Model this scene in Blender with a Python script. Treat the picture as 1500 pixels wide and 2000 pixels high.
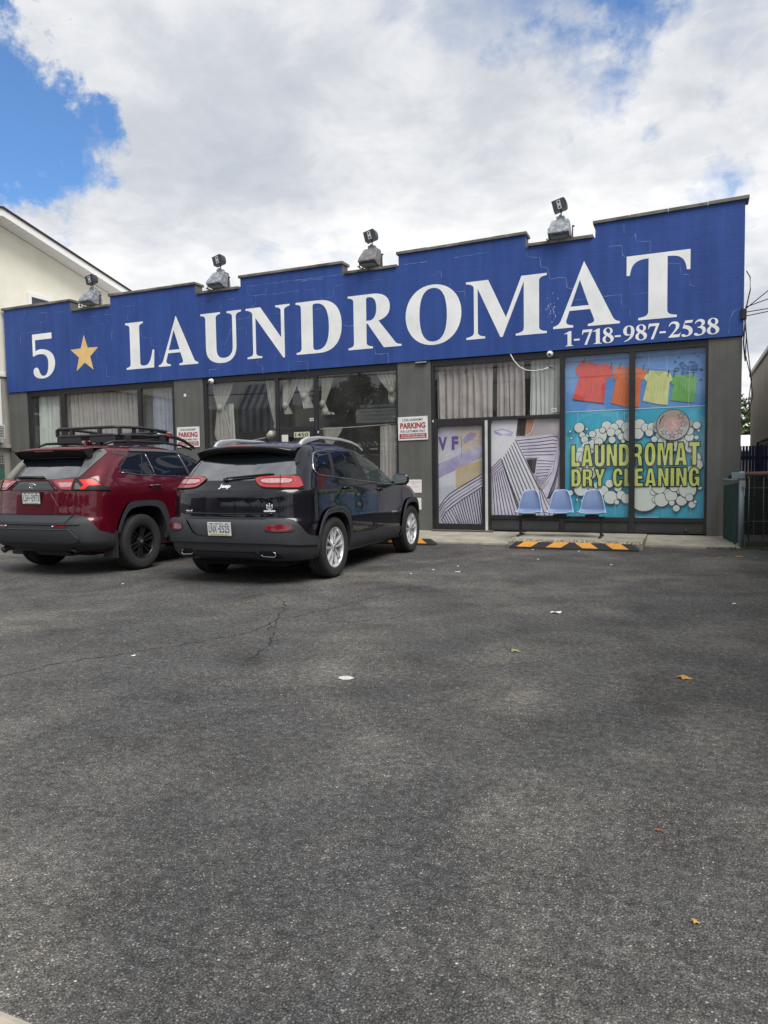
import bpy, bmesh, math, random
import numpy as np
from mathutils import Vector, Matrix, geometry
random.seed(7); RNG=np.random.default_rng(11)
for o in list(bpy.data.objects): bpy.data.objects.remove(o)
SC=bpy.context.scene; COL=SC.collection
# ------------------------------------------------------------------ camera
YAW,PITCH,ROLL,EYE,FPX=.402,.059,-.015,1.275,1396.
cam=bpy.data.cameras.new('camera'); co=bpy.data.objects.new('camera',cam); COL.objects.link(co); SC.camera=co
fw=Vector((0,math.cos(PITCH),-math.sin(PITCH))); rt=Vector((1,0,0)); up=rt.cross(fw)
r2=math.cos(ROLL)*rt+math.sin(ROLL)*up; u2=-math.sin(ROLL)*rt+math.cos(ROLL)*up
M=Matrix((r2,u2,-fw)).transposed(); M=Matrix.Rotation(YAW,3,'Z')@M
co.matrix_world=Matrix.Translation((0,0,EYE))@M.to_4x4()
cam.sensor_fit='VERTICAL'; cam.sensor_height=24; cam.lens=24*FPX/2000; cam.clip_start=.05; cam.clip_end=3000
# ------------------------------------------------------------------ world
SUN_EL,SUN_AZ=math.radians(56),math.radians(128)   # azimuth measured clockwise from +y
W=bpy.data.worlds.new('World'); SC.world=W; W.use_nodes=True
nt=W.node_tree; nt.nodes.clear(); N=nt.nodes; K=nt.links
def nd(t,**k):
    n=N.new(t)
    for a,b in k.items(): setattr(n,a,b)
    return n
def mth(op,a,b=None,c=None,clamp=False):
    n=N.new('ShaderNodeMath'); n.operation=op; n.use_clamp=clamp
    for i,v in enumerate((a,b,c)):
        if v is None: continue
        if isinstance(v,(int,float)): n.inputs[i].default_value=v
        else: K.new(v,n.inputs[i])
    return n.outputs[0]
sky=nd('ShaderNodeTexSky',sky_type='NISHITA'); sky.sun_disc=False; sky.sun_elevation=SUN_EL; sky.sun_rotation=SUN_AZ
sky.air_density=1.0; sky.dust_density=.4; sky.ozone_density=2.0
tc=nd('ShaderNodeTexCoord'); sep=nd('ShaderNodeSeparateXYZ'); K.new(tc.outputs['Generated'],sep.inputs[0])
den=mth('ADD',mth('MAXIMUM',sep.outputs[2],0.0),.22)
px_=mth('DIVIDE',sep.outputs[0],den); py_=mth('DIVIDE',sep.outputs[1],den)
cmb=nd('ShaderNodeCombineXYZ'); K.new(px_,cmb.inputs[0]); K.new(py_,cmb.inputs[1]); cmb.inputs[2].default_value=3.7
def wnoise(scale,det,rough,dist=0.,off=(0,0,0)):
    mp=nd('ShaderNodeMapping'); K.new(cmb.outputs[0],mp.inputs[0]); mp.inputs['Location'].default_value=off
    n=nd('ShaderNodeTexNoise'); K.new(mp.outputs[0],n.inputs['Vector']); n.inputs['Scale'].default_value=scale
    n.inputs['Detail'].default_value=det; n.inputs['Roughness'].default_value=rough; n.inputs['Distortion'].default_value=dist
    return n.outputs['Fac']
def ramp(v,stops):
    r=nd('ShaderNodeValToRGB'); K.new(v,r.inputs[0]); e=r.color_ramp.elements
    while len(e)<len(stops): e.new(.5)
    for el,(p,c) in zip(e,stops): el.position=p; el.color=c if len(c)==4 else (*c,1)
    return r.outputs[0]
def direction(x,y):
    d=fwW+r2W*((x-750)/FPX)-u2W*((y-1000)/FPX); return d.normalized()
Rz=Matrix.Rotation(YAW,3,'Z'); fwW,r2W,u2W=Rz@fw,Rz@r2,Rz@u2
n1=wnoise(2.3,8,.58,.25,(1.3,.4,0)); n2=wnoise(1.15,5,.55,.35,(5.1,2.2,.6)); n3=wnoise(6.5,6,.62,.3,(2,8,0))
wn=nd('ShaderNodeTexNoise'); K.new(tc.outputs['Generated'],wn.inputs['Vector']); wn.inputs['Scale'].default_value=7; wn.inputs['Detail'].default_value=7; wn.inputs['Roughness'].default_value=.62
ws=nd('ShaderNodeVectorMath',operation='MULTIPLY_ADD'); K.new(wn.outputs['Color'],ws.inputs[0]); ws.inputs[1].default_value=(.34,.34,.34); ws.inputs[2].default_value=(-.17,-.17,-.17)
wa=nd('ShaderNodeVectorMath',operation='ADD'); K.new(tc.outputs['Generated'],wa.inputs[0]); K.new(ws.outputs[0],wa.inputs[1]); WARP=wa.outputs[0]
gap=None   # openings in the cloud deck where blue sky shows
for (x,y,rad,amp) in ((190,250,.095,.52),(50,215,.115,.55),(-150,200,.17,.50),(30,130,.06,.25),(1085,105,.045,.21),(1215,185,.045,.24),(1240,0,.04,.24),(430,70,.038,.22),(1340,345,.05,.22),(200,70,.12,-.60),(60,450,.11,-.45),(330,330,.09,-.4),(190,215,.035,-.30),(90,300,.03,-.2),(90,10,.10,-.65)):
    d=direction(x,y); vd=nd('ShaderNodeVectorMath',operation='DISTANCE'); 
    K.new(WARP,vd.inputs[0]); vd.inputs[1].default_value=d
    g=mth('MULTIPLY',mth('MAXIMUM',mth('SUBTRACT',1.0,mth('DIVIDE',vd.outputs['Value'],rad*1.7)),0.),amp*1.5)
    gap=g if gap is None else mth('ADD',gap,g)
cov=mth('ADD',mth('SUBTRACT',mth('ADD',mth('MULTIPLY',n1,.7),mth('MULTIPLY',n3,.3)),gap),0.0)
zen=nd('ShaderNodeTexNoise'); K.new(tc.outputs['Generated'],zen.inputs['Vector']); zen.inputs['Scale'].default_value=1.9; zen.inputs['Detail'].default_value=3
zg=mth('MULTIPLY',mth('MAXIMUM',mth('SUBTRACT',zen.outputs['Fac'],.53),0.),2.2); cov=mth('SUBTRACT',cov,mth('MULTIPLY',zg,ramp(sep.outputs[2],[(.42,(0,0,0)),(.62,(1,1,1))])))
mask=ramp(cov,[(.03,(.02,.02,.02)),(.15,(.20,.20,.20)),(.27,(.66,.66,.66)),(.40,(1,1,1))])
shade=mth('ADD',mth('MULTIPLY',n2,.72),mth('MULTIPLY',n3,.28))
cloud=ramp(shade,[(.36,(3.7,3.95,4.4)),(.44,(4.35,4.55,4.9)),(.51,(5.4,5.5,5.7)),(.59,(6.6,6.6,6.65))])
hz=nd('ShaderNodeMix',data_type='RGBA',blend_type='MULTIPLY'); hz.inputs[0].default_value=1; K.new(sky.outputs[0],hz.inputs[6]); hz.inputs[7].default_value=(.66,.95,1.20,1)
mx=nd('ShaderNodeMix',data_type='RGBA'); K.new(mask,mx.inputs[0]); K.new(hz.outputs[2],mx.inputs[6]); K.new(cloud,mx.inputs[7])
bg=nd('ShaderNodeBackground'); bg.inputs[1].default_value=.1; K.new(mx.outputs[2],bg.inputs[0])
ow=nd('ShaderNodeOutputWorld'); K.new(bg.outputs[0],ow.inputs[0])
# ------------------------------------------------------------------ sun through thin cloud
sd=bpy.data.lights.new('sun','SUN'); sd.energy=2.6; sd.angle=math.radians(38); sd.color=(1,.965,.92)
so=bpy.data.objects.new('sun',sd); COL.objects.link(so)
sdir=Vector((math.sin(SUN_AZ)*math.cos(SUN_EL),math.cos(SUN_AZ)*math.cos(SUN_EL),math.sin(SUN_EL)))
so.rotation_euler=sdir.to_track_quat('Z','Y').to_euler(); so.location=sdir*60
SC.view_settings.view_transform='Standard'; SC.view_settings.look='None'; SC.view_settings.exposure=0.62; SC.view_settings.gamma=1
SC.render.engine='CYCLES'
# ------------------------------------------------------------------ materials
MATS={}
def mat(name,col,rough=.6,metal=0.,coat=0.,spec=.5,var=.0,vscale=3.,bump=0.,bscale=40.,col2=None,detail=6,thr=None,emit=None,bdist=.01,sheen=0):
    if name in MATS: return MATS[name]
    m=bpy.data.materials.new(name); m.use_nodes=True; t=m.node_tree; b=t.nodes['Principled BSDF']
    b.inputs['Base Color'].default_value=(*col,1); b.inputs['Roughness'].default_value=rough; b.inputs['Metallic'].default_value=metal
    b.inputs['Coat Weight'].default_value=coat; b.inputs['Coat Roughness'].default_value=.03; b.inputs['Specular IOR Level'].default_value=spec
    if var>0 or col2 or bump>0:
        tcn=t.nodes.new('ShaderNodeTexCoord')
    if var>0 or col2:
        n=t.nodes.new('ShaderNodeTexNoise'); n.inputs['Scale'].default_value=vscale; n.inputs['Detail'].default_value=detail; n.inputs['Roughness'].default_value=.62
        t.links.new(tcn.outputs['Object'],n.inputs['Vector'])
        r=t.nodes.new('ShaderNodeValToRGB'); t.links.new(n.outputs['Fac'],r.inputs[0])
        a,bq=thr if thr else (.3,.7); r.color_ramp.elements[0].position=a; r.color_ramp.elements[1].position=bq
        c2=col2 if col2 else tuple(min(1,c*(1+var)) for c in col); c1=col if col2 else tuple(c*(1-var) for c in col)
        r.color_ramp.elements[0].color=(*c1,1); r.color_ramp.elements[1].color=(*c2,1); t.links.new(r.outputs[0],b.inputs['Base Color'])
    if bump>0:
        n=t.nodes.new('ShaderNodeTexNoise'); n.inputs['Scale'].default_value=bscale; n.inputs['Detail'].default_value=5; t.links.new(tcn.outputs['Object'],n.inputs['Vector'])
        bp=t.nodes.new('ShaderNodeBump'); bp.inputs['Strength'].default_value=bump; bp.inputs['Distance'].default_value=bdist; t.links.new(n.outputs['Fac'],bp.inputs['Height']); t.links.new(bp.outputs[0],b.inputs['Normal'])
    if emit: b.inputs['Emission Color'].default_value=(*emit,1); b.inputs['Emission Strength'].default_value=1
    MATS[name]=m; return m
def glassmat(name,tint=(1,1,1),refl=1.,rough=.0,ior=1.52,trans=1.0,dirt=.0):
    m=bpy.data.materials.new(name); m.use_nodes=True; t=m.node_tree; t.nodes.clear()
    o=t.nodes.new('ShaderNodeOutputMaterial'); tr=t.nodes.new('ShaderNodeBsdfTransparent'); tr.inputs[0].default_value=(*tint,1)
    g=t.nodes.new('ShaderNodeBsdfGlossy'); g.inputs['Roughness'].default_value=rough; f=t.nodes.new('ShaderNodeLayerWeight'); f.inputs[0].default_value=.5
    pw=t.nodes.new('ShaderNodeMath'); pw.operation='POWER'; pw.inputs[1].default_value=4.5; t.links.new(f.outputs['Facing'],pw.inputs[0])
    mm=t.nodes.new('ShaderNodeMath'); mm.operation='MULTIPLY_ADD'; mm.inputs[1].default_value=.92; mm.inputs[2].default_value=.035*refl; t.links.new(pw.outputs[0],mm.inputs[0])
    x=t.nodes.new('ShaderNodeMixShader'); t.links.new(mm.outputs[0],x.inputs[0]); t.links.new(tr.outputs[0],x.inputs[1]); t.links.new(g.outputs[0],x.inputs[2])
    last=x.outputs[0]
    if dirt>0:
        d=t.nodes.new('ShaderNodeBsdfDiffuse'); d.inputs[0].default_value=(.6,.6,.58,1); n=t.nodes.new('ShaderNodeTexNoise'); n.inputs['Scale'].default_value=2.5; n.inputs['Detail'].default_value=7
        tcn=t.nodes.new('ShaderNodeTexCoord'); t.links.new(tcn.outputs['Object'],n.inputs['Vector'])
        q=t.nodes.new('ShaderNodeMapRange'); q.inputs[1].default_value=.4; q.inputs[2].default_value=.8; q.inputs[3].default_value=dirt*.4; q.inputs[4].default_value=dirt; t.links.new(n.outputs['Fac'],q.inputs[0])
        y=t.nodes.new('ShaderNodeMixShader'); t.links.new(q.outputs[0],y.inputs[0]); t.links.new(last,y.inputs[1]); t.links.new(d.outputs[0],y.inputs[2]); last=y.outputs[0]
    t.links.new(last,o.inputs[0]); MATS[name]=m; return m
# ------------------------------------------------------------------ helpers
def tag(o,label=None,cat=None,group=None,kind=None):
    if label: o['label']=label
    if cat: o['category']=cat
    if group: o['group']=group
    if kind: o['kind']=kind
    return o
def empty(name,loc=(0,0,0),rz=0):
    o=bpy.data.objects.new(name,None); COL.objects.link(o); o.location=loc; o.rotation_euler=(0,0,rz); o.empty_display_size=.2; return o
def link(name,me,parent=None,mats=None,loc=None,rz=None):
    o=bpy.data.objects.new(name,me); COL.objects.link(o)
    if parent: o.parent=parent
    if loc is not None: o.location=loc
    if rz is not None: o.rotation_euler=(0,0,rz)
    return o
class MB:
    """collects faces in several materials and links them as one mesh"""
    def __init__(s): s.v=[];s.f=[];s.m=[];s.sm=[];s.mats=[];s.nrm={}
    def mi(s,m):
        if m not in s.mats: s.mats.append(m)
        return s.mats.index(m)
    def add(s,vs,fs,m,smooth=False,nrm=None):
        b=len(s.v); s.v+= [tuple(map(float,v)) for v in vs]; k=s.mi(m)
        for f in fs: s.f.append(tuple(b+i for i in f)); s.m.append(k); s.sm.append(smooth)
        if nrm is not None:
            for i,n in enumerate(nrm): s.nrm[b+i]=n
        return s
    def box(s,x0,x1,y0,y1,z0,z1,m,bev=0.):
        x0,x1=sorted((x0,x1));y0,y1=sorted((y0,y1));z0,z1=sorted((z0,z1))
        if bev<=0:
            vs=[(x,y,z) for x in(x0,x1) for y in(y0,y1) for z in(z0,z1)]
            return s.add(vs,[(0,1,3,2),(4,6,7,5),(0,4,5,1),(2,3,7,6),(0,2,6,4),(1,5,7,3)],m)
        b=min(bev,(x1-x0)/2.01,(y1-y0)/2.01,(z1-z0)/2.01); bm=bmesh.new(); bmesh.ops.create_cube(bm,size=1)
        for v in bm.verts: v.co=Vector(((x0+x1)/2+v.co.x*(x1-x0),(y0+y1)/2+v.co.y*(y1-y0),(z0+z1)/2+v.co.z*(z1-z0)))
        bmesh.ops.bevel(bm,geom=bm.edges[:],offset=b,segments=2,affect='EDGES',profile=.6)
        return s.bm(bm,m)
    def bm(s,bm,m,smooth=False):
        bm.verts.index_update(); s.add([v.co[:] for v in bm.verts],[[v.index for v in f.verts] for f in bm.faces],m,smooth); bm.free(); return s
    def mesh(s,me,m,fn=None,smooth=False):
        vs=[v.co[:] for v in me.vertices]
        if fn: vs=[fn(v) for v in vs]
        return s.add(vs,[tuple(p.vertices) for p in me.polygons],m,smooth)
    def tube(s,pts,r,m,seg=8,closed=False,cap=True,smooth=True):
        pts=[Vector(p) for p in pts]; n=len(pts); vs=[];fs=[]; rr=r if hasattr(r,'__len__') else [r]*n
        ref=None
        for i,p in enumerate(pts):
            if closed: t=(pts[(i+1)%n]-pts[i-1]).normalized()
            else: t=(pts[min(i+1,n-1)]-pts[max(i-1,0)]).normalized()
            if ref is None: ref=Vector((0,0,1)) if abs(t.z)<.9 else Vector((1,0,0))
            a=t.cross(ref).normalized(); b=t.cross(a).normalized(); ref=-b if False else ref
            if a.length<.5: a=Vector((1,0,0))
            for k in range(seg):
                q=2*math.pi*k/seg; vs.append(p+(a*math.cos(q)+b*math.sin(q))*rr[i])
        for i in range(n if closed else n-1):
            for k in range(seg):
                j=(i+1)%n; fs.append((i*seg+k,i*seg+(k+1)%seg,j*seg+(k+1)%seg,j*seg+k))
        if cap and not closed: fs+= [tuple(range(seg))[::-1],tuple((n-1)*seg+k for k in range(seg))]
        return s.add(vs,fs,m,smooth)
    def lathe(s,prof,m,axis='z',c=(0,0,0),seg=32,smooth=True,arc=None):
        vs=[];fs=[];n=len(prof)
        for k in range(seg):
            a=2*math.pi*k/seg; ca,sa=math.cos(a),math.sin(a)
            for (r,h) in prof:
                if axis=='z': vs.append((c[0]+r*ca,c[1]+r*sa,c[2]+h))
                elif axis=='y': vs.append((c[0]+r*ca,c[1]+h,c[2]+r*sa))
                else: vs.append((c[0]+h,c[1]+r*ca,c[2]+r*sa))
        for k in range(seg):
            j=(k+1)%seg
            for i in range(n-1): fs.append((k*n+i,j*n+i,j*n+i+1,k*n+i+1))
        return s.add(vs,fs,m,smooth)
    def prism(s,poly,m,fn0,fn1):
        """poly 2D -> two mapped faces joined by skirts"""
        n=len(poly); a=[fn0(p) for p in poly]; b=[fn1(p) for p in poly]
        fs=[tuple(range(n)),tuple(range(n,2*n))[::-1]]+[(i,i+n,(i+1)%n+n,(i+1)%n) for i in range(n)]
        return s.add(a+b,fs,m)
    def build(s,name,parent=None,fix=True,**k):
        me=bpy.data.meshes.new(name); me.from_pydata(s.v,[],s.f); 
        for m in s.mats: me.materials.append(m)
        me.polygons.foreach_set('material_index',s.m); me.polygons.foreach_set('use_smooth',s.sm)
        if fix and not s.nrm:
            bm=bmesh.new(); bm.from_mesh(me); bmesh.ops.recalc_face_normals(bm,faces=bm.faces); bm.to_mesh(me); bm.free()
        me.update()
        if s.nrm:
            nn=[s.nrm.get(i,None) for i in range(len(s.v))]; vn=me.vertex_normals
            me.normals_split_custom_set_from_vertices([tuple(n) if n is not None else tuple(vn[i].vector) for i,n in enumerate(nn)])
        return link(name,me,parent,**k)
def svgmesh(d,depth=0.,res=10):
    """closed bezier outlines (M L C Z) -> filled flat mesh in xy, holes kept"""
    tok=d.replace(',',' ').split(); i=0; cu=bpy.data.curves.new('g','CURVE'); cu.dimensions='2D'; cu.fill_mode='BOTH'; cu.resolution_u=res; cu.extrude=depth
    paths=[];cur=None;cmd=None
    out=[]
    import re
    for t in tok:
        mm=re.match(r'^([MLCZ])(.*)$',t)
        if mm:
            out.append(mm.group(1)); 
            if mm.group(2): out.append(mm.group(2))
        else: out.append(t)
    it=iter(out); pts=None; k=0
    def num(): return float(next(it))
    tk=list(out); k=0; cmd=None
    while k<len(tk):
        if tk[k] in 'MLCZ' and len(tk[k])==1: cmd=tk[k]; k+=1
        if cmd=='M': pts=[[(float(tk[k]),float(tk[k+1])),None,None]]; paths.append(pts); k+=2; cmd='L'
        elif cmd=='L': pts.append([(float(tk[k]),float(tk[k+1])),None,None]); k+=2
        elif cmd=='C':
            a=[float(x) for x in tk[k:k+6]]; pts[-1][2]=(a[0],a[1]); pts.append([(a[4],a[5]),(a[2],a[3]),None]); k+=6
        elif cmd=='Z': pass
    for pts in paths:
        if len(pts)>2 and math.dist(pts[0][0],pts[-1][0])<1e-6: pts[0][1]=pts[-1][1]; pts.pop()
        sp=cu.splines.new('BEZIER'); sp.bezier_points.add(len(pts)-1); sp.use_cyclic_u=True
        n=len(pts)
        for i,(p,hl,hr) in enumerate(pts):
            b=sp.bezier_points[i]; b.handle_left_type=b.handle_right_type='FREE'; b.co=(*p,0)
            pr,nx=pts[i-1],pts[(i+1)%n]
            b.handle_left=(*hl,0) if hl else (p[0]+(pr[0][0]-p[0])*.01,p[1]+(pr[0][1]-p[1])*.01,0)
            b.handle_right=(*hr,0) if hr else (p[0]+(nx[0][0]-p[0])*.01,p[1]+(nx[0][1]-p[1])*.01,0)
    ob=bpy.data.objects.new('g',cu); me=bpy.data.meshes.new_from_object(ob); bpy.data.objects.remove(ob); bpy.data.curves.remove(cu); return me
def textmesh(s,w=None,h=1.,bold=0.,depth=0.,shear=0.,align='CENTER',space=1.):
    """flat text mesh fitted to width w and height h, centred on x, from z 0 up"""
    cu=bpy.data.curves.new('t','FONT'); cu.body=s; cu.size=1; cu.offset=bold; cu.extrude=depth; cu.shear=shear; cu.space_character=space; cu.resolution_u=3
    ob=bpy.data.objects.new('t',cu); me=bpy.data.meshes.new_from_object(ob); bpy.data.objects.remove(ob); bpy.data.curves.remove(cu)
    xs=[v.co.x for v in me.vertices]; ys=[v.co.y for v in me.vertices]; x0,x1,y0,y1=min(xs),max(xs),min(ys),max(ys)
    sy=h/(y1-y0); sx=(w/(x1-x0)) if w else sy
    for v in me.vertices: v.co.x=(v.co.x-(x0+x1)/2)*sx; v.co.y=(v.co.y-y0)*sy
    return me
def wall_text(mb,s,cx,z,y,w,h,m,bold=.0,th=.001,**k):
    me=textmesh(s,w,h,bold,**k); mb.mesh(me,m,lambda v:(cx+v[0],y,z+v[1])); return mb
def ellipse(cx,cz,rx,rz,n=28,rot=0): return [(cx+rx*math.cos(2*math.pi*i/n),cz+rz*math.sin(2*math.pi*i/n)) for i in range(n)]
def flat(mb,poly,y,m,th=0):
    """polygon (x,z) on the plane y, facing the street"""
    return mb.add([(p[0],y,p[1]) for p in poly],[tuple(range(len(poly)))],m)
def cdt(poly,res):
    """constrained triangulation of a polygon with interior grid points"""
    P=[Vector(p) for p in poly]; B=[]
    for i in range(len(P)):
        a,b=P[i],P[(i+1)%len(P)]; n=max(1,int((b-a).length/res))
        for k in range(n): B.append(a.lerp(b,k/n))
    xs=[p.x for p in B]; ys=[p.y for p in B]; pts=list(B)
    def inside(x,y):
        c=False; j=len(P)-1
        for i in range(len(P)):
            if (P[i].y>y)!=(P[j].y>y) and x<(P[j].x-P[i].x)*(y-P[i].y)/(P[j].y-P[i].y)+P[i].x: c=not c
            j=i
        return c
    x=min(xs)+res*.5
    Ba=np.array([(b.x,b.y) for b in B])
    while x<max(xs):
        y=min(ys)+res*.5
        while y<max(ys):
            if inside(x,y) and np.min(np.hypot(Ba[:,0]-x,Ba[:,1]-y))>res*.45: pts.append(Vector((x,y)))
            y+=res
        x+=res
    n=len(B); r=geometry.delaunay_2d_cdt(pts,[(i,(i+1)%n) for i in range(n)],[],1,1e-5)
    return r[0],r[2],[ (e) for e in range(n)],B
# ================================================================== THE LOT
D=12.76
def asphalt():
    m=bpy.data.materials.new('asphalt'); m.use_nodes=True; t=m.node_tree; b=t.nodes['Principled BSDF']; L=t.links; MATS['asphalt']=m
    tcn=t.nodes.new('ShaderNodeTexCoord')
    def noise(sc,det=6,ro=.6,dist=0):
        n=t.nodes.new('ShaderNodeTexNoise'); n.inputs['Scale'].default_value=sc; n.inputs['Detail'].default_value=det; n.inputs['Roughness'].default_value=ro; n.inputs['Distortion'].default_value=dist; L.new(tcn.outputs['Object'],n.inputs['Vector']); return n.outputs['Fac']
    def rmp(v,st):
        r=t.nodes.new('ShaderNodeValToRGB'); L.new(v,r.inputs[0]); e=r.color_ramp.elements
        while len(e)<len(st): e.new(.5)
        for el,(p,c) in zip(e,st): el.position=p; el.color=(*c,1) if hasattr(c,'__len__') else (c,c,c,1)
        return r.outputs[0]
    def mul(a,c,mode='MULTIPLY',f=1.):
        x=t.nodes.new('ShaderNodeMix'); x.data_type='RGBA'; x.blend_type=mode; x.inputs[0].default_value=f; L.new(a,x.inputs[6]); L.new(c,x.inputs[7]); return x.outputs[2]
    big=rmp(noise(.45,5,.55,.4),[(.30,(.040,.041,.043)),(.46,(.060,.060,.060)),(.60,(.076,.0755,.073)),(.74,(.100,.097,.091))])
    mid=rmp(noise(2.1,5,.65,.6),[(.28,.62),(.5,1.0),(.72,1.38)])
    c=mul(big,mid)
    def stones(scale,lo,hi,cols,rnd=1.,warp=.2):
        v=t.nodes.new('ShaderNodeTexVoronoi'); v.inputs['Scale'].default_value=scale; v.inputs['Randomness'].default_value=rnd
        L.new(tcn.outputs['Object'],v.inputs['Vector'])
        s=t.nodes.new('ShaderNodeSeparateColor'); L.new(v.outputs['Color'],s.inputs[0])
        pick=rmp(s.outputs[0],[(lo,0.),(hi,1.)]); col=rmp(s.outputs[1],cols)
        d=rmp(v.outputs['Distance'],[(.30,1.),(.52,0.)])
        return pick,col,d,v
    def over(base,st,f):
        pick,col,d,_=st; x=t.nodes.new('ShaderNodeMath'); x.operation='MULTIPLY'; L.new(pick,x.inputs[0]); L.new(d,x.inputs[1])
        y=t.nodes.new('ShaderNodeMath'); y.operation='MULTIPLY'; L.new(x.outputs[0],y.inputs[0]); y.inputs[1].default_value=f
        z=t.nodes.new('ShaderNodeMix'); z.data_type='RGBA'; L.new(y.outputs[0],z.inputs[0]); L.new(base,z.inputs[6]); L.new(col,z.inputs[7]); return z.outputs[2]
    s1=stones(135,.30,.5,[(0,(.012,.012,.014)),(.40,(.06,.06,.06)),(.75,(.16,.155,.148)),(1,(.34,.33,.31))])
    s2=stones(240,.2,.4,[(0,(.010,.010,.012)),(.5,(.07,.07,.07)),(1,(.26,.25,.24))])
    s3=stones(110,.95,.965,[(0,(.10,.095,.09)),(.6,(.22,.21,.2)),(.9,(.40,.385,.36)),(1,(.30,.2,.15))])
    c=over(c,s2,.60); c=over(c,s1,.62); c=over(c,s3,.75)
    fine=rmp(noise(170,4,.75),[(.36,.30),(.5,.95),(.64,1.9)]); c=mul(c,fine)
    med=rmp(noise(26,8,.85),[(.36,.38),(.5,1.0),(.64,1.75)]); c=mul(c,med)
    blot=rmp(noise(1.3,6,.7,.5),[(.34,.66),(.44,.95),(.56,1.05),(.68,1.22)]); c=mul(c,blot)
    # worn light patches and damp dark ones
    wear=rmp(noise(.8,4,.6,.8),[(.46,(1,1,1)),(.68,(1.65,1.58,1.44))]); c=mul(c,wear)
    L.new(c,b.inputs['Base Color']); b.inputs['Specular IOR Level'].default_value=.38
    rr=rmp(noise(30,3),[(.3,.72),(.7,.94)]); L.new(rr,b.inputs['Roughness'])
    bp=t.nodes.new('ShaderNodeBump'); bp.inputs['Strength'].default_value=.95; bp.inputs['Distance'].default_value=.007
    inv=t.nodes.new('ShaderNodeMath'); inv.operation='MULTIPLY_ADD'; inv.inputs[1].default_value=-1; L.new(s1[3].outputs['Distance'],inv.inputs[0]); L.new(noise(60,6,.7),inv.inputs[2])
    L.new(inv.outputs[0],bp.inputs['Height']); L.new(bp.outputs[0],b.inputs['Normal'])
    return m
A_=asphalt()
g=MB(); n=40
g.add([(-600,-600,0),(600,-600,0),(600,900,0),(-600,900,0)],[(0,1,2,3)],A_)
tag(g.build('parking_lot'),kind='structure')
# concrete apron along the storefront, a raised slab in front of the entrance, sloping aprons on both sides
CON=mat('concrete_apron',(.19,.18,.15),.9,var=.3,vscale=3.2,bump=.6,bscale=90,col2=(.36,.34,.28),thr=(.3,.7),bdist=.004)
CON2=mat('concrete_exposed_pebble',(.12,.105,.075),.9,vscale=34,bump=1,bscale=60,col2=(.42,.38,.29),thr=(.42,.62),bdist=.012)
def slab(name,x0,x1,yf,zf,zb,n=1,rag=.02,m=CON):
    mb=MB(); R=random.Random(name); k=max(2,int((x1-x0)/.12)); fr=[]
    for i in range(k+1): fr.append((x0+(x1-x0)*i/k, yf+R.uniform(-rag,rag)))
    vs=[(x,y,zf) for x,y in fr]+[(x,D+.02,zb) for x,_ in fr]+[(x,y-.01,-.05) for x,y in fr]
    fs=[]
    for i in range(k): fs+= [(i,i+1,k+2+i,k+1+i),(2*k+2+i,2*k+3+i,i+1,i)]
    b=len(vs); vs+=[(x0,D+.02,-.05),(x1,D+.02,-.05)]
    fs+=[(0,k+1,b,2*k+2),(k,3*k+2,b+1,2*k+1)]
    mb.add(vs,fs,m); return tag(mb.build(name),kind='structure')
slab('concrete_apron',-15.4,-2.66,11.62,.025,.118)
slab('concrete_apron_east',-.61,.74,11.92,.03,.118,rag=.03)
mb=MB(); mb.box(-2.652,-.618,11.40,D+.02,-.05,.128,CON,.012)
tag(mb.build('entrance_slab'),kind='structure')
mb=MB(); R=random.Random(3)
k=34; vs=[];fs=[]
for i in range(k+1):
    x=-2.65+2.03*i/k; a=R.uniform(-.008,.008); vs+=[(x,11.335+a,-.02),(x,11.345+a,.10+R.uniform(-.01,.012)),(x,11.375,.1315),(x,11.47+R.uniform(-.02,.02),.1315)]
for i in range(k):
    for j in range(3): fs.append((i*4+j,i*4+j+1,i*4+5+j,i*4+4+j))
fs+=[(0,1,2,3),(k*4+3,k*4+2,k*4+1,k*4)]
mb.add(vs,fs,CON2); tag(mb.build('slab_edge'),kind='structure')
# concrete kerb just inside the frame at the near left corner
mb=MB(); mb.box(-3.6,-1.0,.55,1.135,-.05,.012,mat('kerb_concrete',(.30,.27,.22),.9,vscale=9,col2=(.42,.38,.31),thr=(.3,.7),bump=.6,bscale=120,bdist=.004),.02)
kb=mb.build('kerb'); kb.location=(0,0,0); tag(kb,kind='structure')
# cracks in the asphalt
CR=mat('crack_dirt',(.010,.010,.011),.95,vscale=14,col2=(.035,.035,.035),thr=(.45,.65))
def crack(pts,w,seed):
    R=random.Random(seed); out=[]
    for (a,b) in zip(pts,pts[1:]):
        L=math.dist(a,b); n=max(2,int(L/.05))
        for i in range(n):
            t=i/n; out.append((a[0]+(b[0]-a[0])*t+R.gauss(0,.014),a[1]+(b[1]-a[1])*t+R.gauss(0,.014)))
    out.append(pts[-1]); mb=MB(); vs=[];fs=[]
    for i,p in enumerate(out):
        q=out[min(i+1,len(out)-1)]; o=out[max(i-1,0)]; d=Vector((q[0]-o[0],q[1]-o[1])).normalized(); e=min(1,i/6,(len(out)-1-i)/6)
        ww=w*.85*e*R.uniform(.1,1.25); vs+=[(p[0]-d.y*ww,p[1]+d.x*ww,.002),(p[0]+d.y*ww,p[1]-d.x*ww,.002)]
    for i in range(len(out)-1): fs.append((2*i,2*i+1,2*i+3,2*i+2))
    mb.add(vs,fs,CR); tag(mb.build('asphalt_crack'),kind='structure')
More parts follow.
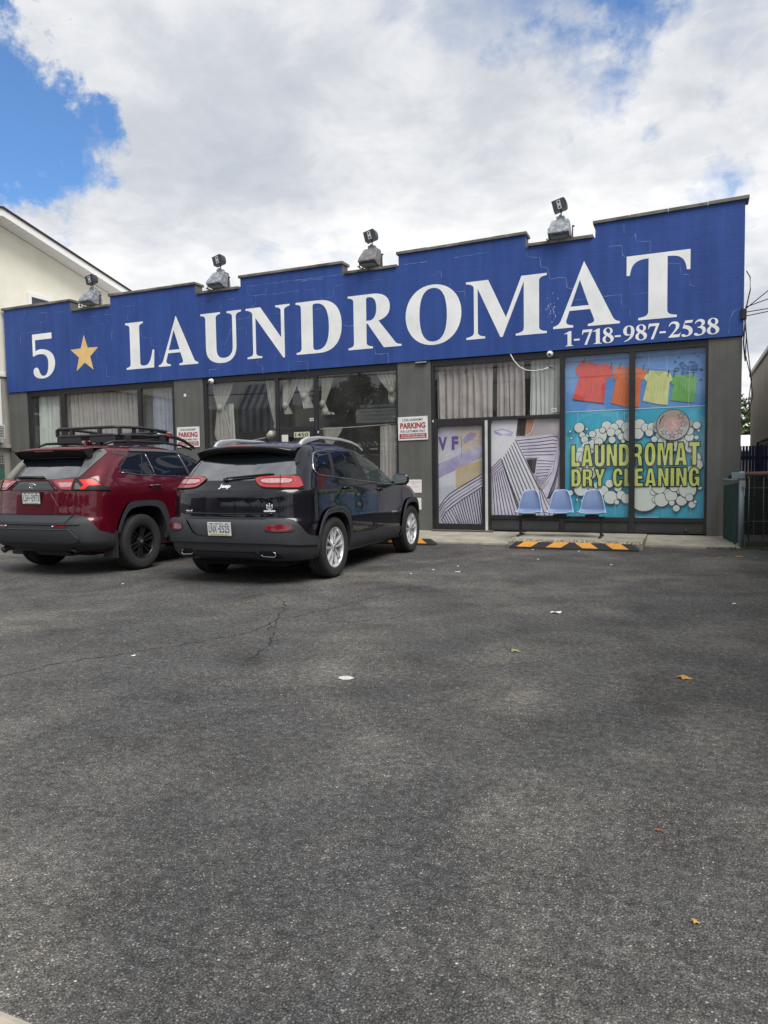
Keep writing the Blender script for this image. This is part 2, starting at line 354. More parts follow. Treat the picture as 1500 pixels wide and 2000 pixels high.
for i,(pts,w) in enumerate([([(-4.7,2.75),(-4.0,3.15),(-3.9,3.54),(-3.67,3.87),(-3.4,4.32),(-3.2,4.69),(-3.23,5.25),(-3.04,5.79),(-2.86,6.55),(-2.6,7.3)],.0075),
    ([(-2.7,3.9),(-2.8,4.37),(-3.0,4.8),(-3.2,5.15),(-3.54,5.89),(-3.9,6.3)],.009),([(-3.0,4.6),(-3.12,4.95),(-3.3,5.2)],.008),([(-5.4,2.6),(-4.4,2.95)],.006),([(-3.15,5.2),(-2.6,5.35),(-2.1,5.9)],.005)]): crack(pts,w,i)
# loose aggregate: small pale stones lying in the surface, thickest near the camera
def pebbles():
    n=2600; u=RNG.random(n); dist=1.15+9*(u**1.9); ang=YAW*-1+ (RNG.random(n)-.5)*1.15
    x=dist*np.sin(ang); y=dist*np.cos(ang); r=(.0014+.0022*RNG.random(n)**2.4)*(1+dist*.16)
    base=np.array([(1,0,0),(.3,.95,0),(-.8,.6,0),(-.8,-.6,0),(.3,-.95,0),(0,0,.8)]); fs=[(0,1,5),(1,2,5),(2,3,5),(3,4,5),(4,0,5)]
    V=[];F=[];mi=[]
    for i in range(n):
        a=RNG.random()*6.28; c,s=math.cos(a),math.sin(a); sx,sy=r[i],r[i]*RNG.uniform(.5,.95)
        j=base+RNG.normal(0,.15,base.shape); j[:5,2]=-.3; b=len(V)
        for p in j: V.append((x[i]+(p[0]*sx*c-p[1]*sy*s),y[i]+(p[0]*sx*s+p[1]*sy*c),max(-.001,p[2]*r[i]*.7+.0012)))
        F+=[(b+f[0],b+f[1],b+f[2]) for f in fs]; mi+=[int(RNG.choice([0,0,0,1,1,2]))]*5
    me=bpy.data.meshes.new('loose_stones'); me.from_pydata(V,[],F)
    for m in (mat('stone_grey',(.13,.13,.125),.85),mat('stone_pale',(.27,.26,.24),.8),mat('stone_tan',(.22,.16,.11),.85)): me.materials.append(m)
    me.polygons.foreach_set('material_index',mi); tag(link('loose_stones',me),kind='stuff')
pebbles()
# ================================================================== LAUNDROMAT
def blockmat(name,col,col2,rough=.75,bump=.35,mort=.0):
    m=mat(name,col,rough,vscale=1.6,col2=col2,thr=(.25,.75)); t=m.node_tree; b=t.nodes['Principled BSDF']
    tcn=t.nodes.new('ShaderNodeTexCoord'); sp=t.nodes.new('ShaderNodeSeparateXYZ'); t.links.new(tcn.outputs['Object'],sp.inputs[0]); cb=t.nodes.new('ShaderNodeCombineXYZ'); t.links.new(sp.outputs[0],cb.inputs[0]); t.links.new(sp.outputs[2],cb.inputs[1])
    br=t.nodes.new('ShaderNodeTexBrick'); t.links.new(cb.outputs[0],br.inputs['Vector']); br.inputs['Scale'].default_value=1; br.inputs['Brick Width'].default_value=.406; br.inputs['Row Height'].default_value=.203; br.inputs['Mortar Size'].default_value=.006; br.inputs['Mortar Smooth'].default_value=.5
    nz=t.nodes.new('ShaderNodeTexNoise'); nz.inputs['Scale'].default_value=55; nz.inputs['Detail'].default_value=6; t.links.new(tcn.outputs['Object'],nz.inputs['Vector'])
    mm=t.nodes.new('ShaderNodeMath'); mm.operation='MULTIPLY_ADD'; mm.inputs[1].default_value=-(mort or 1.2); t.links.new(br.outputs['Fac'],mm.inputs[0]); t.links.new(nz.outputs['Fac'],mm.inputs[2])
    bp=t.nodes.new('ShaderNodeBump'); bp.inputs['Strength'].default_value=bump; bp.inputs['Distance'].default_value=.006; t.links.new(mm.outputs[0],bp.inputs['Height']); t.links.new(bp.outputs[0],b.inputs['Normal'])
    # run-down streaks: noise squeezed along x, stretched along z
    mp=t.nodes.new('ShaderNodeMapping'); mp.inputs['Scale'].default_value=(7,1,.35); t.links.new(tcn.outputs['Object'],mp.inputs[0]); n2=t.nodes.new('ShaderNodeTexNoise'); n2.inputs['Scale'].default_value=1; n2.inputs['Detail'].default_value=5; t.links.new(mp.outputs[0],n2.inputs['Vector'])
    rp=t.nodes.new('ShaderNodeValToRGB'); rp.color_ramp.elements[0].position=.35; rp.color_ramp.elements[1].position=.7; rp.color_ramp.elements[0].color=(.86,.86,.88,1); rp.color_ramp.elements[1].color=(1.06,1.06,1.06,1); t.links.new(n2.outputs['Fac'],rp.inputs[0])
    src=b.inputs['Base Color'].links[0].from_socket; x=t.nodes.new('ShaderNodeMix'); x.data_type='RGBA'; x.blend_type='MULTIPLY'; x.inputs[0].default_value=1; t.links.new(src,x.inputs[6]); t.links.new(rp.outputs[0],x.inputs[7]); t.links.new(x.outputs[2],b.inputs['Base Color'])
    return m
GREY=blockmat('grey_painted_block',(.088,.091,.085),(.135,.137,.128),.8,.35,.25)
BLUE=blockmat('blue_painted_block',(.027,.067,.252),(.037,.085,.308),.62,.28); BLUE.node_tree.nodes['Principled BSDF'].inputs['Specular IOR Level'].default_value=.25
BLACK=mat('dark_bronze_frame',(.020,.020,.023),.42,spec=.5,var=.25,vscale=3)
KICK=mat('charcoal_kickplate',(.040,.042,.044),.6,var=.2,vscale=4)
COPE=mat('weathered_coping',(.075,.066,.056),.9,vscale=3.5,col2=(.24,.225,.20),thr=(.33,.72),bump=.6,bscale=70,bdist=.005)
WHITE=mat('white_sign_paint',(.72,.75,.75),.6,vscale=2.2,col2=(.86,.88,.88),thr=(.3,.62))
GOLD=mat('gold_star_paint',(.70,.47,.17),.55,vscale=5,col2=(.80,.57,.25))
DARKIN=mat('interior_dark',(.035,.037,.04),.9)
LB=empty('laundromat_building',(0,D,0)); tag(LB,'long one storey laundromat with stepped blue parapet over grey block piers and glass storefront','building')
PX=(0,D,0)
def bp(mb,name,parent=LB): return mb.build(name,parent)
# all children are modelled in metres from the building's origin (x, y behind the facade, z)
BL,BR=-15.45,.79
for x0,x1 in ((-15.43,-14.83),(-10.38,-9.62),(-5.10,-4.44),(.29,.775)):
    w=MB(); w.box(x0,x1,0,.30,-.05,3.295,GREY); bp(w,'pier')
w=MB(); w.box(-15.43,-15.20,.30,19,-.05,4.7,GREY); bp(w,'side_wall'); w=MB(); w.box(.545,.775,.30,19,-.05,4.9,GREY); bp(w,'side_wall')
w=MB(); w.box(-15.43,.775,19,19.2,-.05,4.6,GREY); bp(w,'rear_wall')
w=MB(); w.box(-15.2,.545,.26,19,4.35,4.5,mat('pale_bounce_roof',(.42,.42,.41),.7,var=.15,vscale=1)); bp(w,'roof')  # unseen roof, coloured pale to bounce light up the house wall
w=MB(); w.box(-15.2,.545,.01,19,.0,.115,mat('interior_floor',(.12,.115,.10),.5)); bp(w,'floor')
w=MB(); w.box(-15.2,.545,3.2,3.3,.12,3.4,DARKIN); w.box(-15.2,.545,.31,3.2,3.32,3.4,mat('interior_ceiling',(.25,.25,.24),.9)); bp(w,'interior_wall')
# parapet with its stepped outline
T1,T2=5.30,5.075
out=[(BL,3.305),(BR,3.305),(BR,T1+.098),(-1.47,T1+.045),(-1.47,T2+.055),(-2.65,T2+.045),(-2.65,T1+.035),(-5.04,T1+.0),(-5.04,T2),(-6.225,T2),(-6.225,T1-.02),(-8.57,T1-.02),(-8.57,T2-.02),(-9.72,T2-.01),(-9.72,T1-.02),(-12.07,T1-.02),(-12.07,T2-.01),(-13.28,T2-.01),(-13.28,T1),(BL,T1)]
w=MB(); w.prism(out,BLUE,lambda p:(p[0],-.03,p[1]),lambda p:(p[0],.22,p[1])); bp(w,'parapet')
# coping stones, one by one
caps=[(BL-.06,-13.25,T1),(-13.23,-12.10,T2-.01),(-12.11,-9.69,T1-.02),(-9.68,-8.60,T2-.01),(-8.61,-6.19,T1-.02),(-6.18,-5.07,T2),(-5.08,-2.62,T1+.017),(-2.61,-1.50,T2+.05),(-1.51,BR+.06,T1+.05)]
R=random.Random(5)
for (a,b,z) in caps:
    k=max(1,round((b-a)/.61)); L=(b-a)/k
    for i in range(k):
        w=MB(); x0=a+i*L+.003; x1=a+(i+1)*L-.003; dz=R.uniform(-.0015,.0015)
        if b>.8: dz+=.024*((x0+x1)/2+1.5)-.006
        if a==-5.08: dz+=.0155*((x0+x1)/2+3.85)
        w.box(x0,x1,-.065+R.uniform(-.004,.004),.26,z+dz,z+dz+.052+R.uniform(-.003,.003),COPE,.006); sl_=.024 if b>.8 else (.0155 if a==-5.08 else 0); w.v=[(vx,vy,vz+sl_*(vx-(x0+x1)/2)) for vx,vy,vz in w.v]; bp(w,'coping_stone')
# blocks turned back at every step, bare on the returns
for x in (-13.28,-9.72,-6.225,-2.65):
    w=MB(); w.box(x+.001,x+.006,-.028,.215,T2-.02,T1-.03,GREY); bp(w,'parapet_return')
# letters
SER={
'L':"M0 1 L.50 1 L.50 .965 C.42 .955 .39 .93 .39 .88 L.39 .14 C.39 .08 .42 .06 .50 .06 C.62 .06 .68 .12 .74 .38 L.79 .38 L.77 0 L0 0 L0 .035 C.09 .05 .12 .07 .12 .12 L.12 .88 C.12 .93 .09 .95 0 .965 Z",
'A':"M0 0 L.32 0 L.32 .035 C.24 .045 .20 .06 .21 .12 L.26 .27 L.585 .27 L.64 .12 C.66 .06 .64 .045 .55 .035 L.55 0 L1.04 0 L1.04 .035 C.98 .045 .95 .07 .92 .14 L.49 1.04 L.13 .14 C.10 .07 .07 .05 0 .035 Z M.28 .335 L.425 .75 L.565 .335 Z",
'U':"M0 1 L.49 1 L.49 .965 C.40 .955 .38 .93 .38 .88 L.38 .28 C.38 .13 .44 .07 .56 .07 C.70 .07 .78 .15 .78 .30 L.78 .88 C.78 .93 .74 .955 .65 .965 L.65 1 L1.0 1 L1.0 .965 C.91 .955 .87 .93 .87 .88 L.87 .30 C.87 .08 .73 -.03 .52 -.03 C.26 -.03 .12 .08 .12 .28 L.12 .88 C.12 .93 .09 .955 0 .965 Z",
'N':"M0 1 L.34 1 L.80 .37 L.80 .88 C.80 .93 .77 .955 .68 .965 L.68 1 L1.0 1 L1.0 .965 C.91 .955 .875 .93 .875 .88 L.875 -.02 L.84 -.03 L.225 .80 L.225 .12 C.225 .06 .26 .045 .36 .035 L.36 0 L.02 0 L.02 .035 C.12 .045 .155 .06 .155 .12 L.155 .89 C.13 .93 .08 .955 0 .965 Z",
'D':"M0 1 L.50 1 C.84 1 1.0 .82 1.0 .50 C1.0 .18 .82 0 .50 0 L0 0 L0 .035 C.09 .045 .115 .07 .115 .12 L.115 .88 C.115 .93 .09 .955 0 .965 Z M.375 .90 C.375 .935 .40 .945 .45 .945 C.65 .945 .725 .78 .725 .50 C.725 .22 .65 .06 .46 .06 C.40 .06 .375 .08 .375 .13 Z",
'R':"M0 1 L.50 1 C.74 1 .85 .90 .85 .75 C.85 .60 .76 .53 .62 .50 L.95 .08 C.98 .05 1.0 .04 1.07 .035 L1.07 0 L.72 0 L.40 .46 L.375 .46 L.375 .12 C.375 .07 .40 .045 .50 .035 L.50 0 L0 0 L0 .035 C.09 .045 .115 .07 .115 .12 L.115 .88 C.115 .93 .09 .955 0 .965 Z M.375 .90 C.375 .935 .39 .945 .43 .945 C.53 .945 .58 .88 .58 .74 C.58 .60 .53 .515 .43 .515 L.375 .515 Z",
'O':"M.53 1.035 C.85 1.035 1.06 .80 1.06 .50 C1.06 .20 .85 -.035 .53 -.035 C.21 -.035 0 .20 0 .50 C0 .80 .21 1.035 .53 1.035 Z M.53 .975 C.35 .975 .27 .80 .27 .50 C.27 .20 .35 .025 .53 .025 C.71 .025 .79 .20 .79 .50 C.79 .80 .71 .975 .53 .975 Z",
'M':"M0 1 L.40 1 L.71 .33 L.98 1 L1.41 1 L1.41 .965 C1.31 .955 1.28 .93 1.28 .88 L1.28 .12 C1.28 .07 1.31 .045 1.41 .035 L1.41 0 L.88 0 L.88 .035 C.98 .045 1.02 .07 1.02 .12 L1.02 .90 L.65 0 L.61 0 L.21 .87 L.21 .12 C.21 .07 .25 .045 .34 .035 L.34 0 L0 0 L0 .035 C.09 .045 .14 .07 .14 .12 L.14 .88 C.14 .93 .09 .955 0 .965 Z",
'T':"M0 1 L.94 1 L.94 .70 L.89 .70 C.87 .88 .80 .935 .61 .935 L.61 .13 C.61 .07 .64 .045 .75 .035 L.75 0 L.18 0 L.18 .035 C.30 .045 .33 .07 .33 .13 L.33 .935 C.14 .935 .07 .88 .05 .70 L0 .70 Z",
'5':"M0 1 L.64 1 L.64 .86 L.09 .86 L.09 .60 C.20 .64 .28 .64 .34 .63 C.58 .60 .72 .48 .72 .30 C.72 .08 .52 -.06 .30 -.06 C.12 -.06 0 0 0 .11 C0 .18 .05 .21 .10 .21 C.18 .21 .18 .13 .22 .07 C.25 .02 .29 0 .33 0 C.45 0 .50 .12 .50 .30 C.50 .47 .38 .52 .25 .52 C.14 .52 .09 .50 .04 .48 L0 .48 Z",
'1':"M.0 .84 L.30 1 L.42 1 L.42 .12 C.42 .07 .45 .045 .54 .035 L.54 0 L.06 0 L.06 .035 C.15 .045 .19 .07 .19 .12 L.19 .80 C.17 .84 .10 .83 0 .80 Z",
'7':"M.04 1 L.62 1 L.62 .95 L.30 0 L.15 0 L.44 .83 L.20 .83 C.10 .83 .07 .79 .04 .68 L0 .68 Z",
'8':"M.32 1.01 C.49 1.01 .59 .90 .59 .77 C.59 .66 .53 .60 .45 .55 C.58 .49 .65 .39 .65 .27 C.65 .09 .51 -.01 .32 -.01 C.13 -.01 0 .09 0 .24 C0 .36 .07 .45 .18 .51 C.09 .57 .04 .65 .04 .76 C.04 .91 .16 1.01 .32 1.01 Z M.32 .96 C.24 .96 .20 .90 .20 .83 C.20 .74 .28 .67 .38 .61 C.42 .65 .44 .70 .44 .77 C.44 .89 .39 .96 .32 .96 Z M.26 .46 C.20 .41 .18 .33 .18 .24 C.18 .12 .24 .04 .33 .04 C.42 .04 .47 .10 .47 .18 C.47 .29 .38 .38 .26 .46 Z",
'9':"M.32 1.01 C.52 1.01 .64 .86 .64 .64 C.64 .28 .42 .04 .06 -.03 L.05 .01 C.26 .08 .38 .22 .42 .42 C.36 .37 .30 .36 .24 .36 C.09 .36 0 .49 0 .67 C0 .87 .13 1.01 .32 1.01 Z M.32 .95 C.23 .95 .20 .84 .20 .68 C.20 .52 .25 .43 .33 .43 C.38 .43 .42 .45 .43 .48 C.44 .54 .445 .59 .445 .64 C.445 .85 .41 .95 .32 .95 Z",
'2':"M.02 .72 C.05 .90 .16 1.01 .32 1.01 C.49 1.01 .60 .90 .60 .75 C.60 .56 .40 .38 .24 .18 L.50 .18 C.58 .18 .61 .20 .64 .28 L.67 .28 L.60 0 L0 0 L0 .03 C.24 .30 .41 .52 .41 .70 C.41 .80 .35 .87 .25 .87 C.16 .87 .10 .81 .06 .71 Z",
'3':"M.04 .76 C.08 .92 .19 1.01 .32 1.01 C.47 1.01 .57 .92 .57 .79 C.57 .69 .52 .63 .44 .58 C.56 .53 .62 .44 .62 .31 C.62 .12 .45 -.02 .20 -.02 C.08 -.02 0 .02 0 .09 C0 .14 .03 .17 .09 .17 C.17 .17 .20 .07 .29 .07 C.38 .07 .44 .14 .44 .25 C.44 .40 .34 .47 .18 .48 L.18 .52 C.32 .55 .40 .62 .40 .73 C.40 .81 .34 .87 .26 .87 C.18 .87 .12 .83 .08 .75 Z",
'5s':"M.20 1 L.62 1 L.56 .84 L.19 .84 L.15 .72 C.40 .70 .60 .56 .60 .33 C.60 .12 .42 -.02 .18 -.02 C.06 -.02 0 .02 0 .08 C0 .13 .04 .16 .09 .16 C.18 .16 .20 .06 .27 .06 C.35 .06 .40 .14 .40 .24 C.40 .41 .26 .50 .05 .52 Z",
'-':"M0 .33 L.34 .33 L.34 .45 L0 .45 Z"}
def serif(ch,x,z,h,m,name='letter',sx=1.,y=-.0325,w=None):
    me=svgmesh(SER[ch]); mb=MB(); k=h*sx
    if w: 
        mxx=max(v.co.x for v in me.vertices); k=w/mxx
    mb.mesh(me,m,lambda v:(x+v[0]*k,y,z+v[1]*h)); return mb.build(name,LB,fix=False)
HL=1.03
for ch,x,w in (('L',-11.66,.80),('A',-10.75,1.06),('U',-9.60,1.03),('N',-8.46,1.05),('D',-7.27,1.02),('R',-6.11,1.11),('O',-4.91,1.09),('M',-3.73,1.45)):
    serif(ch,x,3.61,HL,WHITE,w=w)
serif('A',-2.17,3.665,1.055,WHITE,w=1.10); serif('T',-.965,3.685,1.06,WHITE,w=.975); serif('5',-14.53,3.64,1.0,WHITE,'numeral_five',w=.71)
star=[]
for i in range(10):
    r=.45 if i%2==0 else .185; a=math.pi/2+i*math.pi/5; star.append((-12.895+r*.98*math.cos(a),4.045+r*math.sin(a)))
w=MB(); w.add([(x,-.0325,z) for x,z in star],[tuple(range(10))],GOLD); bp(w,'gold_star')
ph="1-718-987-2538"; x=-1.98; adv={'1':.60,'-':.50,'7':.66,'8':.74,'9':.72,'2':.74,'3':.70,'5':.70}
tot=sum(adv[c] for c in ph); sc=2.44/tot
for i,c in enumerate(ph):
    serif('5s' if c=='5' else c,x,3.352+.009*i/13,.255,WHITE,'digit',sx=sc/.255*1.04,y=-.0335); x+=adv[c]*sc
# mortar cracks that were caulked and show as pale stepped lines in the blue paint
CK1=mat('crack_caulk',(.07,.12,.34),.7,vscale=6,col2=(.27,.32,.50),thr=(.4,.7))
def z1(x,y): return (x/3,380+y/3)
def z2(x,y): return (380+x/3,430+y/3)
def z3(x,y): return (800+x*700/1500,370+y*350/750)
def fac(x,y):
    d=fwW+r2W*((x-750)/FPX)-u2W*((y-1000)/FPX); t=(D-.03)/d.y; return (d.x*t,EYE+d.z*t)
CRK=[(z1,[(145,672),(145,712),(112,725),(112,752)],5),(z1,[(228,655),(228,695),(272,690),(272,745),(235,750),(235,800),(120,815),(120,870)],5),(z1,[(305,645),(305,690),(385,686)],4),(z1,[(530,715),(570,712),(575,755),(610,760),(610,810)],6),
(z1,[(515,770),(525,775),(525,820)],4),(z1,[(560,820),(565,950),(590,960),(592,1015)],4),(z1,[(655,800),(655,850)],8),(z1,[(610,705),(665,700)],6),(z1,[(690,662),(785,650),(785,685),(745,690),(747,735)],4),(z1,[(625,1010),(625,1065),(668,1072),(668,1115)],6),(z1,[(825,790),(830,835),(885,840),(885,880),(930,895),(935,940),(950,950)],5),
(z1,[(1205,630),(1245,627),(1245,590)],6),(z1,[(1228,1075),(1228,1028),(1280,1020),(1285,990)],6),(z1,[(1435,1020),(1435,1062)],8),(z1,[(938,1045),(940,1100)],5),
(z2,[(65,480),(105,475),(105,445)],6),(z2,[(155,520),(155,470),(230,463)],4),(z2,[(310,390),(315,445),(360,440),(420,436),(420,400)],5),(z2,[(360,440),(358,490),(330,510)],6),(z2,[(310,388),(470,368),(610,350),(700,338),(855,318)],6),(z2,[(435,437),(610,412)],4),(z2,[(640,408),(705,405),(705,460)],5),(z2,[(710,462),(810,450),(815,385),(870,378)],4),
(z2,[(620,358),(720,345),(750,345)],7),(z2,[(490,300),(490,355)],5),(z2,[(1010,357),(1120,345),(1120,305)],4),(z2,[(1210,262),(1300,250),(1385,240)],5),(z2,[(250,580),(320,570),(325,545)],6),(z2,[(175,735),(205,670),(210,640),(300,630),(305,675)],9),(z2,[(88,925),(88,875),(140,872),(145,845)],6),(z2,[(293,865),(295,915)],7),(z2,[(365,820),(375,850),(400,852),(402,900)],5),(z2,[(552,895),(553,832),(663,826),(665,885)],7),
(z2,[(608,700),(615,660),(632,640)],7),(z2,[(700,525),(745,515),(745,490)],5),(z2,[(705,590),(745,585),(748,612)],5),(z2,[(868,610),(890,622),(940,618)],7),(z2,[(1025,735),(1055,740),(1058,785),(1135,782),(1136,840)],7),(z2,[(445,550),(505,545)],4),(z2,[(1385,330),(1445,300),(1445,360)],4),
(z3,[(187,285),(330,262)],5),(z3,[(0,312),(85,300)],4),(z3,[(490,250),(492,282),(545,285),(548,325),(580,330),(585,375),(655,368),(658,412),(690,415)],6),(z3,[(690,462),(760,455)],4),(z3,[(805,448),(885,440),(885,490),(922,492),(922,535)],7),(z3,[(835,240),(887,233),(890,275),(910,285)],6),(z3,[(945,185),(948,218),(1008,217),(1008,260)],7),(z3,[(898,150),(898,182)],5),(z3,[(922,390),(922,440),(1000,432)],5),(z3,[(1078,312),(1130,308),(1135,355),(1172,357),(1175,400),(1195,407)],6),
(z3,[(85,340),(133,345),(133,385),(168,388),(168,420)],4),(z3,[(175,430),(232,425),(232,470)],4),(z3,[(1335,600),(1338,550),(1355,510),(1390,495)],7),(z3,[(763,370),(775,400),(805,402),(805,440)],3),(z3,[(310,318),(325,316)],6)]
R=random.Random(9)
for fz,pts,wd in CRK:
    P=[]; 
    for a,b in zip(pts,pts[1:]):
        A1,B1=Vector(fac(*fz(*a))),Vector(fac(*fz(*b))); n=max(1,int((A1-B1).length/.06))
        for i in range(n): P.append(A1.lerp(B1,i/n)+Vector((R.gauss(0,.0035),R.gauss(0,.0035))))
    P.append(Vector(fac(*fz(*pts[-1])))); vs=[];fs=[]
    for i,p in enumerate(P):
        d=(P[min(i+1,len(P)-1)]-P[max(i-1,0)]).normalized(); ww=wd*.00085*R.uniform(.25,1.25)
        vs+=[(p.x-d.y*ww,-.0312,p.y+d.x*ww),(p.x+d.y*ww,-.0312,p.y-d.x*ww)]
    for i in range(len(P)-1): fs.append((2*i,2*i+1,2*i+3,2*i+2))
    w=MB(); w.add(vs,fs,CK1); bp(w,'crack_caulk')
# white scuff beside the M
w=MB(); R=random.Random(2)
for i in range(38):
    x=-2.20+R.gauss(0,.05); z=4.02+R.gauss(0,.13); a=R.uniform(0,3); r=R.uniform(.002,.008); w.add([(x+r*math.cos(a+q)*(.5 if q%2 else 1),-.0315-i*.00001,z+2.2*r*math.sin(a+q)) for q in (0,1.6,3.1,4.7)],[(0,1,2,3)],WHITE)
bp(w,'paint_scuff')['kind']='stuff'
# ------------------------------------------------------------------ storefront windows
GLASSP=glassmat('poster_pane_glass',(.99,.99,.99),.8,dirt=.02)
GLASS=glassmat('shop_glass',(.97,.98,.98),1.7,dirt=.045)
def bars(mb,lst,y0=-.0,y1=.07,m=BLACK):
    for (x0,x1,z0,z1) in lst: mb.box(x0,x1,y0,y1,z0,z1,m,.004)
def window(name,frame,panes,parent=LB,gm=GLASS):
    w=MB(); bars(w,frame,.02,.10); f=bp(w,name)
    for (x0,x1,z0,z1) in panes:
        p=MB(); p.box(x0,x1,.050,.056,z0,z1,gm); p.build('pane',f)
    return f
HZ=3.175
# bay 1 (left)
window('storefront_window',[(-14.829,-10.381,HZ,3.294),(-14.829,-14.70,.14,HZ-.001),(-10.46,-10.381,.14,HZ-.001),(-13.75,-13.62,.14,HZ-.001),(-11.43,-11.33,.14,HZ-.001),(-14.69,-13.76,.14,.45),(-13.61,-11.44,.14,.45),(-11.32,-10.47,.14,.45)],
  [(-14.70,-13.75,.45,HZ),(-13.62,-11.43,.45,HZ),(-11.33,-10.46,.45,HZ)])
# bay 2 (entrance behind the parked cars)
window('storefront_window',[(-9.619,-5.101,HZ,3.294),(-9.619,-9.53,.14,HZ-.001),(-5.15,-5.101,.14,HZ-.001),(-7.83,-7.75,.14,HZ-.001),(-6.93,-6.85,.14,HZ-.001),(-9.52,-7.84,.14,.45),(-6.84,-5.16,.14,.45),(-7.74,-6.94,2.10,2.18)],
  [(-9.53,-7.83,.45,HZ),(-7.75,-6.93,2.18,HZ),(-6.85,-5.15,.45,HZ)])
def door(x0,x1,z0,z1,hinge,name='shop_door',pane=None):
    w=MB(); px0,px1,pz0,pz1=pane; bars(w,[(x0,px0,z0,z1),(px1,x1,z0,z1),(px0+.001,px1-.001,pz1,z1),(px0+.001,px1-.001,z0,pz0)],.005,.075); d=bp(w,name)
    p=MB(); p.box(px0,px1,.042,.047,pz0,pz1,GLASS); p.build('pane',d); return d
d=door(-7.735,-6.945,.13,2.095,0,pane=(-7.62,-7.06,.40,1.97))
h=MB(); h.tube([(-7.02,-.03,.95),(-7.02,-.03,1.25)],.012,mat('brushed_steel',(.45,.45,.46),.35,1.)); h.build('handle',d)
# bay 3 + 4
w3=window('storefront_window',[(-4.439,.289,HZ+.01,3.294),(-4.439,-4.38,.14,HZ+.009),(.25,.289,.14,HZ+.009),(-2.07,-1.985,.14,HZ+.009),(-.92,-.825,.14,HZ+.009),(-4.379,-2.071,2.15,2.205),(-3.40,-3.31,.14,2.149),(-3.309,-2.071,.35,.42),(-1.984,-.921,.33,.40),(-.824,.249,.33,.40),(-3.309,-2.071,.14,.17),(-1.984,-.921,.14,.17),(-.824,.249,.14,.17)],
  [(-4.38,-2.07,2.205,HZ+.01),(-3.31,-2.07,.42,2.15),(-1.985,-.92,.40,HZ+.01),(-.825,.25,.40,HZ+.01)],gm=GLASSP)
for (a,b) in ((-3.309,-2.071),(-1.984,-.921),(-.824,.249)):
    k=MB(); k.box(a,b,.045,.07,.171,.349 if a<-3 else .329,KICK); k.build('kickplate',w3)
d=door(-4.375,-3.405,.13,2.148,0,pane=(-4.325,-3.465,.25,2.07))
k=MB(); k.box(-3.405,-3.358,-.012,.012,.125,2.145,mat('white_aluminium',(.55,.56,.57),.5,var=.15,vscale=3),.003); bp(k,'door_edge_trim')
k=MB(); k.box(-4.43,-3.25,-.09,.02,.12,.14,mat('threshold_metal',(.25,.24,.22),.5,.8)); bp(k,'threshold')
k=MB(); k.lathe([(0,-.03),(.02,-.03),(.024,0),(.028,.05)],mat('red_brown_pipe',(.10,.04,.03),.6),'y',(-.02,.03,.20),14); bp(k,'drain_spout')
for (x,z) in ((-4.405,2.17),(-6.84,2.05)):
    k=MB(); k.box(x-.012,x+.012,.008,.02,z-.02,z+.02,mat('white_plastic',(.7,.7,.7),.4),.003); bp(k,'door_contact')
# ------------------------------------------------------------------ curtains (each hangs by itself)
def curtain(x0,x1,z0,z1,y,m,label,folds=7,amp=.035,knots=None,seed=0,trans=0,group=None):
    """knots: list of (z, x, width) where the cloth is gathered"""
    R=random.Random(seed); nu,nv=folds*10,26 if knots else 10; vs=[];fs=[]; ph=[R.uniform(0,6) for _ in range(4)]
    for j in range(nv+1):
        z=z1+(z0-z1)*j/nv
        cx,wd=(x0+x1)/2,(x1-x0)
        if knots:
            K_=[(z1,(x0+x1)/2,x1-x0)]+knots
            for a,b in zip(K_,K_[1:]):
                if a[0]>=z>=b[0]:
                    t=(a[0]-z)/(a[0]-b[0]+1e-9); t=t**1.3 if b[2]<a[2] else t**.7; cx=a[1]+(b[1]-a[1])*t; wd=a[2]+(b[2]-a[2])*t
        for i in range(nu+1):
            u=i/nu; q=u*folds*2*math.pi
            s=wd/(x1-x0)
            yy=y+amp*(.55+.45*s)*(math.sin(q+.6*math.sin(q*.37+ph[0]))+.4*math.sin(q*1.73+ph[1]+z*.5))+.01*math.sin(z*3+ph[2])
            xx=cx+(u-.5)*wd+ .012*math.sin(q+1)+.01*math.sin(z*2.3+u*9+ph[3])*s
            vs.append((xx,D+yy,z))
    for j in range(nv):
        for i in range(nu): a=j*(nu+1)+i; fs.append((a,a+1,a+nu+2,a+nu+1))
    mb=MB(); mb.add(vs,fs,m,True)
    if knots:
        for (z,x,wv) in knots:
            if wv<.2:
                n0=len(mb.v); mb.lathe([(0,.06),(.04,.058),(.056,.03),(.062,0),(.055,-.035),(.035,-.055),(0,-.06)],m,'z',(x,D+y-.01,z),18); mb.v[n0:]=[(a+(a-x)*.22*math.sin(9*c+5*math.atan2(b-D-y,a-x)),b,c+.018*math.sin(7*(a-x)/.06+2)) for a,b,c in mb.v[n0:]]
    return tag(mb.build('curtain',fix=False),label,'curtain',group)
CW=mat('ivory_curtain',(.40,.385,.34),.9,var=.12,vscale=5,spec=.2); CG=mat('taupe_curtain',(.44,.41,.39),.9,var=.15,vscale=4,spec=.2); CB=mat('blue_grey_curtain',(.34,.37,.46),.9,var=.2,vscale=4,spec=.2); CL=mat('pale_green_white_curtain',(.60,.63,.60),.9,var=.1,vscale=3,spec=.2)
curtain(-14.68,-13.98,.5,3.17,.20,CL,'pale curtain behind the leftmost pane of the left storefront window',7,seed=1)
curtain(-14.25,-13.2,.5,3.17,.32,CG,'beige curtain beside the leftmost mullion of the left storefront window',8,seed=2)
curtain(-13.62,-12.7,.5,3.17,.20,CG,'taupe curtain in the left part of the wide middle pane above the red car',8,seed=3)
curtain(-12.75,-11.48,.5,3.17,.24,CG,'taupe curtain in the right part of the wide middle pane above the red car',12,seed=4)
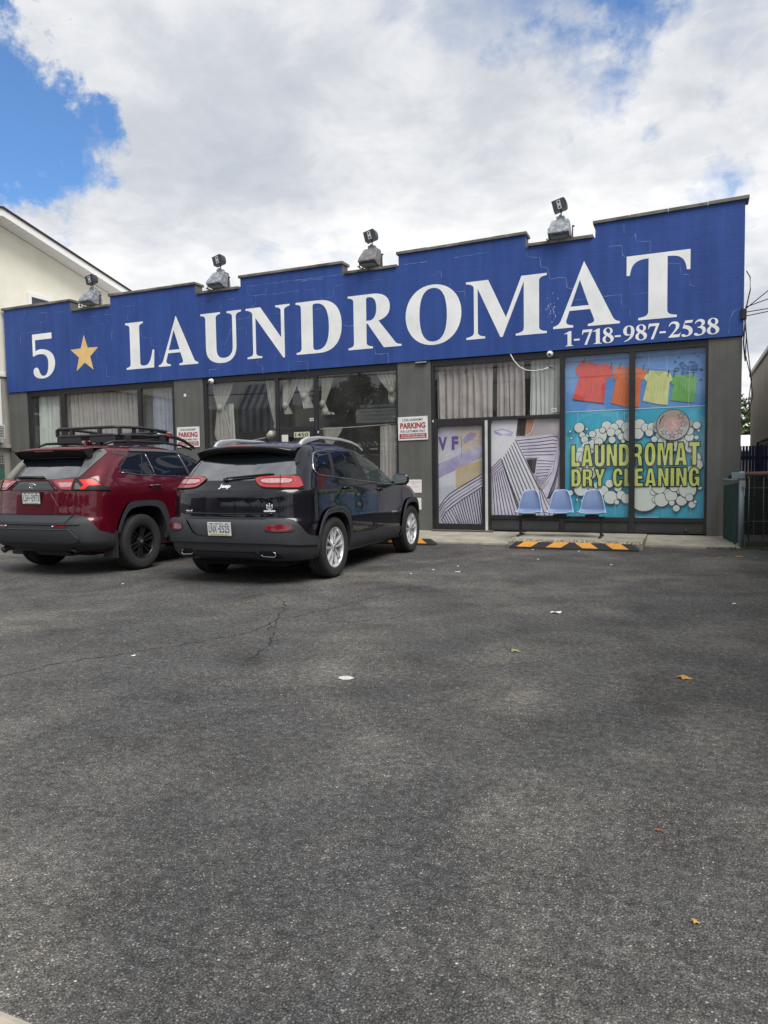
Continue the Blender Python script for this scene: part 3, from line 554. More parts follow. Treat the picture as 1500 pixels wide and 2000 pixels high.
curtain(-11.42,-11.12,.5,3.17,.30,mat('charcoal_curtain',(.10,.10,.11),.9,var=.2,vscale=4),'narrow charcoal curtain just right of the mullion, above the roof rack end',4,seed=5)
curtain(-11.15,-10.40,.5,3.17,.21,CB,'blue grey curtain beside the grey pier with the left parking sign',7,seed=6)
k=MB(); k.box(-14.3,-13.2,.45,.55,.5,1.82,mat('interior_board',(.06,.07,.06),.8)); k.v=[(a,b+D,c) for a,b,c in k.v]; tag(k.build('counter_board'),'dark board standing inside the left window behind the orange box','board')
k=MB(); k.box(-13.98,-13.80,.30,.42,1.45,1.86,mat('orange_card',(.65,.20,.07),.6),.005); k.box(-13.76,-13.70,.32,.42,1.45,1.85,mat('orange_card',(.65,.20,.07),.6),.005); k.v=[(a,b+D,c) for a,b,c in k.v]; tag(k.build('orange_box'),'orange card box behind the left window just above the red car roof','box')
# bay 2
curtain(-9.52,-8.95,1.25,3.17,.16,CW,'ivory curtain tied twice at the left edge of the entrance window',6,.02,[(2.65,-9.30,.15),(2.1,-9.25,.45),(1.80,-9.22,.16),(1.25,-9.2,.3)],seed=11)
curtain(-9.50,-9.05,.5,2.75,.30,CL,'long pale curtain hanging straight behind the tied one left of the entrance door',5,.02,seed=18)
curtain(-8.15,-7.86,2.2,3.17,.14,CW,'slim ivory curtain at the right edge of the striped awning reflection',3,.015,[(2.2,-7.87,.1)],seed=12)
curtain(-7.74,-7.35,2.45,3.17,.14,CW,'short knotted ivory curtain at left of the transom over the door',4,.02,[(2.62,-7.66,.12),(2.42,-7.58,.2)],seed=13)
curtain(-7.45,-6.95,2.55,3.17,.15,CW,'short knotted ivory curtain at right of the transom over the door',6,.02,[(2.80,-7.22,.13),(2.52,-7.12,.24)],seed=14)
curtain(-6.84,-6.55,2.4,3.17,.15,CW,'slim ivory curtain at the left edge of the dark pane',3,.02,[(2.62,-6.80,.08),(2.45,-6.74,.14)],seed=15)
curtain(-5.62,-5.14,2.62,3.17,.14,CW,'ivory curtain gathered in a white knot beside the middle grey pier',6,.02,[(2.80,-5.28,.14),(2.6,-5.27,.16)],seed=16)
curtain(-6.80,-6.35,1.55,2.14,.13,CW,'low ivory curtain gathered under the rod behind the black car roof rail',6,.02,[(1.75,-6.68,.10),(1.5,-6.66,.2)],seed=17)
curtain(-5.55,-5.15,.5,2.14,.13,CG,'long taupe curtain below the rod beside the middle grey pier',5,.02,seed=19)
k=MB(); k.tube([(-6.84,.11,2.115),(-6.0,.10,2.13),(-5.15,.11,2.165)],.006,mat('white_rod',(.75,.75,.73),.5)); k.v=[(a,b+D,c) for a,b,c in k.v]; tag(k.build('curtain_rod'),'thin white rod across the dark pane between the two low curtains','rod')
k=MB(); k.tube([(-9.45,.11,1.93),(-8.7,.10,1.90),(-8.1,.10,1.99),(-7.98,.10,2.02)],.007,mat('white_rod',(.75,.75,.73),.5)); n0=len(k.v); k.lathe([(0,.08),(.06,.07),(.09,.03),(.095,-.01),(.07,-.06),(0,-.08)],CW,'z',(-7.98,.10,2.03),18); k.v[n0:]=[(a+.03*math.sin(14*c+3*b*10),b,c+.022*math.sin(30*(a+8))) for a,b,c in k.v[n0:]]; k.v=[(a,b+D,c) for a,b,c in k.v]; tag(k.build('curtain_rod'),'sagging white rod with knotted cloth end behind the left pane by the door','rod')
# lettering and notices on the dark pane
NG=mat('notice_grey',(.075,.085,.085),.6); ND=mat('notice_dark_ink',(.015,.02,.02),.6)
k=MB(); k.add([(-6.02,D+.070,2.20),(-5.17,D+.070,2.19),(-5.17,D+.070,2.46),(-6.02,D+.070,2.47)],[(0,1,2,3)],NG)
NL=mat('notice_faded_ink',(.10,.14,.135),.6)
wall_text(k,"SELF SERVICE CUSTOMERS",-5.55,2.49,D+.069,.76,.055,NL,.01)
for i,(s,wd) in enumerate((("WE ARE NOT RESPONSIBLE FOR",.72),("YOUR PERSONAL PROPERTY",.66),("LOST, DAMAGED OR STOLEN CLOTHES",.74))): wall_text(k,s,-5.56,2.39-.075*i,D+.069,wd,.045,ND,.012)
tag(k.build('notice_sign',fix=False),'dim grey self service customers notice low in the dark pane above the rod','sign')
k=MB(); k.box(-7.39,-7.03,-.004,.004,1.955,2.065,mat('number_plate_cream',(.52,.52,.40),.5),.002); k.v=[(a,b+D,c) for a,b,c in k.v]; wall_text(k,"1450",-7.21,1.972,D-.0055,.30,.075,mat('black_ink',(.012,.012,.013),.5),.012)
tag(k.build('house_number_sign',fix=False),'cream plate reading 1450 on the entrance door head','sign')
k=MB(); k.box(-7.68,-7.53,-.002,.001,1.86,2.02,mat('paper_white',(.66,.66,.62),.7)); k.v=[(a,b+D,c) for a,b,c in k.v]; tag(k.build('paper_notice'),'small blank white paper on the entrance door left of the 1450 plate','paper')
def sticker(x,z,label):
    k=MB(); k.box(x-.045,x+.045,.0465,.0475,z-.03,z+.03,mat('paper_white',(.66,.66,.62),.7)); k.v=[(a,b+D,c) for a,b,c in k.v]
    k.box(x-.028,x+.028,D+.0455,D+.0462,z-.012,z+.012,mat("blue_grey_ink",(.1,.12,.18),.6)); tag(k.build('window_sticker',fix=False),label,'sticker')
sticker(-7.0,2.31,'small white sticker low in the transom pane over the entrance door'); sticker(-2.17,2.28,'small white sticker at lower right of the curtained transom pane')
# bay 3 curtains
curtain(-4.37,-3.30,2.21,3.18,.16,CG,'wide taupe curtain at the left of the transom over the posters',8,.03,seed=21)
curtain(-3.22,-2.72,2.21,3.18,.16,CG,'middle taupe curtain of the transom over the posters',5,.03,seed=22)
curtain(-2.62,-2.05,2.21,3.18,.17,CL,'pale curtain at the right of the transom by the hanging white cable',7,.02,seed=23)
curtain(-4.37,-2.05,2.21,3.18,.42,mat('brown_back_curtain',(.13,.115,.105),.9),'dark curtain lining behind the transom curtains over the posters',14,.03,seed=24)
# ================================================================== POSTERS
class Print:
    """flat print built up in thin layers, each a hair nearer the street"""
    def __init__(s,y): s.mb=MB(); s.y=y
    def up(s): s.y-=.00016; return s.y
    def poly(s,p,m): flat(s.mb,p,s.up(),m); return s
    def strip(s,P,w,m):
        vs=[];fs=[];y=s.up(); ws=w if hasattr(w,'__len__') else [w]*len(P)
        for i,p in enumerate(P):
            a=Vector(P[max(i-1,0)]);b=Vector(P[min(i+1,len(P)-1)]);d=(b-a); d=d.normalized() if d.length>0 else Vector((1,0))
            vs+=[(p[0]-d.y*ws[i]/2,y,p[1]+d.x*ws[i]/2),(p[0]+d.y*ws[i]/2,y,p[1]-d.x*ws[i]/2)]
        s.mb.add(vs,[(2*i,2*i+1,2*i+3,2*i+2) for i in range(len(P)-1)],m); return s
    def text(s,t,cx,z,w,h,m,bold=0.,**k):
        y=s.up(); wall_text(s.mb,t,cx,z,y,w,h,m,bold,**k); return s
def lerp(a,b,t): return (a[0]+(b[0]-a[0])*t,a[1]+(b[1]-a[1])*t)
def along(P,t):
    L=[math.dist(a,b) for a,b in zip(P,P[1:])]; d=t*sum(L)
    for l,a,b in zip(L,P,P[1:]):
        if d<=l+1e-9: return lerp(a,b,d/l if l else 0)
        d-=l
    return P[-1]
INK=mat('print_navy_stripe',(.030,.022,.075),.5); CLO=mat('print_lilac_cloth',(.62,.58,.76),.5,vscale=3.2,col2=(.78,.76,.84),thr=(.35,.65)); CLO2=mat('print_pale_cloth',(.72,.74,.80),.5,vscale=4,col2=(.82,.82,.84))
# door poster: blurred towels above, striped fold below
def dp(X,Y): return (-4.325+(X-160)/432*.86, 2.07-(Y-735)/930*1.82)
P=Print(D+.075)
DB=mat('print_blurred_pastel',(.74,.70,.72),.5,vscale=2.4,col2=(.52,.47,.78),thr=(.42,.66),detail=2)
P.poly([(-4.33,.24),(-3.46,.24),(-3.46,2.075),(-4.33,2.075)],DB)
PEACH=mat('print_peach',(.80,.58,.40),.5,vscale=3,col2=(.60,.53,.62),thr=(.35,.7),detail=2); LILAC=mat('print_lilac',(.36,.32,.62),.5,vscale=3,col2=(.55,.50,.66),thr=(.35,.7),detail=2); CREAM=mat('print_cream',(.68,.63,.52),.5,vscale=3,col2=(.62,.58,.66),thr=(.35,.7),detail=2); OCH=mat('print_ochre_towel',(.66,.46,.20),.5,vscale=6,col2=(.70,.55,.34),thr=(.35,.65),detail=3)
P.poly([dp(330,745),(dp(592,728)),dp(592,900),dp(420,960),dp(300,900)],CREAM)
P.poly([dp(400,830),dp(592,800),dp(592,1010),dp(480,1060),dp(390,960)],PEACH)
P.poly([dp(162,1090),dp(592,930),dp(592,1060),dp(162,1230)],LILAC)
P.poly([dp(162,1230),dp(592,1040),dp(592,1300),dp(162,1480)],CLO2)
P.poly([dp(325,1140),dp(580,1060),dp(580,1210),dp(330,1330)],OCH)
RR=random.Random(4)
for i in range(13): x=335+i*19; P.strip([dp(x,1150-i*5),dp(x+4,1310-i*10)],.006,CREAM)
for i in range(14): x=170+i*11; P.strip([dp(x,1330-i*3),dp(x+6,1440-i*6)],.004,LILAC)
VIO=mat('print_violet_ink',(.16,.08,.42),.5); PINK=mat('print_pink_blur',(.62,.30,.42),.5)
P.text('V',dp(205,0)[0],dp(0,968)[1],.175,.26,VIO,.05).text('F',dp(325,0)[0],dp(0,960)[1],.13,.25,VIO,.05)
P.poly([dp(400,870)]+[dp(x,y) for x,y in ((430,830),(480,810),(530,825),(500,860),(450,880),(420,905))],LILAC); P.poly([dp(x,y) for x,y in ((440,820),(480,800),(530,812),(500,830))],PINK)
P.strip([dp(385,825),dp(390,1040)],.006,VIO)
P.poly([dp(x,y) for x,y in ((162,1560),(230,1450),(330,1370),(592,1190),(592,1665),(162,1665))],CLO)
F0=[(162,1520),(210,1440),(270,1380),(350,1330),(592,1190)]; F1=[(180,1640),(225,1560),(300,1500),(400,1430),(592,1310)]
for i in range(5):
    t=i/4; P.strip([dp(*lerp(a,b,t)) for a,b in zip(F0,F1)],.017 if i!=2 else .01,INK)
for i in range(19):
    t=(i+.5)/19; a=along(F1,t); dx=(24-16*t)*(1 if i else 1); b=(min(a[0]+60-30*t+dx,590),1664)
    if i<6: b=(min(a[0]+(1664-a[1])*.55,590),1664)
    P.strip([dp(*a),dp(*lerp(a,b,.5)),dp(*b)],.017,INK)
tag(P.mb.build('towel_poster',fix=False),'pastel poster of folded striped towels on the shop door left of the white post','poster')
# side poster: knotted striped towel
def sp_(X,Y): return (-3.31+(X-665)/655*1.24, 2.15-(Y-670)/905*1.73)
P=Print(D+.085)
P.poly([(-3.32,.41),(-2.065,.41),(-2.065,2.16),(-3.32,2.16)],mat('print_soft_grey',(.46,.43,.43),.5,vscale=1.5,col2=(.54,.51,.52)))
P.poly([sp_(x,y) for x,y in ((660,665),(925,665),(905,860),(760,1040),(660,1090))],CLO2)
P.poly([sp_(x,y) for x,y in ((690,770),(780,755),(880,790),(870,830),(780,835),(700,800))],LILAC); P.poly([sp_(x,y) for x,y in ((710,775),(780,768),(855,795),(780,812))],CLO2)
P.poly([sp_(x,y) for x,y in ((925,665),(1008,665),(992,830),(905,830))],mat('print_brown_black',(.035,.025,.025),.5)); P.poly([sp_(x,y) for x,y in ((1008,665),(1090,665),(1062,820),(992,815))],mat('print_skin_tan',(.55,.29,.19),.5))
P.strip([sp_(1090,680),sp_(1065,760),sp_(1050,800),sp_(1000,830)],.012,CLO2)
def stripes(edgeA,edgeB,n,w,base=None,m=INK,lo=0.,hi=1.,k=4):
    if base: P.poly([sp_(*p) for p in edgeA+edgeB[::-1]],base)
    for i in range(n):
        t=lo+(hi-lo)*(i+.5)/n; P.strip([sp_(*lerp(along(edgeA,s/k),along(edgeB,s/k),t)) for s in range(k+1)],w,m)
P.poly([sp_(x,y) for x,y in ((665,835),(800,815),(905,850),(760,1060),(665,1120))],CLO2)
stripes([(665,1120),(770,1010)],[(665,1215),(790,1120)],4,.014,CLO)                         # band from the left
stripes([(665,1200),(680,1590)],[(800,1130),(960,1590)],8,.015,CLO)                           # hanging stripes at lower left
stripes([(905,850),(1240,822),(1300,870),(1312,960),(1300,1080),(1240,1215),(1120,1345)],[(1000,1150),(1110,1080),(1130,1060),(1130,1080),(1120,1130),(1105,1180),(1090,1260)],7,.011,CLO)
P.poly([sp_(x,y) for x,y in ((905,852),(1240,824),(1300,880),(1280,1000),(1130,1060),(990,1060))],CLO)
for i in range(7):
    a=(918+i*13,872+i*28); b=(1296-i*3,850+i*32); P.strip([sp_(*a),sp_(*lerp(a,b,.5)),sp_(*(b[0]-40,b[1]-8+i*2)),sp_(*b)],.015,INK)
P.poly([sp_(x,y) for x,y in ((1110,1040),(1280,1010),(1250,1170),(1130,1240),(1080,1190))],CLO)
for i in range(6): P.strip([sp_(1108-i*3,1062+i*30),sp_(1190,1068+i*27),sp_(1270-i*14,1075+i*24)],.013,INK)
P.poly([sp_(x,y) for x,y in ((1000,1050),(1105,1046),(1085,1180),(1055,1178))],mat('print_brown_black',(.035,.025,.025),.5))
stripes([(1300,900),(1318,1000),(1300,1300),(1180,1500)],[(1250,1200),(1200,1280),(1170,1330),(1120,1345)],0,.01,CLO)
for i in range(8): P.strip([sp_(1316-i*4,1020+i*25),sp_(1300-i*10,1180+i*22),sp_(1270-i*9,1330+i*10),sp_(1222-i*4,1420)],.008,INK)
stripes([(1150,1330),(1200,1420),(1310,1590)],[(1090,1290),(1010,1460),(1000,1590)],6,.014,CLO)
# the broad diagonal band in front
P.poly([sp_(x,y) for x,y in ((885,850),(930,900),(1135,1345),(1080,1420),(1100,1590),(985,1590),(770,1070),(760,1030))],CLO2)
for i in range(8):
    t=i/7; a=lerp((900,862),(768,1045),t); b=lerp((1132,1345),(960,1590),t); P.strip([sp_(*a),sp_(*lerp(a,b,.5)),sp_(*b)],.017,INK)
tag(P.mb.build('towel_poster',fix=False),'tall poster of a knotted white and navy striped towel, right of the white post','poster')
# laundry poster over two panes
P=Print(D+.140)
SKYB=mat('print_sky_blue',(.09,.28,.72),.45,vscale=1.3,col2=(.20,.45,.82),thr=(.3,.7),detail=3); CYAN=mat('print_cyan',(.045,.43,.64),.45,vscale=1.5,col2=(.065,.52,.72),thr=(.3,.7),detail=3)
P.poly([(-2.0,2.24),(.26,2.235),(.26,3.2),(-2.0,3.2)],SKYB); P.poly([(-2.0,.38),(.26,.38),(.26,2.235),(-2.0,2.24)],CYAN)
TREEP=mat('print_dark_leaves',(.03,.12,.36),.5)
RR=random.Random(8)
for i in range(46):
    a=RR.uniform(0,6.28); r=RR.uniform(0,.33); cx=.04+r*math.cos(a); cz=2.86+.75*r*math.sin(a); q=RR.uniform(.02,.05)
    if cx+q<.245: P.poly([(cx+q*math.cos(j*1.26+i),cz+q*.8*math.sin(j*1.26+i)) for j in range(5)],TREEP)
WL=mat('print_white_line',(.62,.78,.82),.5)
P.strip([(-1.985,2.238),(.25,2.245)],.013,WL)
LINE=mat('print_line_dark',(.03,.03,.07),.5)
P.strip([(-1.98,3.02),(-1.2,3.0),(-.5,2.90),(.25,2.78)],.006,mat('print_rope',(.5,.52,.6),.5))
sh=[('red',(.70,.085,.065),(.64,.075,.065),[(-1.72,3.11),(-1.82,2.98),(-1.79,2.86),(-1.74,2.88),(-1.87,2.45),(-1.6,2.40),(-1.34,2.36),(-1.30,2.77),(-1.22,2.80),(-1.19,2.97),(-1.30,3.03),(-1.40,3.02),(-1.50,3.055),(-1.60,3.09)]),
('orange',(.78,.20,.075),(.73,.18,.075),[(-1.12,2.98),(-1.20,2.87),(-1.15,2.72),(-1.13,2.80),(-1.22,2.36),(-1.0,2.29),(-.77,2.27),(-.74,2.71),(-.65,2.75),(-.655,2.88),(-.76,2.925),(-.85,2.93),(-.95,2.935),(-1.03,2.96)]),
('yellow',(.66,.70,.30),(.60,.64,.26),[(-.62,2.87),(-.69,2.75),(-.645,2.68),(-.63,2.73),(-.71,2.37),(-.5,2.31),(-.32,2.28),(-.29,2.66),(-.24,2.70),(-.28,2.80),(-.36,2.84),(-.46,2.82),(-.55,2.86)]),
('green',(.17,.44,.12),(.13,.37,.10),[(-.20,2.785),(-.27,2.66),(-.25,2.60),(-.22,2.63),(-.28,2.36),(-.1,2.33),(.09,2.30),(.12,2.62),(.14,2.66),(.085,2.75),(.0,2.77),(-.08,2.755)])]
for nme,c1,c2,pts in sh:
    a=mat('print_shirt_'+nme,c1,.5,vscale=5,col2=tuple(min(.9,x*1.25) for x in c1),thr=(.35,.7),detail=4); b=mat('print_shirt_fold_'+nme,c2,.5)
    P.poly(pts,a); x0=min(p[0] for p in pts); x1=max(p[0] for p in pts); z0=min(p[1] for p in pts)
    for q in range(5):
        fx=x0+.12+(x1-x0-.22)*q/5; P.strip([(fx+.02,z0+.42-.05*q%.1),(fx+.015,z0+.25),(fx-.01,z0+.12)],[.004,.014,.003],b)
    P.poly([lerp(pts[-1],pts[-3],t) for t in (0,.5,1)]+[((pts[-2][0]),pts[-2][1]-.06)],b)
P.strip([(-1.87,2.452),(-1.6,2.402),(-1.34,2.362)],.010,LINE)
for x,z in ((-1.67,3.10),(-1.22,2.99),(-1.08,2.97),(-.70,2.92),(-.62,2.87),(-.31,2.80),(-.22,2.79),(.07,2.75)): P.strip([(x-.01,z-.05),(x+.012,z+.06)],.012,LINE)
BUB=mat('print_bubble_white',(.72,.80,.76),.45,vscale=3,col2=(.80,.85,.80)); BUBL=mat('print_bubble_ink',(.012,.05,.09),.5)
bubs=[(-1.75,1.96,.088),(-1.63,1.80,.04),(-1.7,1.83,.05),(-1.66,1.75,.06),(-1.42,1.80,.135),(-1.53,1.84,.06),(-1.29,1.97,.085),(-1.36,1.90,.05),(-1.08,2.00,.075),(-1.17,1.94,.07),(-1.22,1.86,.07),(-1.10,1.85,.055),(-1.05,1.78,.06),(-1.2,1.73,.06),(-.95,1.93,.10),(-.92,1.80,.10),(-.76,1.97,.10),(-.78,1.82,.09),(-.66,1.92,.07),(-.56,1.93,.07),(-.60,1.83,.06),(-.48,1.88,.05),(-.44,1.78,.06),(-.52,1.72,.05),(-.40,1.68,.07),(-.36,1.80,.05),(-.20,1.62,.11),(-.08,1.68,.08),(.02,1.74,.07),(.02,1.84,.065),(.13,1.93,.06),(.13,1.73,.035),(-.3,1.58,.08),(.05,1.58,.10),
 (-1.6,1.60,.12),(-1.72,1.55,.07),(-1.52,1.66,.08),(-1.75,1.45,.09),(-1.42,1.70,.07),(-1.66,1.40,.10),(.12,1.40,.08),(.14,1.28,.09),(.05,1.20,.06),(-1.72,1.22,.11),(-1.58,1.18,.13),(-1.80,1.10,.06),(-1.66,1.04,.08),
 (-1.72,.88,.115),(-1.56,.93,.05),(-1.50,.85,.05),(-1.44,.95,.06),(-1.34,.86,.085),(-1.24,.98,.07),(-1.22,.74,.115),(-1.10,.90,.06),(-1.05,.78,.075),(-.96,.72,.085),(-1.12,.66,.04),(-.98,1.0,.05),(-.68,.74,.24),(-.53,.83,.05),(-.50,.70,.05),(-.44,.92,.115),(-.53,1.0,.05),(-.40,.70,.115),(-.30,.82,.06),(-.25,.77,.095),(-.20,.92,.08),(-.24,.65,.045),(-.12,.84,.04),(-.09,.69,.085),(-.17,.56,.055),(.0,.87,.135),(.03,.74,.06),(.07,.62,.055),(.19,.90,.03),(.12,.67,.025),(-1.90,.82,.048),(-1.90,1.9,.022),(-1.88,1.78,.02),(-1.62,1.93,.022),(-1.78,.70,.02),(-1.70,.68,.02),(.16,1.84,.02),(-1.02,1.70,.03),(-.87,1.0,.03)]
for x,z,r in bubs:
    if -1.98<x-r and x+r*1.05<.25:
        P.poly(ellipse(x+r*.035,z-r*.05,r*1.0+.009,r*1.0+.009,22),BUBL); P.poly(ellipse(x,z,r*.97,r*.97,22),BUB)
MED=mat('print_medal_grey',(.50,.52,.50),.4,vscale=4,col2=(.60,.58,.56)); PK=mat('print_medal_pink',(.58,.34,.40),.4,vscale=4,col2=(.66,.44,.38)); TAN=mat('print_tan',(.45,.38,.32),.5)
P.poly(ellipse(-.47,1.97,.07,.06,16),TAN); P.poly(ellipse(.02,1.96,.06,.05,16),TAN)
P.poly(ellipse(-.235,1.945,.262,.262,36),BUBL); P.poly(ellipse(-.237,1.947,.25,.25,36),MED); P.poly([(-.237+.25*math.cos(a),1.947+.25*math.sin(a)) for a in [i*math.pi/16-.1 for i in range(0,20)]]+[(-.42,1.90),(-.25,1.97)],TAN)
P.poly(ellipse(-.235,1.955,.135,.125,28),PK); P.text('5',-.215,1.89,.085,.13,mat('print_medal_cream',(.70,.58,.48),.4),.04)
for (x,z,r) in ((-.11,2.09,.055),(-.075,1.955,.055),(-.13,1.83,.055),(-.245,1.775,.058),(-.37,1.83,.052)):
    for rr,m in ((r*1.15,BUBL),(r*.85,PK)): P.poly([(x+(rr if i%2==0 else rr*.42)*math.cos(math.pi/2+i*math.pi/5),z+(rr if i%2==0 else rr*.42)*math.sin(math.pi/2+i*math.pi/5)) for i in range(10)],m)
P.strip([(-.44,1.97),(-.42,2.05),(-.37,2.11)],.015,BUBL)
YEL=mat('print_yellow_green',(.62,.72,.13),.45,vscale=3,col2=(.68,.78,.22))
GRO={'L':"M0 0 L0 1 L.27 1 L.27 .22 L.56 .22 L.56 0 Z",'A':"M0 0 L.22 1 L.50 1 L.72 0 L.46 0 L.43 .18 L.29 .18 L.26 0 Z M.325 .36 L.395 .36 L.36 .72 Z",
'U':"M0 1 L0 .25 C0 .08 .12 -.02 .32 -.02 C.52 -.02 .64 .08 .64 .25 L.64 1 L.38 1 L.38 .26 C.38 .20 .36 .18 .32 .18 C.28 .18 .26 .20 .26 .26 L.26 1 Z",'N':"M0 0 L0 1 L.26 1 L.42 .48 L.42 1 L.66 1 L.66 0 L.42 0 L.24 .55 L.24 0 Z",
'D':"M0 0 L0 1 L.32 1 C.56 1 .66 .86 .66 .50 C.66 .14 .56 0 .32 0 Z M.26 .80 L.26 .20 C.36 .20 .40 .28 .40 .50 C.40 .72 .36 .80 .26 .80 Z",
'R':"M0 0 L0 1 L.36 1 C.58 1 .66 .90 .66 .72 C.66 .60 .62 .52 .54 .48 C.62 .45 .64 .38 .65 .22 C.65 .10 .66 .04 .69 0 L.43 0 C.40 .06 .40 .16 .39 .26 C.39 .36 .36 .40 .26 .40 L.26 0 Z M.26 .82 L.26 .57 C.36 .57 .40 .61 .40 .70 C.40 .79 .36 .82 .26 .82 Z",
'O':"M.33 1.02 C.56 1.02 .66 .84 .66 .5 C.66 .16 .56 -.02 .33 -.02 C.10 -.02 0 .16 0 .5 C0 .84 .10 1.02 .33 1.02 Z M.33 .82 C.28 .82 .26 .74 .26 .5 C.26 .26 .28 .18 .33 .18 C.38 .18 .40 .26 .40 .5 C.40 .74 .38 .82 .33 .82 Z",
'M':"M0 0 L0 1 L.34 1 L.45 .45 L.56 1 L.90 1 L.90 0 L.67 0 L.67 .66 L.53 0 L.37 0 L.23 .66 L.23 0 Z",'T':"M0 1 L.62 1 L.62 .79 L.44 .79 L.44 0 L.18 0 L.18 .79 L0 .79 Z",'Y':"M0 1 L.27 1 L.36 .66 L.45 1 L.71 1 L.48 .42 L.48 0 L.22 0 L.22 .42 Z",
'C':"M.64 .62 L.40 .62 C.40 .76 .38 .82 .33 .82 C.28 .82 .26 .74 .26 .5 C.26 .26 .28 .18 .33 .18 C.38 .18 .40 .24 .40 .38 L.64 .38 C.64 .12 .54 -.02 .33 -.02 C.10 -.02 0 .16 0 .5 C0 .84 .10 1.02 .33 1.02 C.54 1.02 .64 .88 .64 .62 Z",
'E':"M0 0 L0 1 L.54 1 L.54 .79 L.26 .79 L.26 .61 L.52 .61 L.52 .40 L.26 .40 L.26 .21 L.55 .21 L.55 0 Z",'I':"M0 0 L0 1 L.26 1 L.26 0 Z",
'G':"M.64 .64 L.40 .64 C.40 .76 .38 .82 .33 .82 C.28 .82 .26 .74 .26 .5 C.26 .26 .28 .18 .34 .18 C.38 .18 .41 .22 .41 .34 L.34 .34 L.34 .53 L.66 .53 L.66 0 L.50 0 L.48 .08 C.44 .01 .38 -.02 .30 -.02 C.10 -.02 0 .16 0 .5 C0 .84 .10 1.02 .33 1.02 C.54 1.02 .64 .88 .64 .64 Z"}
def bigtext(t,x0,x1,z,h):
    ms={c:svgmesh(GRO[c]) for c in set(t) if c!=' '}; wd={c:max(v.co.x for v in m.vertices) for c,m in ms.items()}; wd[' ']=.30; gp=.075
    tot=sum(wd[c]+gp for c in t)-gp; kx=(x1-x0)/tot; x=x0; y1=P.up(); y2=P.up()
    for c in t:
        if c!=' ':
            m=ms[c]; f=lambda v:(x+v[0]*kx,y1,z+v[1]*h); P.mb.mesh(m,YEL,f)
            bm=bmesh.new(); bm.from_mesh(m); bmesh.ops.remove_doubles(bm,verts=bm.verts,dist=1e-5)
            for e in bm.edges:
                if e.is_boundary:
                    a=Vector((x+e.verts[0].co.x*kx,z+e.verts[0].co.y*h)); b=Vector((x+e.verts[1].co.x*kx,z+e.verts[1].co.y*h)); d=(b-a)
                    if d.length<1e-6: continue
                    d.normalize(); n=Vector((-d.y,d.x))*.0085; a=a-d*.006; b=b+d*.006
                    P.mb.add([(q.x,y2,q.y) for q in (a+n,b+n,b-n,a-n)],[(0,1,2,3)],BUBL)
            bm.free()
        x+=(wd[c]+gp)*kx
bigtext('LAUNDROMAT',-1.885,.185,1.275,.385); bigtext('DRY CLEANING',-1.885,.185,.925,.315)
for x,z0,z1 in ((-1.78,.42,2.2),(-1.15,.42,.62),(-1.12,1.6,2.2),(-.98,1.9,2.2),(-.38,.42,.55),(-.33,2.3,3.1),(-.6,2.3,3.15),(.0,2.25,2.9),(.05,.45,.6),(-.36,1.1,2.0)): P.strip([(x,z0),(x+RR.uniform(-.02,.02),z1)],.004,WL)
P.strip([(-.8,.405),(-.45,.41)],.012,WL)
tag(P.mb.build('laundry_poster',fix=False),'big blue poster of hanging shirts, soap bubbles and the words LAUNDROMAT DRY CLEANING','poster')
# ================================================================== SIGNS ON THE PIERS
RED=mat('sign_red',(.36,.035,.05),.5); SW=mat('sign_white',(.74,.75,.74),.45,var=.05,vscale=4); DG=mat('sign_dark_ink',(.04,.05,.05),.5)
def parking_sign(x,z,wd,ht,label,tilt):
    e=empty('parking_sign',(x,D-.012,z)); e.rotation_euler=(0,tilt,0); tag(e,label,'sign','parking for customers signs')
    k=MB(); k.box(-wd/2,wd/2,-.004,.004,-ht/2,ht/2,SW,.002); k.build('sign_board',e)
    def tx(nm,s,z0,w,h,m,y=-.0055,b=.02):
        q=MB(); wall_text(q,s,0,z0,y,w*wd,h*ht,m,b); q.build(nm,e,fix=False)
    tx('lettering','5 STAR LAUNDROMAT',.315*ht,.70,.105,DG); tx('lettering','PARKING',.0,.0,.0,RED) if 0 else tx('lettering','PARKING',-.01*ht,.85,.26,RED,b=.045); tx('lettering','FOR CUSTOMERS ONLY',-.17*ht,.84,.10,DG)
    q=MB(); q.add([(-.455*wd,-.0055,-.43*ht),(.455*wd,-.0055,-.43*ht),(.455*wd,-.0055,-.22*ht),(-.455*wd,-.0055,-.22*ht)],[(0,1,2,3)],RED); q.build('red_panel',e,fix=False)
    tx('lettering','ALL OTHERS WILL BE TOWED',-.31*ht,.78,.06,SW,-.0065); tx('lettering','AT VEHICLE OWNERS EXPENSE',-.40*ht,.82,.06,SW,-.0065)
    for sx in (-1,1):
        for sz in (-1,1):
            q=MB(); q.lathe([(0,-.0075),(.006,-.0065),(.007,-.004)],DG,'y',(sx*(wd/2-.02),0,sz*(ht/2-.02)),8); q.build('screw',e)
parking_sign(-10.03,2.05,.60,.44,'white and red customer parking sign on the pier above the red car front',.004)
parking_sign(-4.80,2.05,.60,.44,'white and red customer parking sign on the pier beside the black car windscreen',-.012)
def paper(x,z,wd,ht,label,lines,m):
    k=MB(); k.box(x-wd/2,x+wd/2,D-.006,D-.002,z-ht/2,z+ht/2,SW)
    for (s,zz,w,h) in lines: wall_text(k,s,x,z+zz,D-.0065,w,h,m,.01)
    tag(k.build('paper_notice',fix=False),label,'notice')
paper(-4.79,.955,.30,.25,'white notice with faint pink print on the pier above the black car hood',[('CUSTOMER PARKING',.07,.25,.025),('ONLY',.03,.10,.025),('NO LOITERING',-.02,.18,.02)],mat('pink_print',(.55,.25,.28),.6))
paper(-4.72,.62,.14,.22,'small plain white paper low on the pier just past the black car bonnet',[],RED)
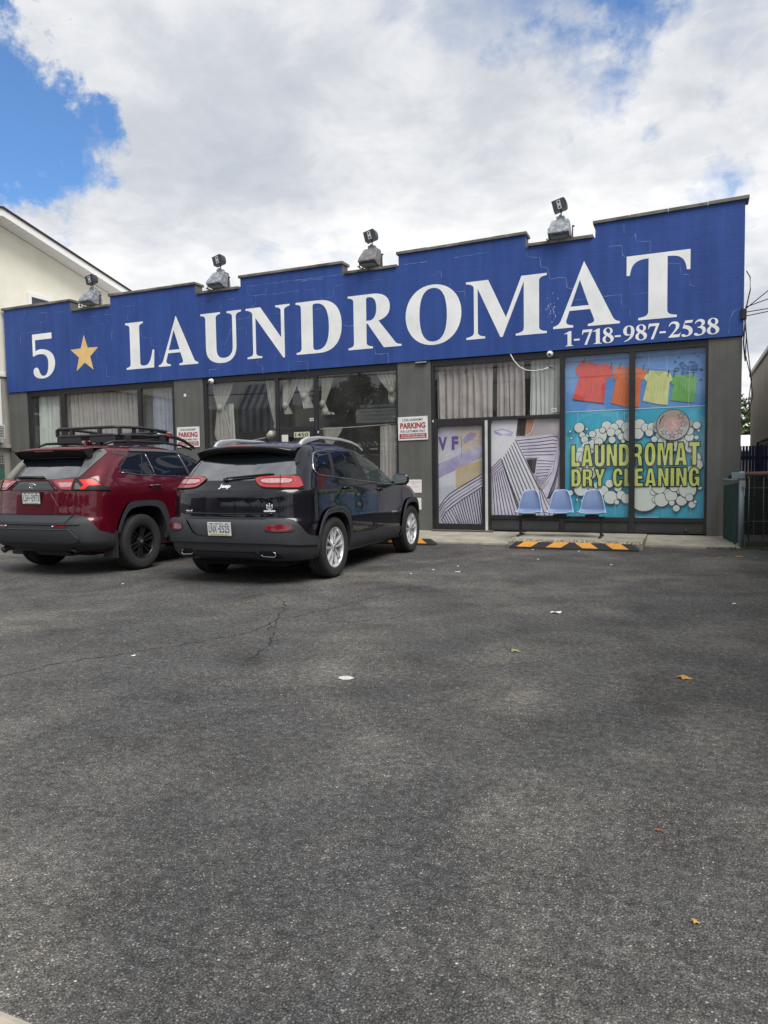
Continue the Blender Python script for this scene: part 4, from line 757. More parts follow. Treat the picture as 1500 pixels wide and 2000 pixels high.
k=MB(); k.box(-10.12,-10.06,D-.006,D-.001,2.93,2.99,SW); tag(k.build('sticker'),'tiny white sticker high on the left pier under the blue wall','sticker')
k=MB(); k.box(-4.72,-4.50,D-.05,D-.001,3.26,3.285,mat('brushed_steel',(.45,.45,.46),.35,1.)); tag(k.build('metal_bracket'),'small metal bracket at the top of the middle pier','bracket')
def security_camera(x,z,label):
    e=empty('security_camera',(x,D-.035,z)); tag(e,label,'camera','white dome cameras under the blue wall')
    k=MB(); k.lathe([(0,.035),(.055,.035),(.058,.01),(.05,-.02)],mat('camera_white',(.72,.72,.72),.4),'y',(0,0,0),20); k.build('housing',e)
    k=MB(); k.lathe([(.048,-.012),(.045,-.035),(.03,-.055),(0,-.062)],mat('camera_white',(.72,.72,.72),.4),'y',(0,0,0),20); k.build('ball',e)
    k=MB(); k.lathe([(0,-.068),(.018,-.066),(.022,-.05)],mat('lens_black',(.01,.01,.012),.1),'y',(.006,0,-.012),14); k.build('lens',e)
security_camera(-9.37,3.215,'white dome camera at the left end of the entrance window head'); security_camera(-2.23,3.245,'white dome camera above the transom beside the laundry poster')
k=MB(); k.tube([(-2.92,D-.035,3.29),(-2.86,D-.05,3.18),(-2.76,D-.06,3.06),(-2.64,D-.07,2.99),(-2.50,D-.07,2.965),(-2.35,D-.07,2.98),(-2.22,D-.06,3.01)],.009,mat('cable_white',(.62,.62,.60),.6)); k.tube([(-2.24,D-.06,3.01),(-2.17,D-.06,3.0)],.013,DG); tag(k.build('hanging_cable'),'white cable sagging in front of the transom below the right dome camera','cable')
# ================================================================== FLOODLIGHTS ON THE PARAPET
GALV=mat('galvanised_grey',(.13,.14,.16),.6,vscale=9,col2=(.31,.34,.38),thr=(.40,.62),metal=.15); GALV2=mat('galvanised_brown',(.09,.085,.09),.6,vscale=9,col2=(.20,.20,.22),thr=(.38,.66)); LAMPB=mat('lamp_dark_blue_grey',(.028,.032,.05),.45); BRKT=mat('rusty_bracket',(.06,.045,.04),.8)
LENS=mat('lamp_lens',(.42,.45,.44),.25)
def floodlight(x,z,label,m,ref=0):
    e=empty('floodlight',(x,D+.0,z)); e.scale=(.76,.76,.76); tag(e,label,'floodlight','floodlights along the parapet')
    # housing: a wedge leaning out over the wall, wide lip at the bottom
    k=MB(); w0,w1=.235,.185
    V=[(-w1,.02,.50),(w1,.02,.50),(w1,.26,.50),(-w1,.26,.50), (-w0,-.24,.20),(w0,-.24,.20),(w0,.26,.14),(-w0,.26,.14),(-w0,-.27,.13),(w0,-.27,.13),(w0,-.10,.055),(-w0,-.10,.055),(w0,.24,.07),(-w0,.24,.07)]
    F=[(0,1,2,3),(0,4,5,1),(1,5,6,2),(2,6,7,3),(3,7,4,0),(4,8,9,5),(5,9,10),(5,10,12,6),(4,7,13,11),(4,11,8),(8,11,10,9),(6,12,13,7),(10,11,13,12)]
    bm=bmesh.new(); vv=[bm.verts.new(v) for v in V]
    for f in F: bm.faces.new([vv[i] for i in f])
    bmesh.ops.recalc_face_normals(bm,faces=bm.faces); bmesh.ops.bevel(bm,geom=bm.edges[:],offset=.012,segments=1,affect='EDGES'); k.bm(bm,m); k.build('housing',e)
    k=MB(); k.add([(-.19,-.20,.075),(.19,-.20,.075),(.19,-.06,.035),(-.19,-.06,.035)],[(0,1,2,3)],LENS); k.build('lens',e)
    k=MB(); k.box(-.09,.09,.05,.20,.49,.585,m,.01); k.box(-.03,.03,.04,.19,.585,.61,m,.006); k.build('ballast_box',e)
    k=MB(); k.tube([(.01,.12,.60),(.01,.11,.66),(.012,.10,.72)],.016,LAMPB); k.build('stem',e)
    # small square lamp head with rounded back, tilted
    h=MB(); a=.24; n=10; prof=[(-.16,.20),(.10,.20)]+[(.10+.055*math.sin(t),.20*math.cos(t)) for t in [math.pi*i/n for i in range(1,n)]]+[(.10,-.20),(-.16,-.20)]
    pts=[(p[0],p[1]*.62) for p in prof]
    def tf(y):
        def g(p):
            X,Z=p; c,s=math.cos(a),math.sin(a); return (X*c+Z*s-.01,y, -X*s*-1*1+Z*c+.83) if False else (X*c-Z*s*-1*-1-.01, y, X*s+Z*c+.83)
        return g
    h.prism(pts,LAMPB,tf(.0),tf(.19)); h.build('lamp_head',e)
    h=MB(); h.prism([(-.055,.095),(.03,.095),(.03,-.105),(-.055,-.105)],LENS,tf(-.006),tf(.0)); 
    for s_ in (.055,-.06): h.prism(ellipse(-.012,s_,.022,.026,10),LAMPB,tf(-.010),tf(-.005))
    h.build('lamp_label',e)
    for sx in (-1,1):
        k=MB(); k.box(sx*.262-.012,sx*.262+.012,.10,.14,.0,.36,BRKT); k.box(sx*.262-.010,sx*.262+.010,-.20,.12,.02,.045,BRKT); k.lathe([(0,.03),(.02,.03),(.02,-.02),(0,-.02)],BRKT,'x',(sx*.275,.12,.34),8); k.build('bracket',e)
    k=MB(); k.box(-.23,-.21,-.19,-.17,-.02,.12,BRKT); k.build('strut',e)
FL=[(-12.68,5.12,'leftmost parapet floodlight, in front of the house eave',GALV),(-9.14,5.11,'second parapet floodlight from the left, weathered pale grey',GALV),(-5.63,5.13,'middle parapet floodlight, browner than the rest, above the letters D and R',GALV2),(-2.06,5.15,'rightmost parapet floodlight, above the M, with peeling pale paint',GALV)]
for x,z,l,m in FL: floodlight(x,z,l,m)
# ================================================================== BENCH
SEAT=mat('seat_blue_plastic',(.15,.215,.37),.42,spec=.5,var=.12,vscale=4); SRIM=mat('seat_pale_edge',(.38,.48,.66),.4); STEEL=mat('bench_black_steel',(.018,.018,.02),.5)
BE=empty('row_bench',(-1.945,12.05,.128)); tag(BE,'three linked blue plastic seats on a black steel beam in front of the posters','bench')
def seat(x,yaw=0):
    # one shell: backrest narrowing upward, sweeping into a wide seat pan with a rolled edge
    nu,nv=16,22; vs=[];fs=[]
    for j in range(nv+1):
        t=j/nv
        if t<.55:   # backrest, from the top
            s=t/.55; z=.765-.33*s; y=.175-.05*s-.03*math.sin(s*2.2); hw=.105+.085*s**.9+.012*math.sin(s*3.1)
        else:
            s=(t-.55)/.45; z=.435-.065*math.sin(min(1,s*1.9)*math.pi/2)+.03*s*s; y=.125-.36*s; hw=.19+.036*math.sin(min(1,s*1.35)*math.pi/2)-.16*max(0,s-.78)
        for i in range(nu+1):
            u=-1+2*i/nu; e=abs(u)**3
            vs.append((x+hw*math.copysign(abs(u)**.9,u), y-.045*e*(1-t)*1.0 - (.0 if t<.55 else 0), z+ (.020*e if t>=.5 else .0)+ (-.018*e if t<.06 else 0)))
    for j in range(nv):
        for i in range(nu): a=j*(nu+1)+i; fs.append((a,a+1,a+nu+2,a+nu+1))
    m=MB(); m.add(vs,fs,SEAT,True); n=len(vs)
    b=m.build('seat',BE,fix=False); md=b.modifiers.new('s','SOLIDIFY'); md.thickness=.006
    # pale rolled rim
    ring=[vs[i] for i in range(nu+1)]+[vs[j*(nu+1)+nu] for j in range(1,nv+1)]+[vs[nv*(nu+1)+i] for i in range(nu-1,-1,-1)]+[vs[j*(nu+1)] for j in range(nv-1,0,-1)]
    r=MB(); r.tube(ring,.0085,SRIM,6,closed=True); r.build('rim',b)
    k=MB(); k.box(x-.10,x+.10,-.13,.09,.335,.365,STEEL,.004); k.build('seat_bracket',b)
for x in (-.515,0,.515): seat(x)
k=MB(); k.box(-.72,.72,-.04,.01,.285,.335,STEEL,.004); k.build('beam',BE)
for x in (-.655,.66):
    k=MB(); k.box(x-.022,x+.022,-.035,.005,.02,.285,STEEL,.004); k.box(x-.02,x+.02,-.27,.21,.0,.03,STEEL,.006); k.build('leg',BE)
# ================================================================== WHEEL STOPS
RUB=mat('black_rubber',(.017,.017,.018),.75,bump=.3,bscale=120,bdist=.002,var=.3,vscale=9); OR=mat('reflective_orange_yellow',(.66,.29,.03),.6,vscale=16,col2=(.42,.19,.035),thr=(.5,.72))
def stop(x0,x1,y,label):
    L=x1-x0; e=empty('wheel_stop',((x0+x1)/2,y,0)); tag(e,label,'wheel stop','rubber wheel stops in front of the parking bays')
    h=.105; a=L/2; b=a-.10
    V=[(-a,-.075,0),(a,-.075,0),(a,.075,0),(-a,.075,0),(-a,-.07,.03),(a,-.07,.03),(a,.07,.03),(-a,.07,.03),(-b,-.03,h),(b,-.03,h),(b,.035,h),(-b,.035,h)]
    k=MB(); k.add(V,[(0,1,5,4),(1,2,6,5),(2,3,7,6),(3,0,4,7),(4,5,9,8),(5,6,10,9),(6,7,11,10),(7,4,8,11),(8,9,10,11),(3,2,1,0)],RUB); k.build('rubber_body',e)
    for i,c in enumerate((-.72,-.235,.235,.70)):
        cx=c*a*.98; w=.115; sh=.055*(1 if i<2 else -1)
        k=MB(); f=.003; k.add([(cx-w-sh,-.068-f,.035),(cx+w-sh,-.068-f,.035),(cx+w+sh,-.032-f,h-.001),(cx-w+sh,-.032-f,h-.001),(cx-w+sh,.03,h+f),(cx+w+sh,.03,h+f),(cx-w+sh,-.032,h+f),(cx+w+sh,-.032,h+f)],[(0,1,2,3),(3,2,7,6),(6,7,5,4)],OR); k.build('reflective_stripe',e)
stop(-2.60,-.66,11.235,'black and orange striped wheel stop in the empty bay in front of the bench')
stop(-5.82,-3.87,11.30,'black and orange wheel stop at the front wheel of the black car')
stop(-8.75,-6.85,11.30,'black and orange wheel stop in front of the red car, hidden by both cars')
# ================================================================== RIGHT EDGE: GATE AND NEIGHBOUR
PB=mat('post_blue_grey',(.17,.23,.27),.55,vscale=12,col2=(.26,.31,.33),bump=.3,bscale=60,metal=.3); RAIL=mat('rail_rust_brown',(.11,.05,.035),.6,vscale=9,col2=(.16,.085,.06)); WIRE=mat('fence_wire',(.10,.12,.11),.5,.6); GM=mat('green_mesh_fabric',(.010,.032,.030),.8,vscale=8,col2=(.016,.052,.048),thr=(.4,.7))
E_=empty('fence_gate',(.75,12.0,0)); tag(E_,'low chain link gate with brown top rail and blue grey post beside the building corner','gate')
k=MB(); k.tube([(0,0,0),(0,0,1.17)],.038,PB,14); k.build('post',E_)
k=MB(); k.box(-.14,.04,-.05,.05,1.06,1.155,PB,.01); k.lathe([(0,-.02),(.03,-.02),(.03,.03),(0,.03)],mat('black_rubber',(.017,.017,.018)),'x',(-.165,0,1.09),10); k.build('latch_bracket',E_)
k=MB(); k.box(-.005,.05,-.07,-.055,.93,1.03,mat('padlock',(.35,.33,.30),.4,.7),.006); k.tube([(.005,-.062,1.03),(.005,-.062,1.07),(.04,-.062,1.07),(.04,-.062,1.03)],.006,WIRE,6); k.build('padlock',E_)
k=MB(); k.tube([(.05,0,1.13),(2.2,.08,1.16)],.034,RAIL,12); k.build('top_rail',E_)
k=MB(); k.box(.06,2.2,-.012,.012,.03,.12,mat('gate_bottom_board',(.02,.022,.02),.8)); k.build('bottom_board',E_)
for i in range(11): k=MB(); xx=.10+i*.195; k.tube([(xx,0,.12),(xx,.0,1.12)],.0065 if i%2 else .011,WIRE,6); k.build('gate_bar',E_)
for z in (.42,.92): k=MB(); k.tube([(.05,0,z),(2.2,0,z+.01)],.006,WIRE,6); k.build('cross_wire',E_)
def chainlink(x0,x1,z0,z1,st=.055):
    vs=[];es=[]; mb=MB(); 
    x=x0-(z1-z0)
    while x<x1:
        for s in (1,-1):
            a=(x,z0) if s>0 else (x,z1); b=(x+(z1-z0),z1) if s>0 else (x+(z1-z0),z0)
            t0=max(0,(x0-a[0])/(b[0]-a[0])); t1=min(1,(x1-a[0])/(b[0]-a[0]))
            if t1>t0: 
                p=lerp(a,b,t0); q=lerp(a,b,t1); mb.tube([(p[0],s*.003,p[1]),(q[0],s*.003,q[1])],.0016,WIRE,3,cap=False,smooth=False)
        x+=st
    return mb
cl=chainlink(.05,1.2,.12,1.1); o=cl.build('chain_link_mesh',E_); o['kind']='stuff'
# short return of fence from the post back to the wall, covered by green mesh
k=MB(); e2=empty('return_fence',(.72,12.05,0)); tag(e2,'short run of green mesh fence between the blue grey post and the grey wall','fence')
nn=10; vs=[];fs=[]
for i in range(nn+1):
    t=i/nn; 
    for z in (.03,.35,.7,1.0-.06*t): vs.append((-.20*t+.012*math.sin(i*2),.60*t,z))
for i in range(nn):
    for j in range(3): fs.append((i*4+j,i*4+4+j,i*4+5+j,i*4+1+j))
k.add(vs,fs,GM,True); k.build('green_mesh',e2)
k=MB(); k.tube([(0,0,1.04),(-.2,.6,1.04)],.02,PB,8); k.build('top_rail',e2)
# dark slats added behind the gate, standing in for the shade of the alley
k=MB(); e3=empty('alley_shade_screen',(.8,14.5,0)); tag(e3,'dark green slats added for the shade of the alley behind the low gate','fence')
for i in range(16): q=MB(); q.box(i*.16,i*.16+.145,-.01,.01,.0,1.02+.01*math.sin(i*3),mat('alley_shade_green',(.010,.020,.016),.8,var=.4,vscale=6)); q.build('slat',e3)
e4=empty('blue_fence',(1.30,22,0)); tag(e4,'tall navy slatted fence far down the alley between the buildings','fence')
NV=mat('navy_slat',(.012,.022,.10),.55,var=.3,vscale=4)
for i in range(9): q=MB(); q.box(i*.078,i*.078+.062,-.02,.02,0,1.78,NV,.004); q.build('slat',e4)
q=MB(); q.box(-.05,.75,.03,.06,.3,.4,NV); q.box(-.05,.75,.03,.06,1.4,1.5,NV); q.build('rail',e4)
# neighbour's long tan wall
TANW=mat('tan_stucco',(.38,.33,.27),.9,vscale=1.2,col2=(.50,.45,.38),thr=(.3,.7),bump=.4,bscale=30,bdist=.01)
nb=empty('neighbour_building',(2.2,5,0)); tag(nb,'long tan stucco building with white roof trim on the far side of the alley','building')
k=MB(); k.box(0,6,-3,25.9,-.1,4.62,TANW); k.build('wall',nb); k=MB(); k.box(-.07,.05,-3.1,26,4.621,4.75,mat('trim_white',(.62,.62,.60),.6)); k.build('roof_trim',nb)
k=MB(); k.box(1.0,1.3,20,24,4.63,5.5,mat('dark_roof_unit',(.06,.055,.055),.7)); k.box(.45,.55,22.4,22.5,4.6,5.7,mat('dark_roof_unit',(.06,.055,.055),.7)); k.box(.45,1.0,22.0,22.1,5.55,5.65,mat('dark_roof_unit',(.06,.055,.055),.7)); k.build('roof_unit',nb)
k=MB(); k.tube([(-.08,21.5,.9),(-.08,21.5,2.0),(-.08,18,2.0)],.045,mat('pipe_grey_green',(.16,.18,.16),.6),8); k.tube([(-.07,20.5,.0),(-.07,20.5,1.9)],.03,mat('pipe_brown',(.09,.06,.05),.6),8); k.build('pipe',nb)
for i,yy in enumerate((3,9,15)): k=MB(); k.box(-.012,0,yy,yy+.03,.2,4.5,mat('joint_dark',(.08,.07,.06),.9)); k.build('wall_joint',nb)
# white shed roof glimpsed in the gap
k=MB(); e5=empty('white_shed',(1.6,36,0)); tag(e5,'low shed with white tin roof glimpsed above the navy fence','shed')
k.box(-1.2,1.2,0,3,0,1.9,mat('shed_wall',(.20,.19,.18),.8)); k.build('wall',e5); k=MB(); k.add([(-1.4,-.2,1.92),(1.4,-.2,1.92),(1.4,3,2.7),(-1.4,3,2.7),(-1.4,-.2,1.86),(1.4,-.2,1.86)],[(0,1,2,3),(0,4,5,1)],mat('tin_white',(.62,.64,.66),.4)); k.build('roof',e5)
# utility cables at the corner
CAB=mat('cable_black',(.012,.012,.014),.6)
def sag(a,b,s,n=14): return [tuple(a[i]+(b[i]-a[i])*t-(s*4*t*(1-t) if i==2 else 0) for i in range(3)) for t in [j/n for j in range(n+1)]]
k=MB(); ce=empty('service_cables',(.80,D,0)); tag(ce,'bundle of black utility cables clipped to the right corner and looping down','cable')
for nm,pts,r in (('loop',[(.02,-.02,4.3),(.07,-.04,4.2),(.075,-.04,4.0),(.02,-.02,3.72)],.009),('loop',[(.0,-.03,3.7),(.03,-.05,3.3),(.02,-.04,3.0),(.09,-.05,2.7),(.13,-.06,2.35),(.08,-.05,2.12),(.01,-.03,2.05)],.008),('loop',[(.0,-.03,3.6),(.05,-.05,3.1),(.11,-.05,2.6),(.07,-.05,2.25),(.0,-.03,2.2)],.008),('loop',[(-.03,-.035,3.75),(.01,-.04,3.5),(-.01,-.04,3.2),(.02,-.035,2.9)],.012)):
    q=MB(); q.tube(pts,r,CAB,6); q.build('cable',ce)
for a,b,s in (((.02,-.03,3.72),(9,1.2,12.0),.25),((.01,-.03,3.74),(10.5,2.5,9.2),.5),((-.02,-.03,3.66),(11,1.8,8.6),1.0),((.0,-.03,3.60),(12,-6,7.5),.9)):
    q=MB(); q.tube(sag(a,b,s),.0075,CAB,5); q.build('cable',ce)
q=MB(); q.box(-.05,.03,-.06,0,3.55,3.72,CAB,.01); q.build('clamp',ce)
# ================================================================== LEFT HOUSE
ST=mat('cream_stucco',(.72,.68,.55),.9,vscale=1.1,col2=(.82,.80,.70),thr=(.28,.66),bump=.5,bscale=26,bdist=.012); ST2=mat('grey_stucco',(.29,.28,.245),.9,vscale=1.5,col2=(.38,.37,.33),bump=.4,bscale=26,bdist=.01)
VW=mat('vinyl_white',(.76,.76,.75),.5); SH=mat('shingle_black',(.022,.021,.024),.9,var=.3,vscale=20); WD=mat('window_dark',(.03,.035,.045),.08,spec=.8)
hs=empty('stucco_house',(-15.55,12.5,0)); tag(hs,'cream stucco gabled house with white vinyl eave rising behind the left end of the laundromat','house')
# gable wall faces +x; ridge at y=0, eaves fall on both sides
def zr(y): return 7.46-abs(y)*.245
k=MB(); ys=[-7,0,7.5]; poly=[(-7,3.75),(7.5,3.75),(7.5,zr(7.5)),(0,zr(0)),(-7,zr(-7))]; k.prism(poly,ST,lambda p:(0,p[0],p[1]),lambda p:(-9,p[0],p[1])); k.build('upper_wall',hs)
k=MB(); k.box(-9,-.02,-7,7.5,-.1,3.749,ST2); k.build('lower_wall',hs)
k=MB(); k.box(-.02,.02,-7,.3,3.70,3.80,ST,.01); k.build('belt_course',hs)
for sgn in (1,-1):
    E1=7.7*sgn if sgn>0 else -7.2
    # roof slab, fascia and soffit boards
    k=MB(); A=[(.53,0,zr(0)+.20),(.53,E1,zr(E1)+.20),(-9,E1,zr(E1)+.20),(-9,0,zr(0)+.20)]; B=[(x,y,z-.05) for x,y,z in A]; k.add(A+B,[(0,1,2,3),(0,4,5,1),(1,5,6,2),(4,7,6,5)],SH); k.build('roof_slope',hs)
    k=MB(); k.add([(.50,0,zr(0)+.15),(.50,E1,zr(E1)+.15),(.50,E1,zr(E1)-.02),(.50,0,zr(0)-.02),(.47,0,zr(0)+.15),(.47,E1,zr(E1)+.15),(.47,E1,zr(E1)-.02),(.47,0,zr(0)-.02)],[(0,1,2,3),(4,7,6,5),(3,2,6,7)],VW); k.build('fascia',hs)
    n=int(abs(E1)/.13); 
    for i in range(n):
        y0=sgn*(i*.13); y1=sgn*(i*.13+.124); 
        if i>45: continue
        k=MB(); k.add([(.0,y0,zr(y0)+.01),(.47,y0,zr(y0)+.01),(.47,y1,zr(y1)+.01),(.0,y1,zr(y1)+.01),(.0,y0,zr(y0)+.03),(.47,y0,zr(y0)+.03),(.47,y1,zr(y1)+.03),(.0,y1,zr(y1)+.03)],[(0,1,2,3),(4,7,6,5),(0,4,5,1),(2,6,7,3)],VW); k.build('soffit_board',hs)
    k=MB(); k.add([(.0,0,zr(0)+.04),(.47,0,zr(0)+.04),(.47,E1,zr(E1)+.04),(.0,E1,zr(E1)+.04)],[(0,1,2,3)],mat('soffit_shadow_gap',(.3,.3,.3),.8)); k.build('soffit_backing',hs)
def hwindow(y0,y1,z0,z1,ac=False):
    k=MB(); 
    for a in ((y0,y0+.10,z0,z1),(y1-.10,y1,z0,z1),(y0+.101,y1-.101,z1-.10,z1),(y0+.101,y1-.101,z0,z0+.08)): k.box(.0,.05,a[0],a[1],a[2],a[3],VW,.005)
    f=k.build('window',hs); zm=(z0+z1)/2
    q=MB(); q.box(-.01,.012,y0+.10,y1-.10,z0+.08,z1-.10,WD); q.build('pane',f); q=MB(); q.box(.005,.04,y0+.101,y1-.101,zm-.03,zm+.03,VW); q.build('meeting_rail',f)
    if ac:
        q=MB(); q.box(.0,.30,y0+.14,y1-.14,z0+.08,z0+.42,mat('ac_white',(.5,.5,.49),.5),.01)
        for i in range(7): q.box(.30,.306,y0+.18,y1-.18,z0+.12+i*.04,z0+.135+i*.04,mat('ac_grille',(.06,.06,.06),.7))
        q.build('air_conditioner',f)
hwindow(1.02,1.75,4.55,5.93); hwindow(-.75,.10,2.08,3.62,True)
k=MB(); k.box(-.02,.08,-.9,.38,1.95,2.03,ST2,.01); k.build('sill',hs)
# green ornamental fence at the far left
GF=mat('fence_green_paint',(.012,.035,.028),.5); fe=empty('green_fence',(-16.2,12.35,0)); tag(fe,'low dark green metal fence with pointed tops at the far left behind the red car','fence')
k=MB(); k.box(0,1.0,-.01,.01,.05,1.52,mat('green_screen',(.02,.10,.065),.8,vscale=4,col2=(.04,.15,.10))); k.build('green_screen',fe)
for z in (1.53,1.66): k=MB(); k.box(0,1.02,-.03,-.012,z,z+.02,GF); k.build('rail',fe)
for i in range(12):
    x=.04+i*.085; k=MB(); k.tube([(x,-.02,.1),(x,-.02,1.72)],.008,GF,6); k.lathe([(.008,1.70),(.02,1.73),(0,1.80)],GF,'z',(x,-.02,0),6); k.tube([(x+.042+.022*math.cos(a),-.02,1.605+.03*math.sin(a)) for a in [j*.785 for j in range(8)]],.006,GF,4,closed=True); k.build('picket',fe)
# ================================================================== TREES (behind the alley, and across the street where the glass mirrors them)
LEAFS=[mat('leaf_dark',(.022,.045,.014),.6),mat('leaf_mid',(.045,.085,.022),.55),mat('leaf_light',(.085,.13,.035),.5)]; BARK=mat('bark',(.06,.045,.035),.9)
def tree(x,y,h,r,label,seed,n=3000,ls=.16,light=0,group=None,trunk=.3):
    R_=np.random.default_rng(seed); e=empty('tree',(x,y,0)); tag(e,label,'tree',group)
    k=MB(); k.tube([(0,0,0),(.05,.03,h*.3),(-.05,.05,h*.55),(0,0,h*.8)],[trunk*r*.16+.06,.12,.08,.03],BARK,8); cl=[]
    for i in range(7):
        a=i*.9+R_.random(); p=(math.cos(a)*r*.6,math.sin(a)*r*.6,h*(.5+.07*i)); k.tube([(0,0,h*.3+.04*h*i),(p[0]*.5,p[1]*.5,(p[2]+h*.35)/2+.2),p],[.08,.05,.02],BARK,6)
    k.build('trunk',e)
    for i in range(16):
        a=R_.random()*6.28; q=R_.random()**.6; zz=R_.uniform(.38,1); w=math.sqrt(max(.05,1-((zz-.62)/.42)**2)); cl.append((math.cos(a)*q*r*w,math.sin(a)*q*r*w,zz*h*.94,r*R_.uniform(.25,.45)))
    c=np.array(cl); idx=R_.integers(0,len(c),n); d=R_.normal(size=(n,3)); d/=np.linalg.norm(d,axis=1)[:,None]; rad=R_.random(n)**.4
    P=c[idx,:3]+d*(c[idx,3]*rad)[:,None]*np.array([1,1,.8]); V=[];F=[];mi=[]
    for i in range(n):
        u=R_.normal(size=3);u/=np.linalg.norm(u);v=np.cross(u,R_.normal(size=3));v/=np.linalg.norm(v); s=ls*R_.uniform(.6,1.3); b=len(V)
        V+=[tuple(P[i]-u*s),tuple(P[i]+v*s*.5),tuple(P[i]+u*s),tuple(P[i]-v*s*.5)]; F.append((b,b+1,b+2,b+3)); mi.append(int(np.clip(R_.integers(0,3)+light-(1 if idx[i]%3==0 else 0),0,2)))
    me=bpy.data.meshes.new('crown'); me.from_pydata(V,[],F); [me.materials.append(m) for m in LEAFS]; me.polygons.foreach_set('material_index',mi); link('crown',me,e)
tree(2.9,47,5.2,2.2,'light green tree showing in the gap between the two buildings',31,3500,.17,1)
tree(5.2,52,5.0,2.4,'green tree half hidden behind the tan building at the end of the alley',32,2500,.18,1)
G_='trees across the street'
for i,(x,y,h,r,lab) in enumerate(((-22.5,-24,7.9,4.4,'broad dark tree across the street mirrored in the entrance window'),(-33,-27,5.8,3.6,'tree across the street to the left of the broad one'),(-16.5,-26,8.0,3.8,'tree across the street mirrored at the middle pier'),(-10.5,-26,7.4,3.6,'tree across the street behind the photographer'),(-3,-27,7.2,3.6,'tree across the street straight behind the camera'),(5,-26,8.0,3.8,'tree across the street on the right'),(12,-27,9,3.8,'tree across the street, furthest right'),(-42,-28,6.5,4.2,'tree across the street, furthest left'))):
    tree(x,y,h,r,lab,50+i,3600,.30,-0,G_)
# shop with striped awning across the street (only its mirror image shows)
sh_=empty('awning_shop',(-26.3,-15.5,0)); tag(sh_,'cream shop with a blue and white striped awning, mirrored in the entrance window','building')
k=MB(); k.box(-14,2.6,-6,0,0,5.6,mat('shop_cream',(.36,.35,.31),.9)); k.build('wall',sh_)
for i in range(13):
    m_=mat('awning_blue',(.03,.12,.30),.7) if i%2 else mat('awning_cream',(.50,.50,.44),.7); k=MB(); x0=-1.2+i*.27
    k.add([(x0,0,7.1),(x0+.27,0,7.1),(x0+.27,1.3,5.4),(x0,1.3,5.4),(x0+.27,1.3,3.9),(x0,1.3,3.9)],[(0,1,2,3),(3,2,4,5)],m_); k.build('awning_stripe',sh_)
# utility poles and wires across the street
for i,(x,l) in enumerate(((-22,'utility pole across the street, left of the awning shop'),(8,'utility pole across the street, right of the camera'))):
    k=MB(); up_=empty('utility_pole',(x,-12,0)); tag(up_,l,'pole'); k.tube([(0,0,0),(0,0,10)],.14,BARK,8); k.build('pole',up_); k=MB(); k.box(-1.1,1.1,-.06,.06,9.2,9.35,BARK); k.build('crossarm',up_)
for j,(z,yy) in enumerate(((9.4,-12.3),(9.4,-11.7),(7.4,-12),(6.6,-12))):
    k=MB(); k.tube(sag((-40,yy,z),(30,yy,z),.8,20),.02 if j<2 else .04,CAB,4,smooth=False); tag(k.build('power_line'),['uppermost front power line over the street','uppermost rear power line over the street','thick telephone line over the street','lowest thick telephone line over the street'][j],'wire')
# ================================================================== LITTER
LFY=mat('leaf_yellow',(.42,.24,.05),.7); LFB=mat('leaf_brown',(.20,.07,.03),.7); LFG=mat('leaf_olive',(.25,.24,.10),.7)
def leaf(x,y,s,m,label,seed,rot=0):
    R=random.Random(seed); pts=[]; n=11
    for i in range(n):
        a=2*math.pi*i/n+rot; r=s*(1 if i%2==0 else .45)*R.uniform(.75,1.1); pts.append((x+r*math.cos(a)*1.3,y+r*math.sin(a),.006+R.uniform(0,.35)*s*(i%2)))
    k=MB(); k.add([(x,y,.006+s*.3)]+pts,[(0,i+1,(i+1)%n+1) for i in range(n)],m); tag(k.build('fallen_leaf'),label,'leaf')
leaf(-.01,4.57,.048,LFY,'curled yellow leaf lying in the right half of the asphalt',1); leaf(-1.10,4.86,.040,LFG,'small olive leaf on the asphalt right of the white splat',2); leaf(-.08,2.60,.014,LFB,'dark brown leaf scrap on the near right asphalt',3); leaf(.03,2.10,.013,LFY,'orange brown leaf lump nearest the camera on the right',4); leaf(.42,3.6,.022,LFG,'olive leaf close to the right edge of the picture',5)
leaf(.66,10.9,.055,LFY,'yellow stalked leaf on the asphalt in front of the gate',6,.5); leaf(.42,10.75,.035,LFG,'flat olive leaf in front of the slab left of the gate',7); leaf(.86,10.8,.035,LFG,'flat olive leaf just right of the yellow stalked one by the gate',8)
k=MB(); R=random.Random(5); c=(-1.92,3.88); pts=[(c[0]+(.040+.014*R.random())*math.cos(a)*1.0,c[1]+(.034+.012*R.random())*math.sin(a),.004) for a in [i*math.pi/16 for i in range(32)]]; k.add([(c[0],c[1],.005)]+pts,[(0,i+1,(i+1)%32+1) for i in range(32)],mat('dried_paint_splat',(.42,.43,.41),.7,vscale=30,col2=(.62,.62,.60))); tag(k.build('paint_splat'),'round whitish splat on the asphalt in the middle of the lot','stain')
k=MB(); c=(-1.05,6.27); k.add([(c[0]-.045,c[1]-.02,.006),(c[0]-.005,c[1]-.025,.018),(c[0]+.04,c[1]-.02,.006),(c[0]+.05,c[1]+.025,.02),(c[0]-.0,c[1]+.02,.008),(c[0]-.04,c[1]+.025,.014)],[(0,1,4,5),(1,2,3,4)],SW); tag(k.build('paper_scrap'),'crumpled white paper scrap on the asphalt right of centre','litter')
R=random.Random(12)
